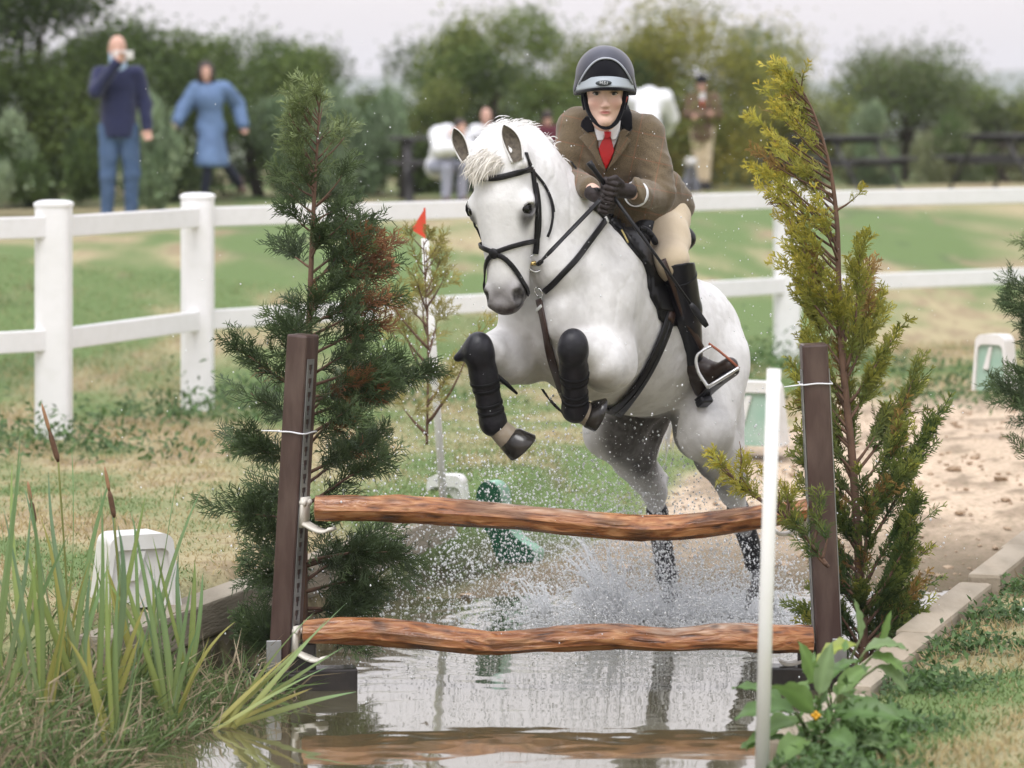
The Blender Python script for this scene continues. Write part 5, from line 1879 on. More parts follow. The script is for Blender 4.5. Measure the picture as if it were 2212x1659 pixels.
# helmet: cloth-covered dome with an arched front edge, black crown front, grey peak with oval badge
m_silk = mat('grey blue silk', (0.034, 0.035, 0.050), 0.34, noise=(9, 0.4, (0.075, 0.075, 0.105)), bump=(22, 0.12, 0.006), coat=.15)
m_peak = mat('grey peak', (0.33, 0.365, 0.39), 0.4, noise=(12, .3, (.32, .36, .40)))
m_edge = mat('pale edge tape', (0.40, 0.42, 0.47), 0.6)
helmet = empty('helmet', tuple(Hh(0, 0, .08)), 'dark riding helmet with grey peak and oval badge worn by the jumping rider', 'helmet')
inn = Field(.02); inn.ell(Hh(0, .012, .060), (.103, .128, .112)); inn.cone(Hh(-.06, .02, .01), Hh(.06, .02, .01), .05, .05, k=.03)
field_obj('crown', inn, .005, m_velvet, helmet, clip=lambda x: (HDC[2] + .012 + .12 * np.maximum(x[:, 1] - HDC[1], 0) * -.4) - x[:, 2])
outf = Field(.02); outf.ell(Hh(0.002, .022, .070), (.114, .134, .118)); outf.cone(Hh(-.068, .03, .01), Hh(.072, .03, .01), .052, .052, k=.03)


def arch(x):
    """front opening: keep what lies behind an arch rising over the forehead"""
    X, Yv, Z = x[:, 0] - HDC[0], x[:, 1] - HDC[1], x[:, 2] - HDC[2]
    zt = .136 - .098 * (np.abs(X - .003) / .104) ** 2.3
    front = np.maximum(Z - zt, 0) * 0
    inside = np.minimum(zt - Z, -(Yv - .01))          # >0 : in the opening
    low = (-.005) - Z
    return np.maximum(inside, low)


field_obj('silk_cover', outf, .0045, m_silk, helmet, clip=arch)
ed = []
for a in np.linspace(-1, 1, 41):
    X = .003 + .1035 * a; Z = .136 - .098 * abs(a) ** 2.3
    ed.append(HDC + A([X, -.25, Z]))
x, ok = outf.march(A(ed), np.tile(A([0, 1.0, 0]), (41, 1)), off=.001)
mb = MB(); mb.tube(x, .0038, 8); mb.build('edge_tape', m_edge, helmet)
# peak: band bulging forward under the arch
na, nb = 33, 6
pv = []
for j in range(nb):
    t_ = j / (nb - 1)
    for i in range(na):
        a = -1 + 2 * i / (na - 1)
        zt = .066 - .020 * abs(a) ** 2.2; zb = .0245 - .013 * abs(a) ** 2 + .003 * a
        yy = -.118 + .125 * abs(a) ** 2.4 - .030 * t_ * (1 - abs(a) ** 3)
        pv.append(HDC + A([.002 + .1125 * a * (1 + .01 * t_), yy, zt * (1 - t_) + zb * t_]))
pv = A(pv); i = np.arange(nb - 1)[:, None] * na; j = np.arange(na - 1)[None]
f4 = np.stack([i + j, i + na + j, i + na + j + 1, i + j + 1], -1).reshape(-1, 4)
o = link('peak', np_mesh('peak', pv, f4), m_peak, helmet); s_ = o.modifiers.new('thickness', 'SOLIDIFY'); s_.thickness = .004; s_.offset = 0
mb = MB(); q = pv[(nb - 1) * na:] + A([0, .003, -.004]); mb.tube(q, .0065, 8); mb.build('peak_binding', m_velvet, helmet)
# badge with letters
bc = HDC + A([-.008, -.1475, .0405])
mb = MB(); th = np.linspace(0, 2 * math.pi, 33)[:-1]
rim = bc + np.stack([.031 * np.cos(th), -.0015 + .004 * np.cos(th) ** 2, .0108 * np.sin(th) + .001 * np.cos(th)], -1)
fr = rim + A([0, -.0035, 0])
jj = np.arange(32)
mb.add(np.concatenate([rim, fr, [bc + A([0, -.0055, 0])]]), f4=np.stack([jj, (jj + 1) % 32, 32 + (jj + 1) % 32, 32 + jj], -1), f3=np.stack([32 + jj, 32 + (jj + 1) % 32, np.full(32, 64)], -1))
badge = mb.build('badge', mat('dark badge', (.05, .06, .065), .4), helmet)
cu = bpy.data.curves.new('badge_letters', 'FONT'); cu.body = 'H.S.I'; cu.size = .0165; cu.extrude = .0007; cu.align_x = 'CENTER'; cu.align_y = 'CENTER'
to = bpy.data.objects.new('tmp_text', cu); COL.objects.link(to)
bpy.context.view_layer.update()
me = bpy.data.meshes.new_from_object(to.evaluated_get(bpy.context.evaluated_depsgraph_get()))
bpy.data.objects.remove(to)
Mx = Matrix.Translation(Vector(bc + A([0, -.0065, .0005]))) @ Matrix.Rotation(math.radians(4), 4, 'Y') @ Matrix.Rotation(math.radians(90), 4, 'X')
me.transform(Mx); me.materials.clear()
link('badge_letters', me, mat('silver letters', (.72, .74, .75), .4), badge)
# chin harness
mb = MB()
mb.tube(smooth_path([Hh(-.078, -.02, .02), Hh(-.074, -.03, -.02), Hh(-.064, -.045, -.065), Hh(-.040, -.066, -.105), Hh(0, -.082, -.130), Hh(.04, -.066, -.112), Hh(.062, -.046, -.07), Hh(.074, -.03, -.02), Hh(.08, -.02, .02)], 40), .0085, 8, flat=.5)
mb.build('chin_strap', m_velvet, helmet)
mb = MB(); mb.tube(smooth_path([Hh(-.079, -.005, .02), Hh(-.080, .0, -.02), Hh(-.072, -.02, -.06)], 14), .011, 8, flat=.4); mb.build('harness', m_velvet, helmet)
mb = MB(); mb.tube(smooth_path([Hh(.083, -.005, .02), Hh(.083, .0, -.02), Hh(.072, -.02, -.06)], 14), .009, 8, flat=.4); mb.build('harness', m_velvet, helmet)
mb = MB(); mb.tube([Hh(.084, -.016, -.010), Hh(.077, -.026, -.030)], .006, 8); mb.build('harness_buckle', mat('red buckle', (.5, .05, .03), .5), helmet)
# ------------------------------------------------------------------ conifers tied to the stands
m_needle = leaf_mat('scale foliage', 0.25, 0.5, 0.3)
m_bark = mat('cedar bark', (0.15, 0.085, 0.055), 0.9, noise=(20, .6, (0.07, 0.042, 0.03)), bump=(60, .5, .005))


class Sprays:
    """flat feathery sprays of a cypress: curved axis with alternating forked twigs, thin blades of scale leaf"""
    def __init__(s): s.v, s.f, s.c, s.n = [], [], [], 0

    def blade(s, a, b, w, nrm, col, bend=0.0):
        # a, b, w, nrm, col arrays (m,...)
        d = b - a
        sd = unit(np.cross(d, nrm))
        mid = a + d * .45 + nrm * (np.linalg.norm(d, axis=1) * bend)[:, None]
        v = np.stack([a - sd * w[:, None] * .35, a + sd * w[:, None] * .35, mid + sd * w[:, None] * .5, mid - sd * w[:, None] * .5, b], 1)
        m = len(a)
        base = s.n + np.arange(m)[:, None] * 5
        s.f.append((base + A([0, 1, 2, 3])[None], base + A([3, 2, 4])[None]))
        s.v.append(v.reshape(-1, 3)); s.c.append(np.repeat(col, 5, 0)); s.n += m * 5

    def spray(s, p, d, nrm, ln, col, tipcol, curl=.3, dens=1.0, w=.0042, droop=0.2, tl=1.0):
        n = 9
        d = unit(d); nrm = unit(nrm - (nrm @ d) * d)
        sd = np.cross(d, nrm)
        pts = [A(p)]
        for i in range(n - 1):
            d = unit(d + nrm * curl / n + A([0, 0, -droop]) / n + rng.normal(0, .05, 3))
            pts.append(pts[-1] + d * ln / (n - 1))
        pts = A(pts)
        k = max(6, int(ln / .0105 * dens))
        u = np.sort(rng.uniform(.05, .98, k))
        q = A([np.interp(u, np.linspace(0, 1, n), pts[:, i]) for i in range(3)]).T
        t = unit(np.gradient(pts, axis=0)); tt = A([np.interp(u, np.linspace(0, 1, n), t[:, i]) for i in range(3)]).T
        sg = np.where(np.arange(k) % 2 == 0, 1.0, -1.0)
        L_ = tl * (.022 + .055 * np.sin(u * math.pi * .85 + .35)) * rng.uniform(.7, 1.2, k) * min(1.0, .5 + ln / .25)
        ang = rng.uniform(.45, .75, k)
        dir_ = unit(tt * np.cos(ang)[:, None] + sd[None] * (sg * np.sin(ang))[:, None] + nrm[None] * rng.normal(0, .16, k)[:, None])
        e = q + dir_ * L_[:, None]
        cc = col[None] * (1 - u[:, None] ** 1.5) + tipcol[None] * u[:, None] ** 1.5
        cc = cc * rng.uniform(.75, 1.25, (k, 1))
        N_ = np.tile(nrm, (k, 1))
        s.blade(q, e, np.full(k, w), N_, cc, .08)
        # second order twigs
        for fr in (.28, .5, .72):
            a2 = q + dir_ * L_[:, None] * fr
            s2 = rng.choice([-1, 1], k)[:, None]
            d2 = unit(dir_ * .8 + np.cross(dir_, N_) * .62 * s2 + nrm * rng.normal(0, .15, (k, 1)))
            s.blade(a2, a2 + d2 * (L_ * rng.uniform(.35, .55, k))[:, None], np.full(k, w * .85), N_, cc * rng.uniform(.85, 1.15, (k, 1)), .05)
        # axis
        s.blade(pts[:-1], pts[1:] + (pts[1:] - pts[:-1]) * .2, np.full(n - 1, w * .9), np.tile(nrm, (n - 1, 1)), np.tile(col * .8, (n - 1, 1)))

    def build(s, name, m, parent):
        f4 = np.concatenate([x[0] for x in s.f]); f3 = np.concatenate([x[1] for x in s.f])
        o = link(name, np_mesh(name, np.concatenate(s.v), [f4, f3], np.clip(np.concatenate(s.c), 0, 1), False), m, parent)
        o['kind'] = 'stuff'
        return o


def conifer(label, trunk_px, Y, prof, nb, colf, seed, rise, wind=(0, 0, 0), sl=(.10, .24), per=(9, 20), name='conifer_tree', depth=.75, w=.0042, rad=.020, skip=None, group=None, brown=0.0, dens=1.0, tl=1.0, align=False, vexp=.9, azf=None):
    """trunk_px: picture path from foot to tip at depth Y; prof(v)->(left,right) reach in metres at height share v"""
    global rng
    keep = rng; rng = np.random.default_rng(seed)
    tr = smooth_path([P(x, y, Y) for x, y in trunk_px], 60)
    t_ = empty(name, tuple(tr[0]), label, 'tree')
    mb = MB(); mb.tube(tr, np.linspace(rad, .0025, 60), 8); mb.build('trunk', m_bark, t_)
    S_ = Sprays(); wind = A(wind)
    for b_ in range(nb):
        v = (b_ + rng.uniform(0, 1)) / nb
        v = v ** vexp
        p = A([np.interp(v * 59, np.arange(60), tr[:, i]) for i in range(3)])
        az = rng.uniform(0, 2 * math.pi) if azf is None else azf(v)
        l, r = prof(v)
        ca, sa = math.cos(az), math.sin(az)
        ext = (r if ca > 0 else l) * abs(ca) + (l + r) * .5 * depth * abs(sa)
        ext *= rng.uniform(.5, 1.22)
        ri = rise(v) if callable(rise) else rise
        d = unit(A([ca, sa * depth, ri + rng.normal(0, .15)]) + wind)
        ln = max(.08, ext / max(.35, math.hypot(d[0], d[1])))
        n = 10; pts = [p]
        dd = d.copy()
        for i in range(n - 1):
            dd = unit(dd + A([0, 0, (.55 * ri - .1)]) / n * 1.2 + wind / n + rng.normal(0, .05, 3)); pts.append(pts[-1] + dd * ln / (n - 1))
        pts = A(pts)
        if skip is not None and skip(pts): continue
        mb = MB(); mb.tube(pts, np.linspace(.0065 * (1 - v) + .003, .0015, n), 6)
        mb.build('branch', m_bark, t_)
        br_ = rng.uniform() < brown
        ns = int(rng.uniform(*(per(v) if callable(per) else per)) * (.6 + .8 * ln / .5))
        for k in range(ns):
            u = rng.uniform(.04 if align else .12, 1.0) ** .8
            q = A([np.interp(u * (n - 1), np.arange(n), pts[:, i]) for i in range(3)])
            tg = unit(pts[min(n - 1, int(u * (n - 1)) + 1)] - pts[max(0, int(u * (n - 1)) - 1)])
            sidev = unit(np.cross(tg, A([0, 0, 1.0])) * rng.choice([-1, 1]) + rng.normal(0, .5, 3))
            sd_ = unit(tg * rng.uniform(.5, 1.2) + sidev * rng.uniform(.2, .8) + A([0, 0, .25 * ri]) + wind * .6)
            if align: sd_ = unit(tg + sidev * rng.uniform(.05, .30) + A([0, 0, .1]))
            if u > .93: sd_ = tg
            c0, c1 = colf(v, u, q, br_)
            nr = unit(A([rng.normal(0, .35), -1.0 + rng.normal(0, .4), rng.normal(.3, .4)]))
            S_.spray(q, sd_, nr, rng.uniform(*sl) * (.42 + .75 * (1 - v)), A(c0), A(c1), rng.normal(.1, .35), dens, w, rng.uniform(-.1, .35), tl)
    S_.build('foliage', m_needle, t_)
    rng = keep
    return t_


def col_dark(v, u, q, br):
    g = A([0.052, 0.076, 0.025]); b = A([0.040, 0.062, 0.029]); tip = A([0.140, 0.20, 0.075]); yl = A([0.27, 0.33, 0.14])
    f = rng.uniform()
    c0 = g * f + b * (1 - f); c1 = tip * (1 - f) + b * 1.6 * f
    if v > .68:
        k_ = min(1, (v - .68) / .22); c0 = c0 * (1 - k_ * .6) + yl * .75 * k_ * .6; c1 = c1 * (1 - k_) + yl * k_
    px = CX + q[0] * FPX / q[1]; py = HY + (EYE - q[2]) * FPX / q[1]
    rust = math.exp(-(((px - 790) / 40) ** 2 + ((py - 560) / 40) ** 2)) + math.exp(-(((px - 800) / 60) ** 2 + ((py - 690) / 50) ** 2)) * .9 + math.exp(-(((px - 800) / 70) ** 2 + ((py - 990) / 40) ** 2)) * .6 + math.exp(-(((px - 700) / 60) ** 2 + ((py - 830) / 50) ** 2)) * .45
    if rng.uniform() < rust: c0 = A([0.16, 0.075, 0.035]); c1 = A([0.30, 0.135, 0.06])
    return c0, c1


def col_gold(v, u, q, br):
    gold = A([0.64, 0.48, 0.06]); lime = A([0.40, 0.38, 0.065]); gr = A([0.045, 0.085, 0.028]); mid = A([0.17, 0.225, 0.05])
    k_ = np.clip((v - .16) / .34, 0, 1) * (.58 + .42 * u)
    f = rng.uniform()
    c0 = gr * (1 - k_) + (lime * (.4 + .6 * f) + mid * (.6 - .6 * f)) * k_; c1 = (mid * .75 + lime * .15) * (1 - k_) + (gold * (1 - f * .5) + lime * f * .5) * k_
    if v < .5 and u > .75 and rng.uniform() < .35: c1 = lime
    if br or rng.uniform() < .05: c0 = A([0.20, .12, .04]); c1 = A([.33, .21, .06])
    return c0, c1


def prof_dark(v):
    # height share -> reach left / right (m)
    hs = [0, .06, .14, .25, .34, .44, .54, .64, .74, .86, .95, 1]
    l = [.08, .12, .17, .18, .19, .20, .13, .09, .09, .13, .07, .02]
    r = [.12, .24, .34, .38, .30, .26, .26, .18, .09, .07, .04, .02]
    return np.interp(v, hs, l), np.interp(v, hs, r)


conifer('dark green conifer tied behind the left jump stand, browned in patches', [(655, 1415), (655, 1200), (662, 900), (668, 690), (676, 480), (684, 340), (690, 225)], 12.05, prof_dark, 88, col_dark, 21,
        lambda v: .10 + .75 * v, sl=(.09, .20), per=lambda v: (14, 22) if v < .38 else ((9, 15) if v < .66 else (4, 7)))


def prof_gold(v):
    hs = [0, .06, .16, .28, .40, .50, .60, .70, .80, .90, .96, 1]
    l = [.10, .12, .12, .13, .15, .21, .26, .25, .18, .09, .04, .02]
    r = [.20, .25, .26, .23, .20, .17, .08, .06, .05, .04, .03, .02]
    return np.interp(v, hs, l), np.interp(v, hs, r)


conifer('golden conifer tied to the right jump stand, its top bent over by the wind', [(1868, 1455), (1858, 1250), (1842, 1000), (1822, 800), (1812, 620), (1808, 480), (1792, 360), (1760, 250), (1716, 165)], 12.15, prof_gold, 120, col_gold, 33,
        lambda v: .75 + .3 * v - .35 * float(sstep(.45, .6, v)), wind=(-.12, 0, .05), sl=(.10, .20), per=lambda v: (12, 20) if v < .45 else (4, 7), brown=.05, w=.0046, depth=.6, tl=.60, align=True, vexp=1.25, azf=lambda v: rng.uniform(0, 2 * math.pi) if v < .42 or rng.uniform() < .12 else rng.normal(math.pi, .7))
# long golden side spray crossing in front of the upper rail
conifer('golden conifer branch reaching across the end of the upper rail', [(1790, 1225), (1740, 1160), (1680, 1105), (1620, 1065), (1566, 1012)], 11.5, lambda v: (.05, .05), 26, col_gold, 35,
        .8, wind=(-.5, 0, .2), sl=(.05, .10), per=(3, 6), rad=.007, name='conifer_branch', depth=.5)
# conifer at the right picture edge
conifer('conifer mostly out of frame at the right edge by the sand track', [(2385, 1150), (2385, 900), (2370, 740), (2320, 600)], 13.4, lambda v: (.34 * (1 - v * .5), .3), 46, col_dark, 37,
        lambda v: .35 + .3 * v, wind=(-.15, 0, .1), sl=(.12, .24), per=(10, 16))
# thin golden sprig by the flag pole
conifer('thin yellow sprig growing up beside the flag pole', [(922, 960), (925, 760), (920, 640), (915, 520)], 14.2, lambda v: (.13 * (1 - v) + .05, .16 * (1 - v) + .05), 20, lambda v, u, q, br: (A([.24, .22, .07]), A([.42, .36, .10])), 39,
        .9, sl=(.08, .16), per=(3, 6), rad=.006, name='conifer_sprig')

# ------------------------------------------------------------------ reed bed (cattails) at the near left corner
m_reed = leaf_mat('reed leaf', 0.35, 0.5, 0.35)
m_mace = mat('brown cattail', (0.10, 0.052, 0.030), 0.95, noise=(60, .5, (.17, .09, .05)), bump=(120, .6, .003))
m_macet = mat('tan cattail spike', (0.34, 0.19, 0.10), 0.9, noise=(60, .5, (.24, .13, .07)))
REED_G = [A([0.17, 0.29, 0.13]), A([0.23, 0.32, 0.10]), A([0.16, 0.265, 0.16])]


def reed_leaf(p, d, ln, w, c0, c1, bend, parent, m=m_reed, kink=0):
    n = 14; d = unit(d); pts = [A(p)]
    bd = unit(A([rng.normal(0, 1), rng.normal(0, .4), 0]))
    for i in range(n - 1):
        d = unit(d + (bd * bend + A([0, 0, -abs(bend) * .7])) / n * (i / n) * 2.4)
        if kink and i == kink: d = unit(A([d[0] + bd[0] * 1.4, d[1], -.5]))
        pts.append(pts[-1] + d * ln / (n - 1))
    pts = A(pts); u = np.linspace(0, 1, n)
    wd = w * (.55 + .9 * u) * (1 - u ** 2.2) ** .9 + .0005
    wd = np.minimum(wd, w)
    face = unit(A([rng.normal(0, .5), -1, rng.normal(0, .2)]))
    t = unit(np.gradient(pts, axis=0)); tw = np.cumsum(np.full(n, rng.normal(0, .08)))
    sd = unit(np.cross(t, face)); nn = np.cross(sd, t)
    sd = sd * np.cos(tw)[:, None] + nn * np.sin(tw)[:, None]; nn = np.cross(sd, t)
    v = np.stack([pts - sd * wd[:, None] / 2, pts + nn * wd[:, None] * .18, pts + sd * wd[:, None] / 2], 1).reshape(-1, 3)
    i = np.arange(n - 1)[:, None] * 3
    f = np.stack([i + A([0, 1]), i + A([1, 2]), i + A([4, 5]), i + A([3, 4])], -1).reshape(-1, 4)
    c = np.repeat(c0[None] * (1 - u[:, None]) + c1[None] * u[:, None], 3, 0) * (1 + .10 * np.tile(A([-1, 1, 0]), n))[:, None]
    return link('leaf', np_mesh('leaf', v, f, np.clip(c, 0, 1)), m, parent)


def reed(base_px, Y, leaves, label, zb=None):
    b_ = P(*base_px, Y)
    t_ = empty('reed_plant', tuple(b_), label, 'reed', 'reeds growing at the pool edge')
    for (dx, ln, kind) in leaves:
        g = REED_G[rng.integers(3)] * rng.uniform(.85, 1.2)
        c0 = A([.34, .33, .09]) if kind != 'dead' else A([.38, .27, .17])
        c1 = g if kind == 'g' else (A([.36, .34, .10]) if kind == 'y' else A([.47, .34, .22]))
        if kind == 'g': c0 = c0 * .6 + g * .4
        reed_leaf(b_ + A([rng.normal(0, .012), rng.normal(0, .02), -.02]), A([dx + rng.normal(0, .03), rng.normal(0, .10), 1]), ln, rng.uniform(.018, .030), c0, c1, rng.normal(0, .25) + dx * .5, t_)
    return t_


rng = np.random.default_rng(77)
# tall plants measured off the photo: foot (px), depth, leaves (lean, length, colour)
tall = [((92, 1640), 10.6, [(-.22, 1.05, 'g'), (.02, .95, 'g'), (-.10, .88, 'g'), (.12, .62, 'y')], 'tall reed at the far left picture edge leaning left'),
        ((212, 1600), 10.8, [(-.26, .95, 'g'), (.10, .98, 'g'), (.22, .80, 'g'), (-.40, .58, 'y'), (.02, .72, 'g'), (.3, .5, 'y')], 'broad fanned reed with a yellow base left of the white block'),
        ((365, 1580), 10.9, [(-.16, .80, 'g'), (-.05, .62, 'g'), (.18, .55, 'g'), (-.30, .60, 'g'), (.34, .46, 'y')], 'reed clump standing before the plank wall'),
        ((30, 1560), 11.0, [(-.10, 1.0, 'g'), (.05, .86, 'g'), (.14, .62, 'g')], 'reed by the left picture edge behind the tall one'),
        ((140, 1560), 11.1, [(-.15, .85, 'g'), (.06, .98, 'g'), (.0, .75, 'y'), (.22, .6, 'g')], 'reed with one yellow blade behind the front reeds'),
        ((300, 1500), 11.3, [(-.12, .72, 'g'), (.12, .80, 'g'), (.25, .55, 'g'), (-.3, .5, 'y')], 'reed in front of the white block with a long upright blade'),
        ((410, 1500), 11.35, [(-.22, .62, 'g'), (.1, .5, 'g'), (-.05, .45, 'g')], 'short green reed nearest the plank wall'),
        ((250, 1640), 10.5, [(-.05, .7, 'g'), (.16, .52, 'g'), (-.25, .45, 'y')], 'reed at the bottom edge with few blades'),
        ((-20, 1620), 10.6, [(.16, 1.1, 'g'), (.10, .9, 'y'), (.25, .8, 'g')], 'yellow green reed cut by the left picture edge')]
for bp_x, Yr, lv, lab in tall: reed(bp_x, Yr, [(a_ + rng.normal(0, .06), l_ * rng.uniform(.75, 1), k_) for a_, l_, k_ in lv] + lv, lab)
# the leaning plant that reaches over the foot of the stand
lean = empty('reed_plant', tuple(P(480, 1570, 10.95)), 'reed bent far to the right across the foot of the left stand', 'reed', 'reeds growing at the pool edge')
lb = P(478, 1572, 10.95)
for dx, ln, k_ in ((1.05, .62, 'g'), (.85, .52, 'g'), (1.35, .50, 'g'), (.62, .50, 'g'), (1.0, .40, 'y'), (1.6, .45, 'g'), (3.0, .46, 'g'), (2.2, .34, 'y')):
    g = REED_G[0] * rng.uniform(1.0, 1.4)
    reed_leaf(lb + A([rng.normal(0, .02), rng.normal(0, .02), 0]), A([dx, rng.normal(.05, .1), 1]), ln, rng.uniform(.018, .028), A([.45, .43, .15]), g if k_ == 'g' else A([.42, .36, .12]), rng.normal(0, .12), lean)


def cattail(px0, px1, px2, Y, label):
    """px0 foot, px1 bottom of the brown head, px2 top of the spike"""
    a, b_, c_ = P(*px0, Y), P(*px1, Y), P(*px2, Y)
    t_ = empty('cattail', tuple(a), label, 'cattail')
    mb = MB(); mb.tube(smooth_path([a, (a + b_) / 2 + A([.01, 0, 0]), b_], 12), .0038, 6, col=(.26, .28, .09)); mb.build('stem', m_reed, t_)
    mid = b_ + (c_ - b_) * .52
    mb = MB(); mb.tube(np.linspace(b_, mid, 8), [.004, .0088, .0095, .0095, .0095, .0092, .0085, .004], 10); mb.build('seed_head', m_mace, t_)
    mb = MB(); mb.tube(np.linspace(mid, c_, 6), [.004, .0065, .0065, .006, .005, .002], 8); mb.build('spike', m_macet, t_)
    return t_


cattail((150, 1560), (126, 998), (90, 872), 11.0, 'brown cattail head rising highest, in front of the left fence post')
cattail((262, 1560), (247, 1118), (226, 1008), 11.1, 'brown cattail head above the white block')
cattail((82, 1560), (75, 1130), (60, 1040), 11.2, 'pale thin cattail spike at the left edge')

# dead stems and short blades at the water line: uncountable litter
class Blades:
    def __init__(s): s.v, s.f, s.c, s.n = [], [], [], 0
    def add(s, p, d, ln, w, c0, c1, bend):
        m = len(p); d = unit(d)
        sd = unit(np.cross(d, A([0, -1, 0]) + rng.normal(0, .5, (m, 3))))
        m1 = p + d * (ln * .5)[:, None]; e = m1 + unit(d + bend) * (ln * .5)[:, None]
        v = np.stack([p - sd * w[:, None] / 2, p + sd * w[:, None] / 2, m1 + sd * w[:, None] * .4, m1 - sd * w[:, None] * .4, e], 1)
        base = s.n + np.arange(m)[:, None] * 5
        s.f.append((base + A([0, 1, 2, 3])[None], base + A([3, 2, 4])[None]))
        s.v.append(v.reshape(-1, 3)); cm = (c0 + c1) / 2
        s.c.append(np.stack([c0, c0, cm, cm, c1], 1).reshape(-1, 3)); s.n += m * 5
    def build(s, name, m, label=None, cat=None):
        o = link(name, np_mesh(name, np.concatenate(s.v), [np.concatenate([x[0] for x in s.f]), np.concatenate([x[1] for x in s.f])], np.clip(np.concatenate(s.c), 0, 1), False), m)
        return tag(o, label, cat, None, 'stuff')


Bl = Blades()
n_ = 2500
Yb = rng.uniform(9.9, 11.75, n_)
xl = -0.95 + .33 * (Yb - 11.4)
Xb = xl - np.abs(rng.normal(0, .42, n_)) + .06
zb = np.maximum(ground_z(Xb, Yb), WATER - .01)
dd = np.stack([rng.normal(.15, .6, n_), rng.normal(-.1, .4, n_), np.abs(rng.normal(.7, .35, n_))], -1)
dead = rng.uniform(size=n_) < .34
cA = np.where(dead[:, None], A([.36, .29, .19]), A([.115, .17, .06])) * rng.uniform(.6, 1.25, (n_, 1))
cB = np.where(dead[:, None], A([.52, .42, .28]), A([.19, .27, .10])) * rng.uniform(.6, 1.25, (n_, 1))
Bl.add(np.stack([Xb, Yb, zb - .01], -1), dd, rng.uniform(.08, .30, n_), rng.uniform(.004, .011, n_), cA, cB, rng.normal(0, .5, (n_, 3)) + A([.2, 0, -.4]))
Bl.build('reed_litter', m_reed, 'tangle of dead reed stems and short blades along the water line', 'reed litter')

# ------------------------------------------------------------------ turf blades, weeds, gravel
Bl = Blades()
n_ = 150000
Yb = 8.4 + 17 * rng.uniform(0, 1, n_) ** 1.15
Xb = (rng.uniform(-60, 2272, n_) - CX) * Yb / FPX
ins = np.minimum(Xb - XL(Yb), XR(Yb) - Xb)
sm_ = sand_mask(Xb, Yb)
zb = ground_z(Xb, Yb)
kp = (sm_ < .25) & ~((ins > -.06) & (Yb < 14.5)) & ~((ins > .05) & (zb < -.18)) & (zb > -.22)
nn1 = fbm(np.stack([Xb * .55, Yb * .38], -1), 41); nn2 = fbm(np.stack([Xb * 2.3, Yb * 1.5], -1), 43)
dr = sstep(.44, .66, .55 * nn1 + .45 * nn2 + .03)
kp &= rng.uniform(size=n_) > dr * .45
Xb, Yb, zb, dr, nn2 = Xb[kp], Yb[kp], zb[kp], dr[kp], nn2[kp]
n_ = len(Xb)
dd = np.stack([rng.normal(0, .55, n_), rng.normal(0, .45, n_), np.full(n_, .8)], -1)
isd = (rng.uniform(size=n_) < (.18 + .7 * dr))[:, None]
cA = np.where(isd, A([.36, .28, .14]), A([.10, .15, .042])) * rng.uniform(.7, 1.3, (n_, 1))
cB = np.where(isd, A([.50, .41, .22]), A([.17, .235, .075])) * rng.uniform(.7, 1.3, (n_, 1))
hgt = rng.uniform(.018, .045, n_) * (.7 + 1.0 * sstep(.5, .7, nn2))
Bl.add(np.stack([Xb, Yb, zb - .004], -1), dd, hgt, rng.uniform(.003, .006, n_), cA, cB, rng.normal(0, .5, (n_, 3)))
Bl.build('grass', m_reed, 'short patchy turf, green and straw coloured, around the pool', 'grass')


class Leaves:
    """folded oval leaves, 4 triangles each"""
    def __init__(s): s.v, s.f, s.c, s.n = [], [], [], 0
    def add(s, p, d, nrm, ln, w, c):
        d = unit(d); sd = unit(np.cross(d, nrm)); nn = np.cross(sd, d)
        L_, W_ = ln[:, None], w[:, None]
        v = np.stack([p, p + d * L_ * .45 + sd * W_ * .5 + nn * W_ * .15, p + d * L_, p + d * L_ * .45 - sd * W_ * .5 + nn * W_ * .15], 1)
        m = len(p); base = s.n + np.arange(m)[:, None] * 4
        s.f.append(np.concatenate([base + A([0, 1, 2])[None], base + A([0, 2, 3])[None]]))
        s.v.append(v.reshape(-1, 3)); s.c.append(np.repeat(c, 4, 0)); s.n += m * 4
    def build(s, name, m, parent=None):
        return link(name, np_mesh(name, np.concatenate(s.v), np.concatenate(s.f), np.clip(np.concatenate(s.c), 0, 1), False), m, parent)


m_leaf = leaf_mat('soft leaf', 0.3, 0.5, 0.4)


def weed_patch(cx_, cy_, r_, n, size, c, label, hgt=.12):
    X = cx_ + rng.normal(0, r_, n); Y = cy_ + rng.normal(0, r_ * .7, n)
    z = ground_z(X, Y) + np.abs(rng.normal(0, hgt, n)) * np.exp(-((X - cx_) ** 2 + (Y - cy_) ** 2) / (2 * r_ * r_))
    d = np.stack([rng.normal(0, .8, n), rng.normal(0, .8, n), rng.normal(.5, .4, n)], -1)
    nr = unit(np.stack([rng.normal(0, .5, n), rng.normal(-.3, .5, n), np.ones(n)], -1))
    L = Leaves(); L.add(np.stack([X, Y, z], -1), d, nr, rng.uniform(.6, 1.4, n) * size, rng.uniform(.3, .55, n) * size, A(c) * rng.uniform(.6, 1.4, (n, 1)))
    o = L.build('weeds', m_leaf)
    tag(o, label, 'weeds', None, 'stuff')


wc = (.085, .15, .048)
for X_, Y_, r_, n_, lab in ((-2.6, 17.2, .5, 800, 'broad leaved weeds round the foot of the near left fence post'), (-1.9, 18.9, .4, 700, 'weeds round the foot of the second fence post'),
                            (-1.2, 20.3, .5, 900, 'weeds behind the dark green conifer under the fence'), (1.9, 22.6, .8, 1300, 'weeds below the fence right of the horse'),
                            (3.2, 20.2, .6, 1200, 'low weeds at the far end of the sand track')):
    weed_patch(X_, Y_, r_, n_, .055, wc, lab)
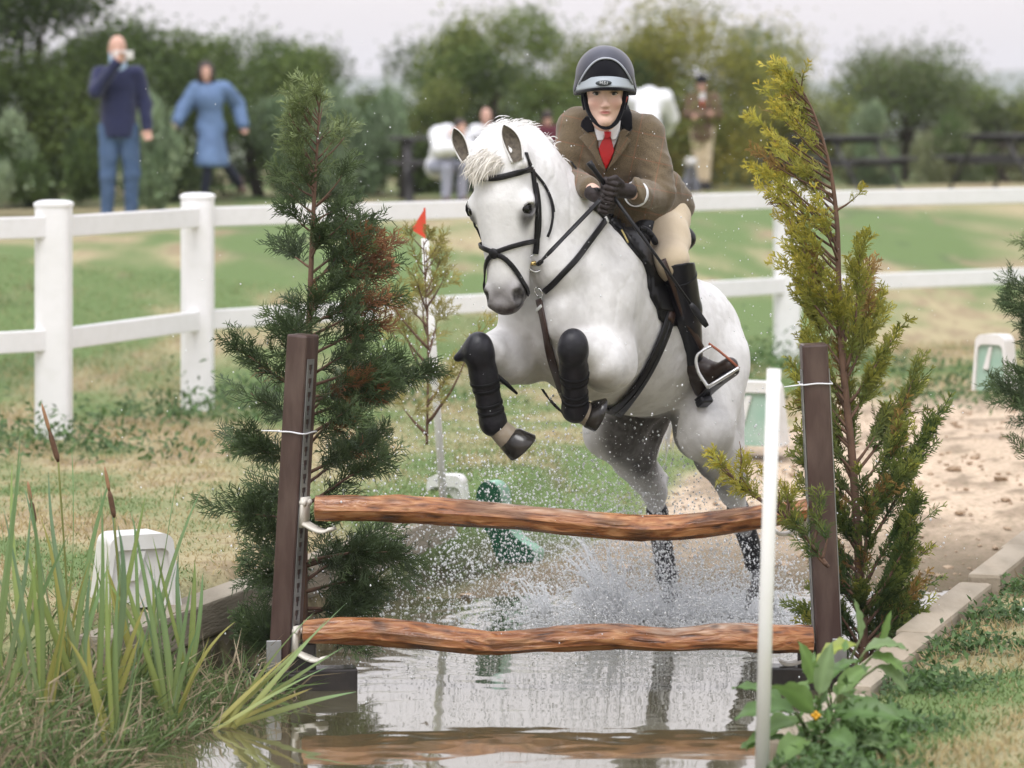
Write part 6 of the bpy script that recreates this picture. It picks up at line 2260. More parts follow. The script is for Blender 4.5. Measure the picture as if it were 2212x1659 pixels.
# weeds hanging over the right kerb, and at the foot of the plank wall
for i, yk in enumerate(np.linspace(9.2, 15.0, 9)):
    weed_patch(XR(yk) + .30, yk, .13, 560, .034, (.085, .15, .048), ['weeds at the near end of the right kerb', 'weeds on the kerb beside the dock plant', 'low creeping weeds on the bank by the second sleeper', 'weeds on the bank behind the right stand',
               'weeds spilling to the kerb below the golden conifer', 'weeds on the bank level with the puddle', 'weeds on the far part of the right kerb', 'weeds at the last sleeper of the right kerb', 'weeds where the right kerb meets the sand'][i], .05)
weed_patch(.98, 9.55, .12, 550, .045, (.12, .21, .06), 'thick weeds round the foot of the dock plant', .12)
weed_patch(-.45, 14.4, .20, 600, .035, (.10, .13, .05), 'tufts at the wet pool edge under the green board', .06)

# dock plant with big leaves in front of the right stand
m_dock = leaf_mat('dock leaf', 0.35, 0.42, 0.45)


def dock(base, specs, label, name='dock_plant'):
    t_ = empty(name, tuple(base), label, 'plant')
    for (px, py, Y, dx, dy, dz, ln, w, c) in specs:
        ln *= 1.25; w *= 1.35
        p = P(px, py, Y); d = unit(A([dx, dy, dz])); n = 12; pts = [p]
        for i in range(n - 1):
            d = unit(d + A([dx * .12, 0, -.75 * (1.0 - .3 * dz)]) / n * 1.6); pts.append(pts[-1] + d * ln / (n - 1))
        pts = A(pts); u = np.linspace(0, 1, n)
        wd = w * np.sin(np.clip(u * 1.02, 0, 1) ** .75 * math.pi) ** .8 + .002
        t = unit(np.gradient(pts, axis=0)); up_ = unit(A([rng.normal(0, .4), -.35 + rng.normal(0, .2), 1.0]))
        sd = unit(np.cross(t, up_)); nn = np.cross(sd, t)
        wob = .10 * w * np.sin(u * 22 + rng.uniform(0, 6))[:, None]
        v = np.stack([pts - sd * wd[:, None] / 2 + nn * wd[:, None] * .22 + nn * wob, pts - sd * wd[:, None] * .25 + nn * wd[:, None] * .06, pts, pts + sd * wd[:, None] * .25 + nn * wd[:, None] * .06, pts + sd * wd[:, None] / 2 + nn * wd[:, None] * .22 - nn * wob], 1).reshape(-1, 3)
        i = np.arange(n - 1)[:, None] * 5
        f = np.concatenate([np.stack([i[:, 0] + k_, i[:, 0] + k_ + 1, i[:, 0] + k_ + 6, i[:, 0] + k_ + 5], -1) for k_ in range(4)])
        cc = np.tile(A(c), (n * 5, 1)) * (1 + .18 * np.tile(A([0, -.2, 1, -.2, 0]), n))[:, None] * (1 + .15 * (fbm(v * 40, 3, 2) - .5))[:, None]
        link('leaf', np_mesh('leaf', v, f, np.clip(cc, 0, 1)), m_dock, t_)
        mb = MB(); mb.tube(smooth_path([A(base), (A(base) + p) / 2 + A([0, 0, .03]), p], 8), [.004] * 8, 6, col=(.20, .24, .10)); mb.build('stem', m_dock, t_)
    return t_


G1, G2, G3, G4 = (.165, .27, .075), (.115, .205, .060), (.31, .37, .07), (.20, .29, .12)
dock(P(1760, 1665, 9.7), [
    (1720, 1540, 9.5, -1, -.3, .5, .16, .055, G2), (1735, 1560, 9.55, -1, -.5, .2, .17, .060, G1), (1760, 1540, 9.5, -.6, -.4, .9, .15, .050, G1), (1800, 1550, 9.5, .9, -.3, .5, .18, .062, G2),
    (1830, 1570, 9.6, 1, -.2, .3, .17, .055, G1), (1790, 1590, 9.4, .3, -.9, .3, .14, .055, G2), (1740, 1600, 9.4, -.5, -.8, .2, .15, .055, G1), (1700, 1600, 9.5, -1, -.2, .4, .12, .045, G2),
    (1770, 1500, 9.6, .2, .2, 1.2, .13, .042, G4), (1850, 1600, 9.5, .8, -.6, .2, .14, .050, G4), (1690, 1520, 9.6, -.9, .1, .8, .13, .045, G2), (1810, 1500, 9.7, .6, .4, .9, .12, .04, G1),
    (1880, 1560, 9.7, 1, .1, .5, .14, .048, G2), (1760, 1640, 9.3, -.2, -1, .2, .14, .055, G1), (1830, 1640, 9.3, .5, -.9, .2, .14, .055, G2), (1910, 1620, 9.5, 1, -.3, .3, .13, .045, G1), (1720, 1650, 9.3, -.8, -.5, .3, .12, .045, G4)],
     'large leaved green dock plant in front of the right jump stand')
dock(P(1800, 1560, 10.0), [
    (1850, 1395, 10.0, -1, -.2, .12, .12, .048, G3), (1858, 1380, 10.0, -.15, 0, 1.6, .10, .030, G4), (1870, 1405, 10.0, .9, 0, .5, .11, .040, G4), (1900, 1400, 10.05, .3, .1, 1.5, .10, .022, G1), (1880, 1420, 10.0, .9, -.2, .1, .10, .040, G1),
    (1765, 1480, 9.9, -.4, 0, 1.5, .12, .036, G1), (1785, 1470, 9.9, .7, 0, .9, .10, .034, G2), (1760, 1470, 9.9, -.9, -.1, -.3, .10, .035, G1), (1835, 1440, 10.0, -.8, -.1, -.2, .09, .034, G2), (1895, 1440, 10.0, .8, -.1, -.2, .10, .036, G4)],
     'taller weed with a pale lime leaf rising behind the dock plant')
mb = MB()
bt_ = P(1762, 1545, 9.5); th = np.linspace(0, 2 * math.pi, 9)[:-1]
yf = Field(.003)
for a in th[::2]: yf.ell(bt_ + A([.009 * math.cos(a), -.003, .008 * math.sin(a)]), .0065)
tag(field_obj('buttercup_flower', yf, .0025, mat('yellow petal', (.80, .40, .02), .5), None), 'small yellow flower among the dock leaves', 'flower')

# clods and stones on the sand
m_clod = mat('damp clods', (0.33, 0.24, 0.16), 0.95, noise=(20, .6, (.50, .38, .27)), bump=(60, .5, .01))
ico = A([[0, 0, 1], [.894, 0, .447], [.276, .851, .447], [-.724, .526, .447], [-.724, -.526, .447], [.276, -.851, .447], [.724, .526, -.447], [-.276, .851, -.447], [-.894, 0, -.447], [-.276, -.851, -.447], [.724, -.526, -.447], [0, 0, -1]])
icf = A([[0, 1, 2], [0, 2, 3], [0, 3, 4], [0, 4, 5], [0, 5, 1], [1, 6, 2], [2, 7, 3], [3, 8, 4], [4, 9, 5], [5, 10, 1], [6, 7, 2], [7, 8, 3], [8, 9, 4], [9, 10, 5], [10, 6, 1], [11, 7, 6], [11, 8, 7], [11, 9, 8], [11, 10, 9], [11, 6, 10]])
n_ = 2800
Yb = rng.uniform(13.6, 19.8, n_); Xb = rng.uniform(-.6, 4.2, n_)
kp = (sand_mask(Xb, Yb) > .5) & (ground_z(Xb, Yb) > WATER - .02)
Xb, Yb = Xb[kp], Yb[kp]; n_ = len(Xb)
r_ = np.exp(rng.normal(-4.95, .6, n_))
V = ico[None] * (1 + rng.normal(0, .22, (n_, 12, 1))) * r_[:, None, None] * A([1.2, 1.2, .6]) + np.stack([Xb, Yb, ground_z(Xb, Yb) + r_ * .25], -1)[:, None]
F_ = icf[None] + np.arange(n_)[:, None, None] * 12
tag(link('sand_clods', np_mesh('sand_clods', V.reshape(-1, 3), F_.reshape(-1, 3), None, False), m_clod), 'loose clods of damp sand kicked up along the track', 'clods', None, 'stuff')
# ------------------------------------------------------------------ hedge trees and shrubs beyond the fence
m_tleaf = leaf_mat('tree leaf', 0.3, 0.6, 0.2)
m_trunk = mat('tree bark', (0.085, 0.068, 0.05), 0.95, noise=(8, .5, (.05, .04, .03)), bump=(20, .5, .02))


def leaf_cards(p, size, col, jitter=.25, up=.3):
    n = len(p)
    L = Leaves()
    d = rng.normal(0, 1, (n, 3)); d[:, 2] *= .7
    nr = rng.normal(0, 1, (n, 3)) + A([0, -.3, up])
    L.add(p, d, nr, size * rng.uniform(.7, 1.35, n), size * rng.uniform(.38, .62, n), col * rng.uniform(1 - jitter, 1 + jitter, (n, 1)))
    return L


def bush(px, py_top, py_bot, hw, Y, n, size, cols, label, cat='tree', name='hedge_tree', trunk=True, nb=16, gap=.0, depth=1.0, upright=False, group=None):
    """crown of leaf clumps on limbs. px centre, hw half-width (px), tops and foot in px at depth Y"""
    X, Z1 = P(px, py_top, Y)[0], P(px, py_top, Y)[2]
    W = hw * Y / FPX * 1.35; n = int(n * 2.0)
    zg = float(ground_z(X, Y)); Z0 = P(px, py_bot, Y)[2]
    H = Z1 - zg
    t_ = empty(name, (X, Y, zg), label, cat, group)
    cl = []
    for i in range(nb):
        a = rng.uniform(0, 2 * math.pi); r = math.sqrt(rng.uniform(.05, 1))
        zf = rng.uniform(.05, 1)
        env = (1 - abs(zf * 1.5 - .62) ** 2.2 * .55) if not upright else (1 - .55 * zf)
        env = max(.25, env)
        cl.append([X + W * r * math.cos(a) * env * .85, Y + W * r * math.sin(a) * env * depth * .8, Z0 + (Z1 - Z0) * zf * .93, W * rng.uniform(.24, .46)])
    cl = A(cl)
    if trunk:
        mb = MB(); base = A([X + rng.normal(0, .05), Y, zg - .1])
        top = A([X, Y, zg + H * .55])
        mb.tube(smooth_path([base, (base + top) / 2 + A([rng.normal(0, .08), 0, 0]), top], 8), np.linspace(.05 + .02 * H, .03, 8), 8)
        mb.build('trunk', m_trunk, t_)
        for c in cl[:: max(1, nb // 9)]:
            mb = MB(); s0 = base + (top - base) * rng.uniform(.35, .95)
            mb.tube(smooth_path([s0, (s0 + c[:3]) / 2 + A([0, 0, .1]), c[:3]], 7), np.linspace(.028, .008, 7), 6)
            mb.build('limb', m_trunk, t_)
    k = rng.integers(0, nb, n)
    g = rng.normal(0, 1, (n, 3)); g = unit(g) * (rng.uniform(.25, 1.1, (n, 1)) ** .6)
    p = cl[k, :3] + g * cl[k, 3:4] * A([1, 1, .85 if not upright else 1.6])
    cc = A([cols[i] for i in rng.integers(0, len(cols), nb)])[k] * (A([1.30, 1.25, 1.05]) if not upright else A([1.65, 1.6, 1.45])) * (1.08 if cols is DG else 1.1)
    cc = cc * (1 + .25 * (fbm(p * 1.6, 13, 3) - .5)[:, None] * 2)
    if upright:
        L = Leaves(); d = np.stack([rng.normal(0, .35, n), rng.normal(0, .35, n), np.ones(n)], -1)
        L.add(p, d, rng.normal(0, 1, (n, 3)), size * rng.uniform(1.2, 2.4, n), size * rng.uniform(.22, .40, n), cc * rng.uniform(.75, 1.25, (n, 1)))
    else: L = leaf_cards(p, size, cc)
    o = L.build('crown', m_tleaf, t_)
    # loose twigs of leaves breaking the outline
    m = n // 12
    a = rng.uniform(0, 2 * math.pi, m); k2 = rng.integers(0, nb, m)
    q = cl[k2, :3] + unit(rng.normal(0, 1, (m, 3)) + A([0, 0, .5])) * cl[k2, 3:4] * rng.uniform(1.0, 1.45, (m, 1))
    L = leaf_cards(q, size, cc[:m] * 1.1)
    L.build('outer_leaves', m_tleaf, t_)['kind'] = 'stuff'
    return t_


rng = np.random.default_rng(303)
TC = 1.3
DG = [A([.050, .078, .028]), A([.070, .105, .038]), A([.040, .062, .025]), A([.095, .135, .045])]
MG = [A([.085, .125, .042]), A([.12, .165, .055]), A([.060, .090, .032]), A([.15, .18, .065])]
YG = [A([.20, .205, .055]), A([.26, .235, .065]), A([.13, .155, .045]), A([.17, .19, .065])]
GG = [A([.115, .135, .078]), A([.085, .108, .060]), A([.15, .165, .10])]
SG = [A([.13, .175, .115]), A([.17, .215, .15]), A([.10, .145, .085])]
T = [(70, -120, 430, 175, 36.0, 9000, .075, DG, 'dark tree filling the top left corner behind the two spectators', 26),
     (-60, 60, 440, 120, 35.0, 4000, .075, DG, 'dark bush cut by the left picture edge behind the fence', 16),
     (330, 75, 430, 150, 38.0, 7000, .075, DG, 'dark green tree directly behind the man with the camera', 22),
     (560, 60, 420, 145, 40.0, 6500, .075, DG + MG[:2], 'rounded tree behind the woman in the blue coat', 22),
     (740, 165, 420, 110, 41.0, 4500, .075, DG + MG, 'lower bush under the sky gap left of the horse', 16),
     (890, 200, 420, 110, 42.0, 4000, .075, MG, 'low bush between the sky gap and the middle tree', 14),
     (1075, 25, 400, 165, 43.0, 8500, .075, MG + DG[:1], 'mid green tree rising behind the horse head', 24),
     (1260, 100, 400, 110, 44.0, 4500, .075, MG, 'green tree behind the rider helmet', 14),
     (1520, 35, 395, 195, 45.0, 10000, .075, YG + MG[:1], 'yellow green tree right of the rider helmet with gaps of sky', 28),
     (1400, 110, 400, 90, 46.0, 3500, .075, YG + MG, 'yellowish bush between the helmet and the yellow green tree', 12),
     (1730, 225, 395, 110, 47.0, 4000, .07, YG + GG[:1], 'low yellow green bush behind the top of the golden conifer', 14),
     (1955, 130, 390, 165, 50.0, 8500, .075, GG + MG[:1], 'grey green tree behind the picnic table on the right', 24),
     (2180, 215, 390, 120, 49.0, 5000, .075, GG + MG, 'grey green bush cut by the right picture edge', 16),
     (1840, 235, 395, 70, 51.0, 2200, .07, GG, 'small grey bush between the two right hand trees', 10)]
for (px, t0, b0, hw, Y, n, sz, cs, lab, nb) in T:
    bush(px, t0, b0, hw, Y, n, sz, cs, lab, nb=nb)
for i, (px, t0, hw, Y, cs, lab) in enumerate([(180, 10, 120, 46, DG, 'dark tree showing between the two spectators heads'), (460, 110, 110, 47, DG + MG, 'bush in the second row above the woman in blue'), (640, 90, 110, 48, MG + DG[:1], 'second row tree left of the sky gap'),
        (960, 90, 110, 50, MG + DG[:1], 'second row tree left of the horse ears'), (1180, 50, 110, 52, MG, 'second row tree above the person in maroon'), (1330, 70, 110, 54, MG + YG, 'second row tree behind the rider helmet top'),
        (1640, 110, 100, 55, YG + MG[:1], 'second row tree right of the standing rider'), (2080, 190, 110, 56, GG, 'second row bush far on the right')]):
    bush(px, t0, 420, hw, Y, 4200, .08, cs, lab, nb=14)
Sx = [(25, 285, 60, 32.5, SG[:2] + DG[:1], 'grey green shrub at the left edge before the dark tree'), (330, 260, 65, 33.5, SG, 'pale shrub between the man and the woman'), (180, 330, 50, 33, DG, 'dark low shrub left of the man'),
      (600, 230, 55, 38.5, SG, 'pale upright shrub right of the running woman'), (700, 250, 70, 39, SG, 'pale shrub behind the tip of the dark conifer'), (820, 240, 70, 39.5, SG + MG[:1], 'pale shrub left of the seated people'),
      (930, 250, 60, 46.0, SG, 'pale shrub behind the people at the left table'), (1090, 230, 70, 46.5, SG, 'pale shrub behind the man with the bald head'), (1230, 215, 60, 47, SG + MG[:1], 'pale shrub behind the person in maroon'),
      (1440, 240, 60, 47.5, SG, 'pale shrub behind the white clad back'), (1590, 245, 65, 48, SG, 'pale shrub right of the standing rider'), (1680, 270, 55, 47.5, SG, 'pale shrub left of the right picnic table'),
      (1880, 250, 55, 46, SG + GG[:1], 'pale shrub beside the right picnic table'), (2050, 300, 70, 48, GG + DG[:1], 'shadowy shrub between the two picnic tables'), (1500, 270, 50, 48.4, SG, 'pale shrub right behind the standing rider')]
for (px, t0, hw, Y, cs, lab) in Sx:
    bush(px, t0, 425, hw, Y, 1900, .085, cs, lab, 'shrub', 'shrub', False, 9, depth=.8, upright=True)

# ------------------------------------------------------------------ picnic tables
m_pic = mat('dark stained timber', (0.040, 0.036, 0.036), 0.6, noise=(6, .5, (.075, .07, .068)), stretch=(.3, 2, 2))


def picnic(X, Y, yaw, label):
    z = float(ground_z(X, Y))
    t_ = empty('picnic_table', (X, Y, z), label, 'picnic table', 'picnic tables by the hedge')
    R = rotz(yaw); O = A([X, Y, z])
    for i in range(5): bevel_box('tabletop_plank', (1.6, .125, .04), O + R @ A([0, -.27 + .135 * i, .74]), R, .004, 1, m_pic, t_)
    for s in (1, -1):
        for i in range(2): bevel_box('bench_plank', (1.6, .12, .04), O + R @ A([0, s * (.60 + .13 * i), .45]), R, .004, 1, m_pic, t_)
        bevel_box('crossbeam', (.05, 1.45, .09), O + R @ A([s * .55, 0, .40]), R, .004, 1, m_pic, t_)
        bevel_box('crossbeam', (.05, .66, .07), O + R @ A([s * .55, 0, .69]), R, .004, 1, m_pic, t_)
        for q in (1, -1):
            mb = MB(); mb.tube([O + R @ A([s * .60, q * .22, .72]), O + R @ A([s * .60, q * .66, -.02])], .05, 4, flat=.5); mb.build('leg', m_pic, t_, False)
    return t_


picnic(P(1810, 330, 42)[0], 42.0, 1.0, 'dark picnic table standing right of the golden conifer top')
picnic(P(2190, 330, 43)[0], 43.0, .9, 'dark picnic table cut by the right picture edge')
picnic(P(985, 380, 38)[0], 38.2, .1, 'dark picnic table behind the grey horse head')

# ------------------------------------------------------------------ spectators
m_skin2 = mat('skin plain', (0.60, 0.36, 0.28), 0.55, spec=.3)
m_hair_d = mat('dark brown hair', (0.030, 0.018, 0.014), 0.6)
m_hair_g = mat('thin grey hair', (0.50, 0.40, 0.36), 0.7)
m_navy = mat('navy jumper', (0.012, 0.016, 0.060), 0.9, noise=(12, .3, (.022, .028, .09)), sheen=.2)
m_denim = mat('blue denim', (0.055, 0.10, 0.195), 0.85, noise=(9, .5, (.09, .145, .26)))
m_coatb = mat('blue quilted coat', (0.125, 0.205, 0.37), 0.7, noise=(5, .5, (.08, .135, .26)), bump=(9, .4, .02))
m_legg = mat('dark navy leggings', (0.012, 0.016, 0.035), 0.85)
m_brownshoe = mat('brown boots', (0.12, 0.075, 0.055), 0.6)
m_ltblue = mat('pale blue shirt', (0.42, 0.56, 0.74), 0.8)
m_maroon = mat('maroon cloth', (0.105, 0.018, 0.030), 0.85)
m_whitec = mat('white cloth', (0.78, 0.78, 0.80), 0.85, bump=(10, .3, .01))
m_greyc = mat('grey lilac cloth', (0.33, 0.34, 0.42), 0.85)


def person(name, X, Y, hgt, yaw, label, pose, wear, hair=None, zoff=0.0):
    """pose: joints in metres for a 1.75 m figure facing -Y at yaw 0; wear: list of (name, material, regions, offset)"""
    z = float(ground_z(X, Y)) + zoff
    t_ = empty('person', (X, Y, z), label, 'person')
    s = hgt / 1.75; R = rotz(yaw); O = A([X, Y, z])
    J = dict(pel=(0, 0, .93), wst=(0, 0, 1.08), chs=(0, -.01, 1.30), nck=(0, .0, 1.47), hd=(0, -.015, 1.625),
             shl=(.175, 0, 1.41), shr=(-.175, 0, 1.41), ell=(.235, .02, 1.13), elr=(-.235, .02, 1.13), wrl=(.25, -.06, .88), wrr=(-.25, -.06, .88),
             hil=(.085, 0, .91), hir=(-.085, 0, .91), knl=(.10, -.02, .50), knr=(-.10, -.02, .50), anl=(.11, .02, .09), anr=(-.11, .02, .09))
    J.update(pose)
    T_ = {k: O + R @ (A(v) * s) for k, v in J.items()}
    fw = R @ A([0, -1.0, 0]); sd = R @ A([1.0, 0, 0]); up = A([0, 0, 1.0])
    ax = np.stack([sd, fw, up])
    reg = {}
    def F(k=.03): return Field(k * s)
    f = F(.015)
    H = T_['hd']; Q = lambda a, b, c: H + (sd * a + fw * b + up * c) * s
    f.ell(Q(0, -.005, .03), A([.075, .095, .095]) * s, ax).ell(Q(0, .025, -.035), A([.06, .07, .08]) * s, ax).cone(Q(0, .09, 0), Q(0, .105, -.04), .010 * s, .013 * s)
    f.ell(Q(0, .07, -.10), .022 * s)
    for q in (1, -1):
        f.ell(Q(q * .074, -.01, -.015), A([.01, .018, .03]) * s, ax); f.ell(Q(q * .03, .098, .0), .013 * s, k=.008, sub=True)
    f.ell(Q(0, .088, -.07), A([.02, .012, .007]) * s, ax, k=.006)
    reg['head'] = f
    reg['neck'] = F().cone(T_['nck'] + (T_['chs'] - T_['nck']) * .2, T_['hd'] - up * .05 * s, .062 * s, .052 * s)
    reg['torso'] = F().cone(T_['wst'], T_['chs'], .10 * s, .105 * s).ell(T_['chs'], A([.145, .10, .16]) * s, ax).cone(T_['shl'] * .85 + T_['shr'] * .15, T_['shr'] * .85 + T_['shl'] * .15, .058 * s, .058 * s)
    reg['hips'] = F().cone(T_['wst'], T_['pel'], .105 * s, .11 * s).ell(T_['pel'], A([.145, .11, .12]) * s, ax)
    for a in 'lr':
        reg['arm' + a] = F().cone(T_['sh' + a], T_['el' + a], .058 * s, .047 * s).cone(T_['el' + a], T_['wr' + a], .046 * s, .034 * s)
        reg['leg' + a] = F().cone(T_['hi' + a], T_['kn' + a], .092 * s, .062 * s).cone(T_['kn' + a], T_['an' + a], .060 * s, .042 * s)
        foot = T_['an' + a]
        fd = unit(fw + .25 * sd * (1 if a == 'l' else -1))
        reg['foot' + a] = F(.02).cone(foot - up * .03 * s - fd * .04 * s, foot - up * .045 * s + fd * .13 * s, .042 * s, .034 * s)
        h_ = F(.008); W_ = T_['wr' + a]; dh = unit(W_ - T_['el' + a]); lat = unit(np.cross(dh, fw + .01)); nn = np.cross(lat, dh)
        h_.cone(W_, W_ + dh * .05 * s, .028 * s, .03 * s).ell(W_ + dh * .055 * s, A([.04, .02, .045]) * s, np.stack([lat, nn, dh]))
        for i in range(4):
            b_ = W_ + dh * .085 * s + lat * (.030 - .02 * i) * s
            m_ = b_ + dh * (.030 - .004 * abs(i - 1.4)) * s + nn * .008 * s
            h_.cone(b_, m_, .0098 * s, .009 * s, k=.004).cone(m_, m_ + dh * .02 * s + nn * .024 * s, .009 * s, .0075 * s, k=.004)
        h_.cone(W_ + dh * .03 * s + lat * .03 * s, W_ + dh * .075 * s + lat * .055 * s + nn * .01 * s, .012 * s, .009 * s, k=.006)
        reg['hand' + a] = h_
    b = Field(.025 * s)
    for k_ in ('torso', 'hips', 'arml', 'armr', 'legl', 'legr', 'footl', 'footr'): b.extend(reg[k_], -.012 * s)
    for k_ in ('neck', 'head', 'handl', 'handr'): b.pr += reg[k_].pr
    field_obj('body', b, .0095, m_skin2, t_)
    for (nm, m_, rg, off, extra) in wear:
        g = Field(.03 * s)
        for k_ in rg: g.extend(reg[k_], off)
        for (a_, b_, ra, rb) in extra: g.cone(O + R @ (A(a_) * s), O + R @ (A(b_) * s), ra * s, rb * s)
        v, f_ = g.mesh(.012, clip=(lambda x, hz_={'coat': .46, 'jumper': .84, 'jacket': .76}[nm]: (z + hz_ * s) - x[:, 2]) if nm in ('coat', 'jumper', 'jacket') and J['pel'][2] > .8 else None)
        v = v + g.normal(v) * ((fbm(v * 9, 4, 3) - .5) * .025)[:, None]
        link(nm, np_mesh(nm, v, f_), m_, t_)
    for (nm, m_, prs) in (hair or []):
        g = Field(.015 * s)
        for (c, r_) in prs: g.ell(Q(*c), A(r_) * s, ax)
        field_obj(nm, g, .009, m_, t_)
    return t_, T_, Q


# man with camera
mX = P(256, 480, 28.6)[0]
man, MJ, MQ = person('person', mX, 28.6, 1.74, .12, 'balding man in a navy jumper and jeans holding up a small white camera',
    dict(shl=(.165, 0, 1.41), elr=(-.20, -.15, 1.25), wrr=(-.02, -.27, 1.50), ell=(.235, .02, 1.15), wrl=(.255, -.05, .93), hd=(-.01, -.03, 1.63), knl=(.12, -.01, .5), knr=(-.09, -.02, .5)),
    [('jumper', m_navy, ['torso', 'hips', 'arml', 'armr'], .016, [((-.03, 0, 1.2), (-.03, 0, .84), .125, .13), ((.03, 0, 1.2), (.03, 0, .84), .125, .13)]), ('jeans', m_denim, ['legl', 'legr'], .010, [((0, 0, .90), (0, 0, .95), .115, .11)]), ('shoe', m_brownshoe, ['footl'], .006, []), ('shoe', m_brownshoe, ['footr'], .006, []),
     ('shirt_collar', m_ltblue, ['neck'], .022, [])],
    [('hair', m_hair_g, [((.0, -.045, .03), (.079, .065, .07)), ((.0, -.05, -.02), (.076, .05, .05))])])
cam_root = empty('camera_compact', tuple(MQ(.02, .17, -.04)), 'small white compact camera held to the face of the man in navy', 'camera')
cc = MQ(.055, .19, -.055)
bevel_box('casing', (.175, .03, .078), cc, rotz(.12), .006, 2, m_plast, cam_root)
mb = MB(); mb.tube([cc + A([0, -.015, 0]), cc + A([0, -.035, 0])], .02, 12); mb.build('lens', m_leather, cam_root)

# woman in the blue coat, stepping fast to the left
wX = P(455, 430, 36.5)[0]
person('person', wX, 36.5, 1.62, .15, 'woman in a long blue quilted coat hurrying along behind the fence',
    dict(elr=(-.32, -.02, 1.20), wrr=(-.42, -.14, 1.02), ell=(.34, .10, 1.22), wrl=(.40, .02, .98), knr=(-.04, -.18, .52), anr=(-.08, -.10, .10), knl=(.16, .10, .52), anl=(.40, .34, .20), hd=(-.06, -.05, 1.61), chs=(-.02, -.03, 1.30)),
    [('coat', m_coatb, ['torso', 'hips', 'arml', 'armr'], .04, [((0, 0, 1.0), (.02, .03, .50), .15, .20), ((.02, .03, .5), (.02, .03, .38), .20, .20), ((-.02, -.06, .85), (-.03, -.12, .50), .13, .16)]), ('leggings', m_legg, ['legl', 'legr'], .01, []), ('boot', m_brownshoe, ['footl'], .008, [((.40, .34, .17), (.37, .31, .28), .05, .055)]), ('boot', m_brownshoe, ['footr'], .008, [])],
    [('hair', m_hair_d, [((0, -.03, .06), (.098, .105, .10)), ((-.078, .02, -.03), (.034, .06, .11)), ((.078, .02, -.03), (.034, .06, .11)), ((0, -.06, -.04), (.09, .06, .11))])])

# standing rider in tweed, arms folded
sX = P(1517, 412, 43.5)[0]
person('person', sX, 43.5, 1.58, -.05, 'person in brown tweed jacket, cream breeches and black hat standing with folded arms',
    dict(elr=(-.23, -.06, 1.15), wrr=(.06, -.22, 1.17), ell=(.23, -.06, 1.15), wrl=(-.06, -.24, 1.12), hd=(-.01, -.05, 1.60), knl=(.07, -.02, .5), knr=(-.07, -.02, .5), anl=(.06, .02, .09), anr=(-.05, .02, .09)),
    [('jacket', m_tweed2, ['torso', 'hips', 'arml', 'armr'], .02, [((0, 0, .95), (0, 0, .84), .155, .17)]), ('breeches', m_breech, ['legl', 'legr'], .012, []),
     ('boot', m_boot, ['footl'], .01, [((.065, 0, .46), (.06, .02, .1), .068, .06)]), ('boot', m_boot, ['footr'], .01, [((-.065, 0, .46), (-.05, .02, .1), .068, .06)]),
     ('shirt', m_whitec, [], .0, [((0, -.085, 1.44), (0, -.125, 1.36), .045, .03)]), ('tie', m_tie, [], .0, [((0, -.14, 1.36), (0, -.155, 1.26), .028, .02)])],
    [('hat', m_velvet, [((0, -.005, .075), (.098, .118, .085)), ((0, .07, .045), (.075, .08, .014))])])
# seated people at the left table
aX = P(972, 395, 38)[0]
person('person', aX - .05, 37.2, 1.48, .5, 'person in white top bent over at the left picnic table, dark hair',
    dict(pel=(0, .15, .50), wst=(0, .10, .66), chs=(.0, -.10, .88), nck=(.02, -.26, .98), hd=(.05, -.38, 1.04), shl=(.17, -.12, .95), shr=(-.17, -.12, .95), ell=(.22, -.30, .74), elr=(-.22, -.28, .74), wrl=(.08, -.48, .76), wrr=(-.08, -.48, .76),
         hil=(.09, .12, .50), hir=(-.09, .12, .50), knl=(.12, -.32, .50), knr=(-.12, -.32, .50), anl=(.12, -.28, .09), anr=(-.12, -.28, .09)),
    [('top', m_whitec, ['torso', 'hips', 'arml', 'armr'], .05, []), ('trousers', m_greyc, ['legl', 'legr'], .02, []), ('shoe', m_brownshoe, ['footl'], .006, []), ('shoe', m_brownshoe, ['footr'], .006, [])],
    [('hair', m_hair_d, [((0, -.02, .05), (.09, .105, .085))])], zoff=.0)
SIT = dict(pel=(0, .05, .50), wst=(0, .05, .66), chs=(0, .02, .88), nck=(0, .0, 1.05), hd=(0, -.02, 1.20), shl=(.175, 0, 1.0), shr=(-.175, 0, 1.0), ell=(.22, -.10, .74), elr=(-.22, -.10, .74), wrl=(.10, -.32, .76), wrr=(-.10, -.32, .76),
           hil=(.09, .05, .50), hir=(-.09, .05, .50), knl=(.12, -.38, .50), knr=(-.12, -.38, .50), anl=(.12, -.34, .09), anr=(-.12, -.34, .09))
person('person', P(1050, 390, 39)[0], 39.1, 1.46, .0, 'seated man with a bald pink head seen over the horse mane', SIT,
    [('shirt', m_whitec, ['torso', 'hips', 'arml', 'armr'], .02, []), ('trousers', m_legg, ['legl', 'legr'], .02, [])], [('hair', m_hair_g, [((0, -.05, -.01), (.076, .05, .06))])], zoff=.0)
person('person', P(1182, 390, 40)[0], 40.0, 1.42, .2, 'seated person in maroon with short black hair behind the horse neck', SIT,
    [('jumper', m_maroon, ['torso', 'hips', 'arml', 'armr'], .03, []), ('trousers', m_legg, ['legl', 'legr'], .02, [])], [('hair', m_hair_d, [((0, .0, .035), (.086, .108, .088)), ((0, -.03, -.03), (.08, .07, .08))])], zoff=.0)
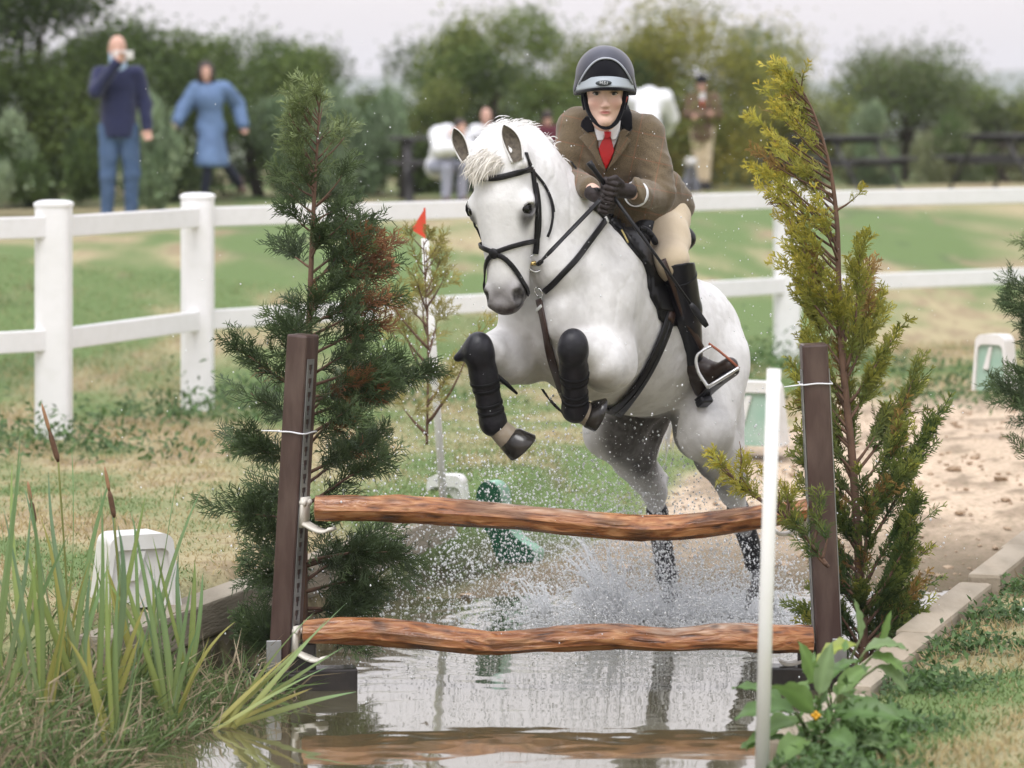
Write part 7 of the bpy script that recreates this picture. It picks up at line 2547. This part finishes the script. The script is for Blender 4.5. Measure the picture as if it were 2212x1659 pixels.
person('person', P(1392, 395, 40)[0], 39.0, 1.70, 2.9, 'person in bright white bending over behind the rider shoulder',
    dict(pel=(0, .10, .86), wst=(0, .04, 1.02), chs=(0, -.12, 1.20), nck=(0, -.26, 1.26), hd=(0, -.40, 1.22), shl=(.18, -.16, 1.26), shr=(-.18, -.16, 1.26), ell=(.22, -.34, 1.02), elr=(-.22, -.34, 1.02), wrl=(.12, -.50, .86), wrr=(-.12, -.50, .86)),
    [('top', m_whitec, ['torso', 'hips', 'arml', 'armr'], .055, []), ('trousers', m_legg, ['legl', 'legr'], .02, []), ('shoe', m_brownshoe, ['footl'], .006, []), ('shoe', m_brownshoe, ['footr'], .006, [])],
    [('hair', m_hair_d, [((0, -.02, .05), (.088, .105, .085))])])

# small grey dog sitting by the standing rider
dX, dY = P(1492, 402, 42.6)[0], 42.6
dz = float(ground_z(dX, dY))
dog = empty('dog', (dX, dY, dz), 'small grey dog with a pale head sitting beside the standing rider', 'dog')
g = Field(.03); D = lambda x, y, z: A([dX + x, dY + y, dz + z])
g.ell(D(0, .06, .13), (.10, .13, .13)).cone(D(0, .03, .18), D(.0, -.08, .30), .10, .075).cone(D(0, -.07, .31), D(0, -.11, .38), .06, .055)
g.ell(D(0, -.13, .41), (.062, .07, .06)).cone(D(0, -.17, .40), D(0, -.235, .385), .036, .026)
for q in (1, -1):
    g.cone(D(q * .05, -.08, .22), D(q * .05, -.12, .12), .035, .025).cone(D(q * .05, -.12, .12), D(q * .052, -.13, .025), .024, .022).ell(D(q * .052, -.15, .02), (.024, .04, .02))
    g.ell(D(q * .09, .04, .09), (.045, .09, .075)).cone(D(q * .10, .02, .03), D(q * .10, -.08, .02), .025, .022)
    g.cone(D(q * .05, -.11, .46), D(q * .075, -.10, .40), .018, .022)
g.cone(D(0, .18, .07), D(.06, .30, .05), .025, .012)
field_obj('body', g, .01, mat('grey dog coat', attr=True, rough=.9), dog, lambda v: np.where((v[:, 2] - dz > .36)[:, None], A([.55, .53, .50]), A([.16, .165, .19])) * (.8 + .4 * fbm(v * 20, 3, 2))[:, None])
for q in (1, -1):
    e = Field(); e.ell(D(q * .026, -.19, .425), .010); field_obj('eye', e, .004, m_leather, dog)
e = Field(); e.ell(D(0, -.258, .39), .013); field_obj('nose', e, .004, m_leather, dog)
# ------------------------------------------------------------------ spray and splash thrown up by the hind legs
m_drop, n, l, out = new_mat('water drops')
b = n.new('ShaderNodeBsdfPrincipled')
b.inputs['Base Color'].default_value = (0.97, 0.975, 0.98, 1); b.inputs['Roughness'].default_value = 0.15; b.inputs['IOR'].default_value = 1.33
tr = n.new('ShaderNodeBsdfTranslucent'); tr.inputs['Color'].default_value = (0.97, 0.98, 0.99, 1)
mx = n.new('ShaderNodeMixShader'); mx.inputs[0].default_value = 0.5
l.new(b.outputs[0], mx.inputs[1]); l.new(tr.outputs[0], mx.inputs[2]); l.new(mx.outputs[0], out.inputs['Surface'])
rng = np.random.default_rng(909)
octv = A([[1, 0, 0], [-1, 0, 0], [0, 1, 0], [0, -1, 0], [0, 0, 1], [0, 0, -1]], float)
octf = A([[0, 2, 4], [2, 1, 4], [1, 3, 4], [3, 0, 4], [2, 0, 5], [1, 2, 5], [3, 1, 5], [0, 3, 5]])
S1, S2 = P(1452, 1318, 13.50), P(1640, 1312, 13.44)


def ballistic(src, n, vup, vout, tmax, fwd, spread=.12):
    v = np.stack([rng.normal(fwd[0], vout, n), rng.normal(fwd[1], vout, n), np.abs(rng.normal(vup, vup * .45, n))], -1)
    t = rng.uniform(0.02, 1, n) * tmax
    p = src + rng.normal(0, spread, (n, 3)) * A([1, 1, 0]) + v * t[:, None]
    p[:, 2] = WATER + .01 + v[:, 2] * t - 4.9 * t * t
    return p[(p[:, 2] > WATER + .004)]


pts, rad = [], []
def put(p, lo, hi, pw=2.5):
    pts.append(p); rad.append(lo + (hi - lo) * rng.uniform(0, 1, len(p)) ** pw)


for S_, k_ in ((S1, 1.0), (S2, .75)):
    put(ballistic(S_, int(11000 * k_), 1.3, .8, .40, (-.3, -.4)), .0012, .0052, 3)
    put(ballistic(S_ + A([-.15, -.1, 0]), int(10000 * k_), 2.3, 1.0, .60, (-.9, -.6)), .0012, .0058, 3)
    put(ballistic(S_, int(3000 * k_), 3.2, 1.0, .7, (-.9, -.7)), .0010, .0046, 4)
    put(ballistic(S_ + A([-.1, -.05, 0]), int(9000 * k_), 1.5, .75, .42, (-.45, -.3), .16), .0005, .0014, 1.5)
    put(ballistic(S_ + A([-.25, -.3, 0]), int(2600 * k_), .8, .6, .2, (-.4, -.5), .22), .0015, .0050)
put(ballistic(A([.15, 12.9, 0]), 8000, 2.4, .9, .75, (-.3, -.1), .3), .0012, .0056, 3.5)
put(ballistic(A([-.05, 13.2, 0]), 6000, 2.6, .8, .65, (-.2, .1), .3), .0012, .0056, 3.5)
# free drops hanging everywhere round the horse
n_ = 2600
h_ = WATER + rng.uniform(0, 1, n_) ** 2.2 * 2.2
put(np.stack([rng.normal(.25, .62, n_), rng.uniform(11.55, 13.9, n_), h_], -1), .0010, .0036, 3.5)
p = np.concatenate(pts); r = np.concatenate(rad)
# leave the inside of horse free
kp = (nfull.eval(p) > .004)
p, r = p[kp], r[kp]
st = np.stack([np.ones(len(p)), np.ones(len(p)), rng.uniform(.8, 1.6, len(p))], -1)
V = octv[None] * r[:, None, None] * st[:, None] + p[:, None]
F_ = octf[None] + np.arange(len(p))[:, None, None] * 6
tag(link('water_spray', np_mesh('water_spray', V.reshape(-1, 3), F_.reshape(-1, 3)), m_drop), 'fine white water drops thrown up round the leaping horse', 'spray', None, 'stuff')

# crown of the splash: curved fingers of water, thin sheets between them, beads at the tips
mb = MB()
for S_, n_, a0, a1, sc in ((S1 + A([-.20, -.12, 0]), 44, 2.2, 4.6, 1.45), (S1, 16, 0, 6.28, .55), (S2, 18, 0, 6.28, .6), (S1 + A([-.5, -.05, 0]), 14, 1.8, 4.2, .9)):
    for i in range(n_):
        a = rng.uniform(a0, a1); r0 = rng.uniform(.03, .09); sp = rng.uniform(.25, 1.0) * sc; vz = rng.uniform(1.0, 2.2) * sc
        tt = np.linspace(0, rng.uniform(.10, .24), 11)
        d_ = A([math.cos(a), math.sin(a) * .7, 0])
        q = S_ * A([1, 1, 0]) + d_ * r0 + d_ * (sp * tt)[:, None] + A([0, 0, 1.0]) * (WATER - .005 + vz * tt - 4.9 * tt * tt)[:, None]
        q = q + np.cumsum(rng.normal(0, .0035, (11, 3)), 0)
        w_ = np.linspace(.0095, .002, 11) * rng.uniform(.5, 1.1) * (1 + .5 * rng.uniform(-1, 1, 11))
        mb.tube(q, np.maximum(w_, .001), 6)
        for k_ in range(3):
            c = q[-1] + rng.normal(0, .012, 3) + d_ * .012 * k_; rr = rng.uniform(.002, .0055)
            mb.add(ico * rr + c, f3=icf)
for S_, w_, hgt in ((S1 + A([-.16, -.10, 0]), .24, .13), (S1 + A([.03, -.05, 0]), .14, .09), (S2 + A([-.02, -.05, 0]), .16, .10)):
    na, nh = 40, 9
    a = np.linspace(1.6, 5.2, na)
    vv = []
    for j in range(nh):
        t_ = j / (nh - 1)
        rr = (w_ * .55 + w_ * .45 * t_) * (1 + .12 * np.sin(a * 9 + t_ * 2) + .08 * np.sin(a * 23))
        top = hgt * t_ * (.35 + .75 * np.abs(np.sin(a * 5.5 + 1)) ** 1.5)
        vv.append(np.stack([S_[0] + rr * np.cos(a), S_[1] + rr * np.sin(a) * .7, WATER - .008 + top], -1))
    vv = np.concatenate(vv); i = np.arange(nh - 1)[:, None] * na; j = np.arange(na - 1)[None]
    mb.add(vv, f4=np.stack([i + j, i + j + 1, i + na + j + 1, i + na + j], -1).reshape(-1, 4))
tag(mb.build('splash', m_drop), 'curling fingers and sheets of splashing water at the hind hooves', 'splash', None, 'stuff')

# bubbles and froth lying on the water
n_ = 5200
q = np.concatenate([S1 + rng.normal(0, 1, (n_ // 2, 3)) * A([.34, .22, 0]) + A([-.2, -.1, 0]), S2 + rng.normal(0, 1, (n_ // 2, 3)) * A([.3, .2, 0]) + A([-.1, -.1, 0])])
r = .002 + .008 * rng.uniform(0, 1, n_) ** 3
q[:, 2] = WATER + .002
V = ico[None] * r[:, None, None] * A([1.3, 1.3, .55]) + q[:, None]
kp = q[:, 1] < 14.3
F_ = icf[None] + np.arange(n_)[:, None, None] * 12
tag(link('froth', np_mesh('froth', V.reshape(-1, 3), F_.reshape(-1, 3)), m_drop), 'white froth and bubbles on the churned water', 'froth', None, 'stuff')
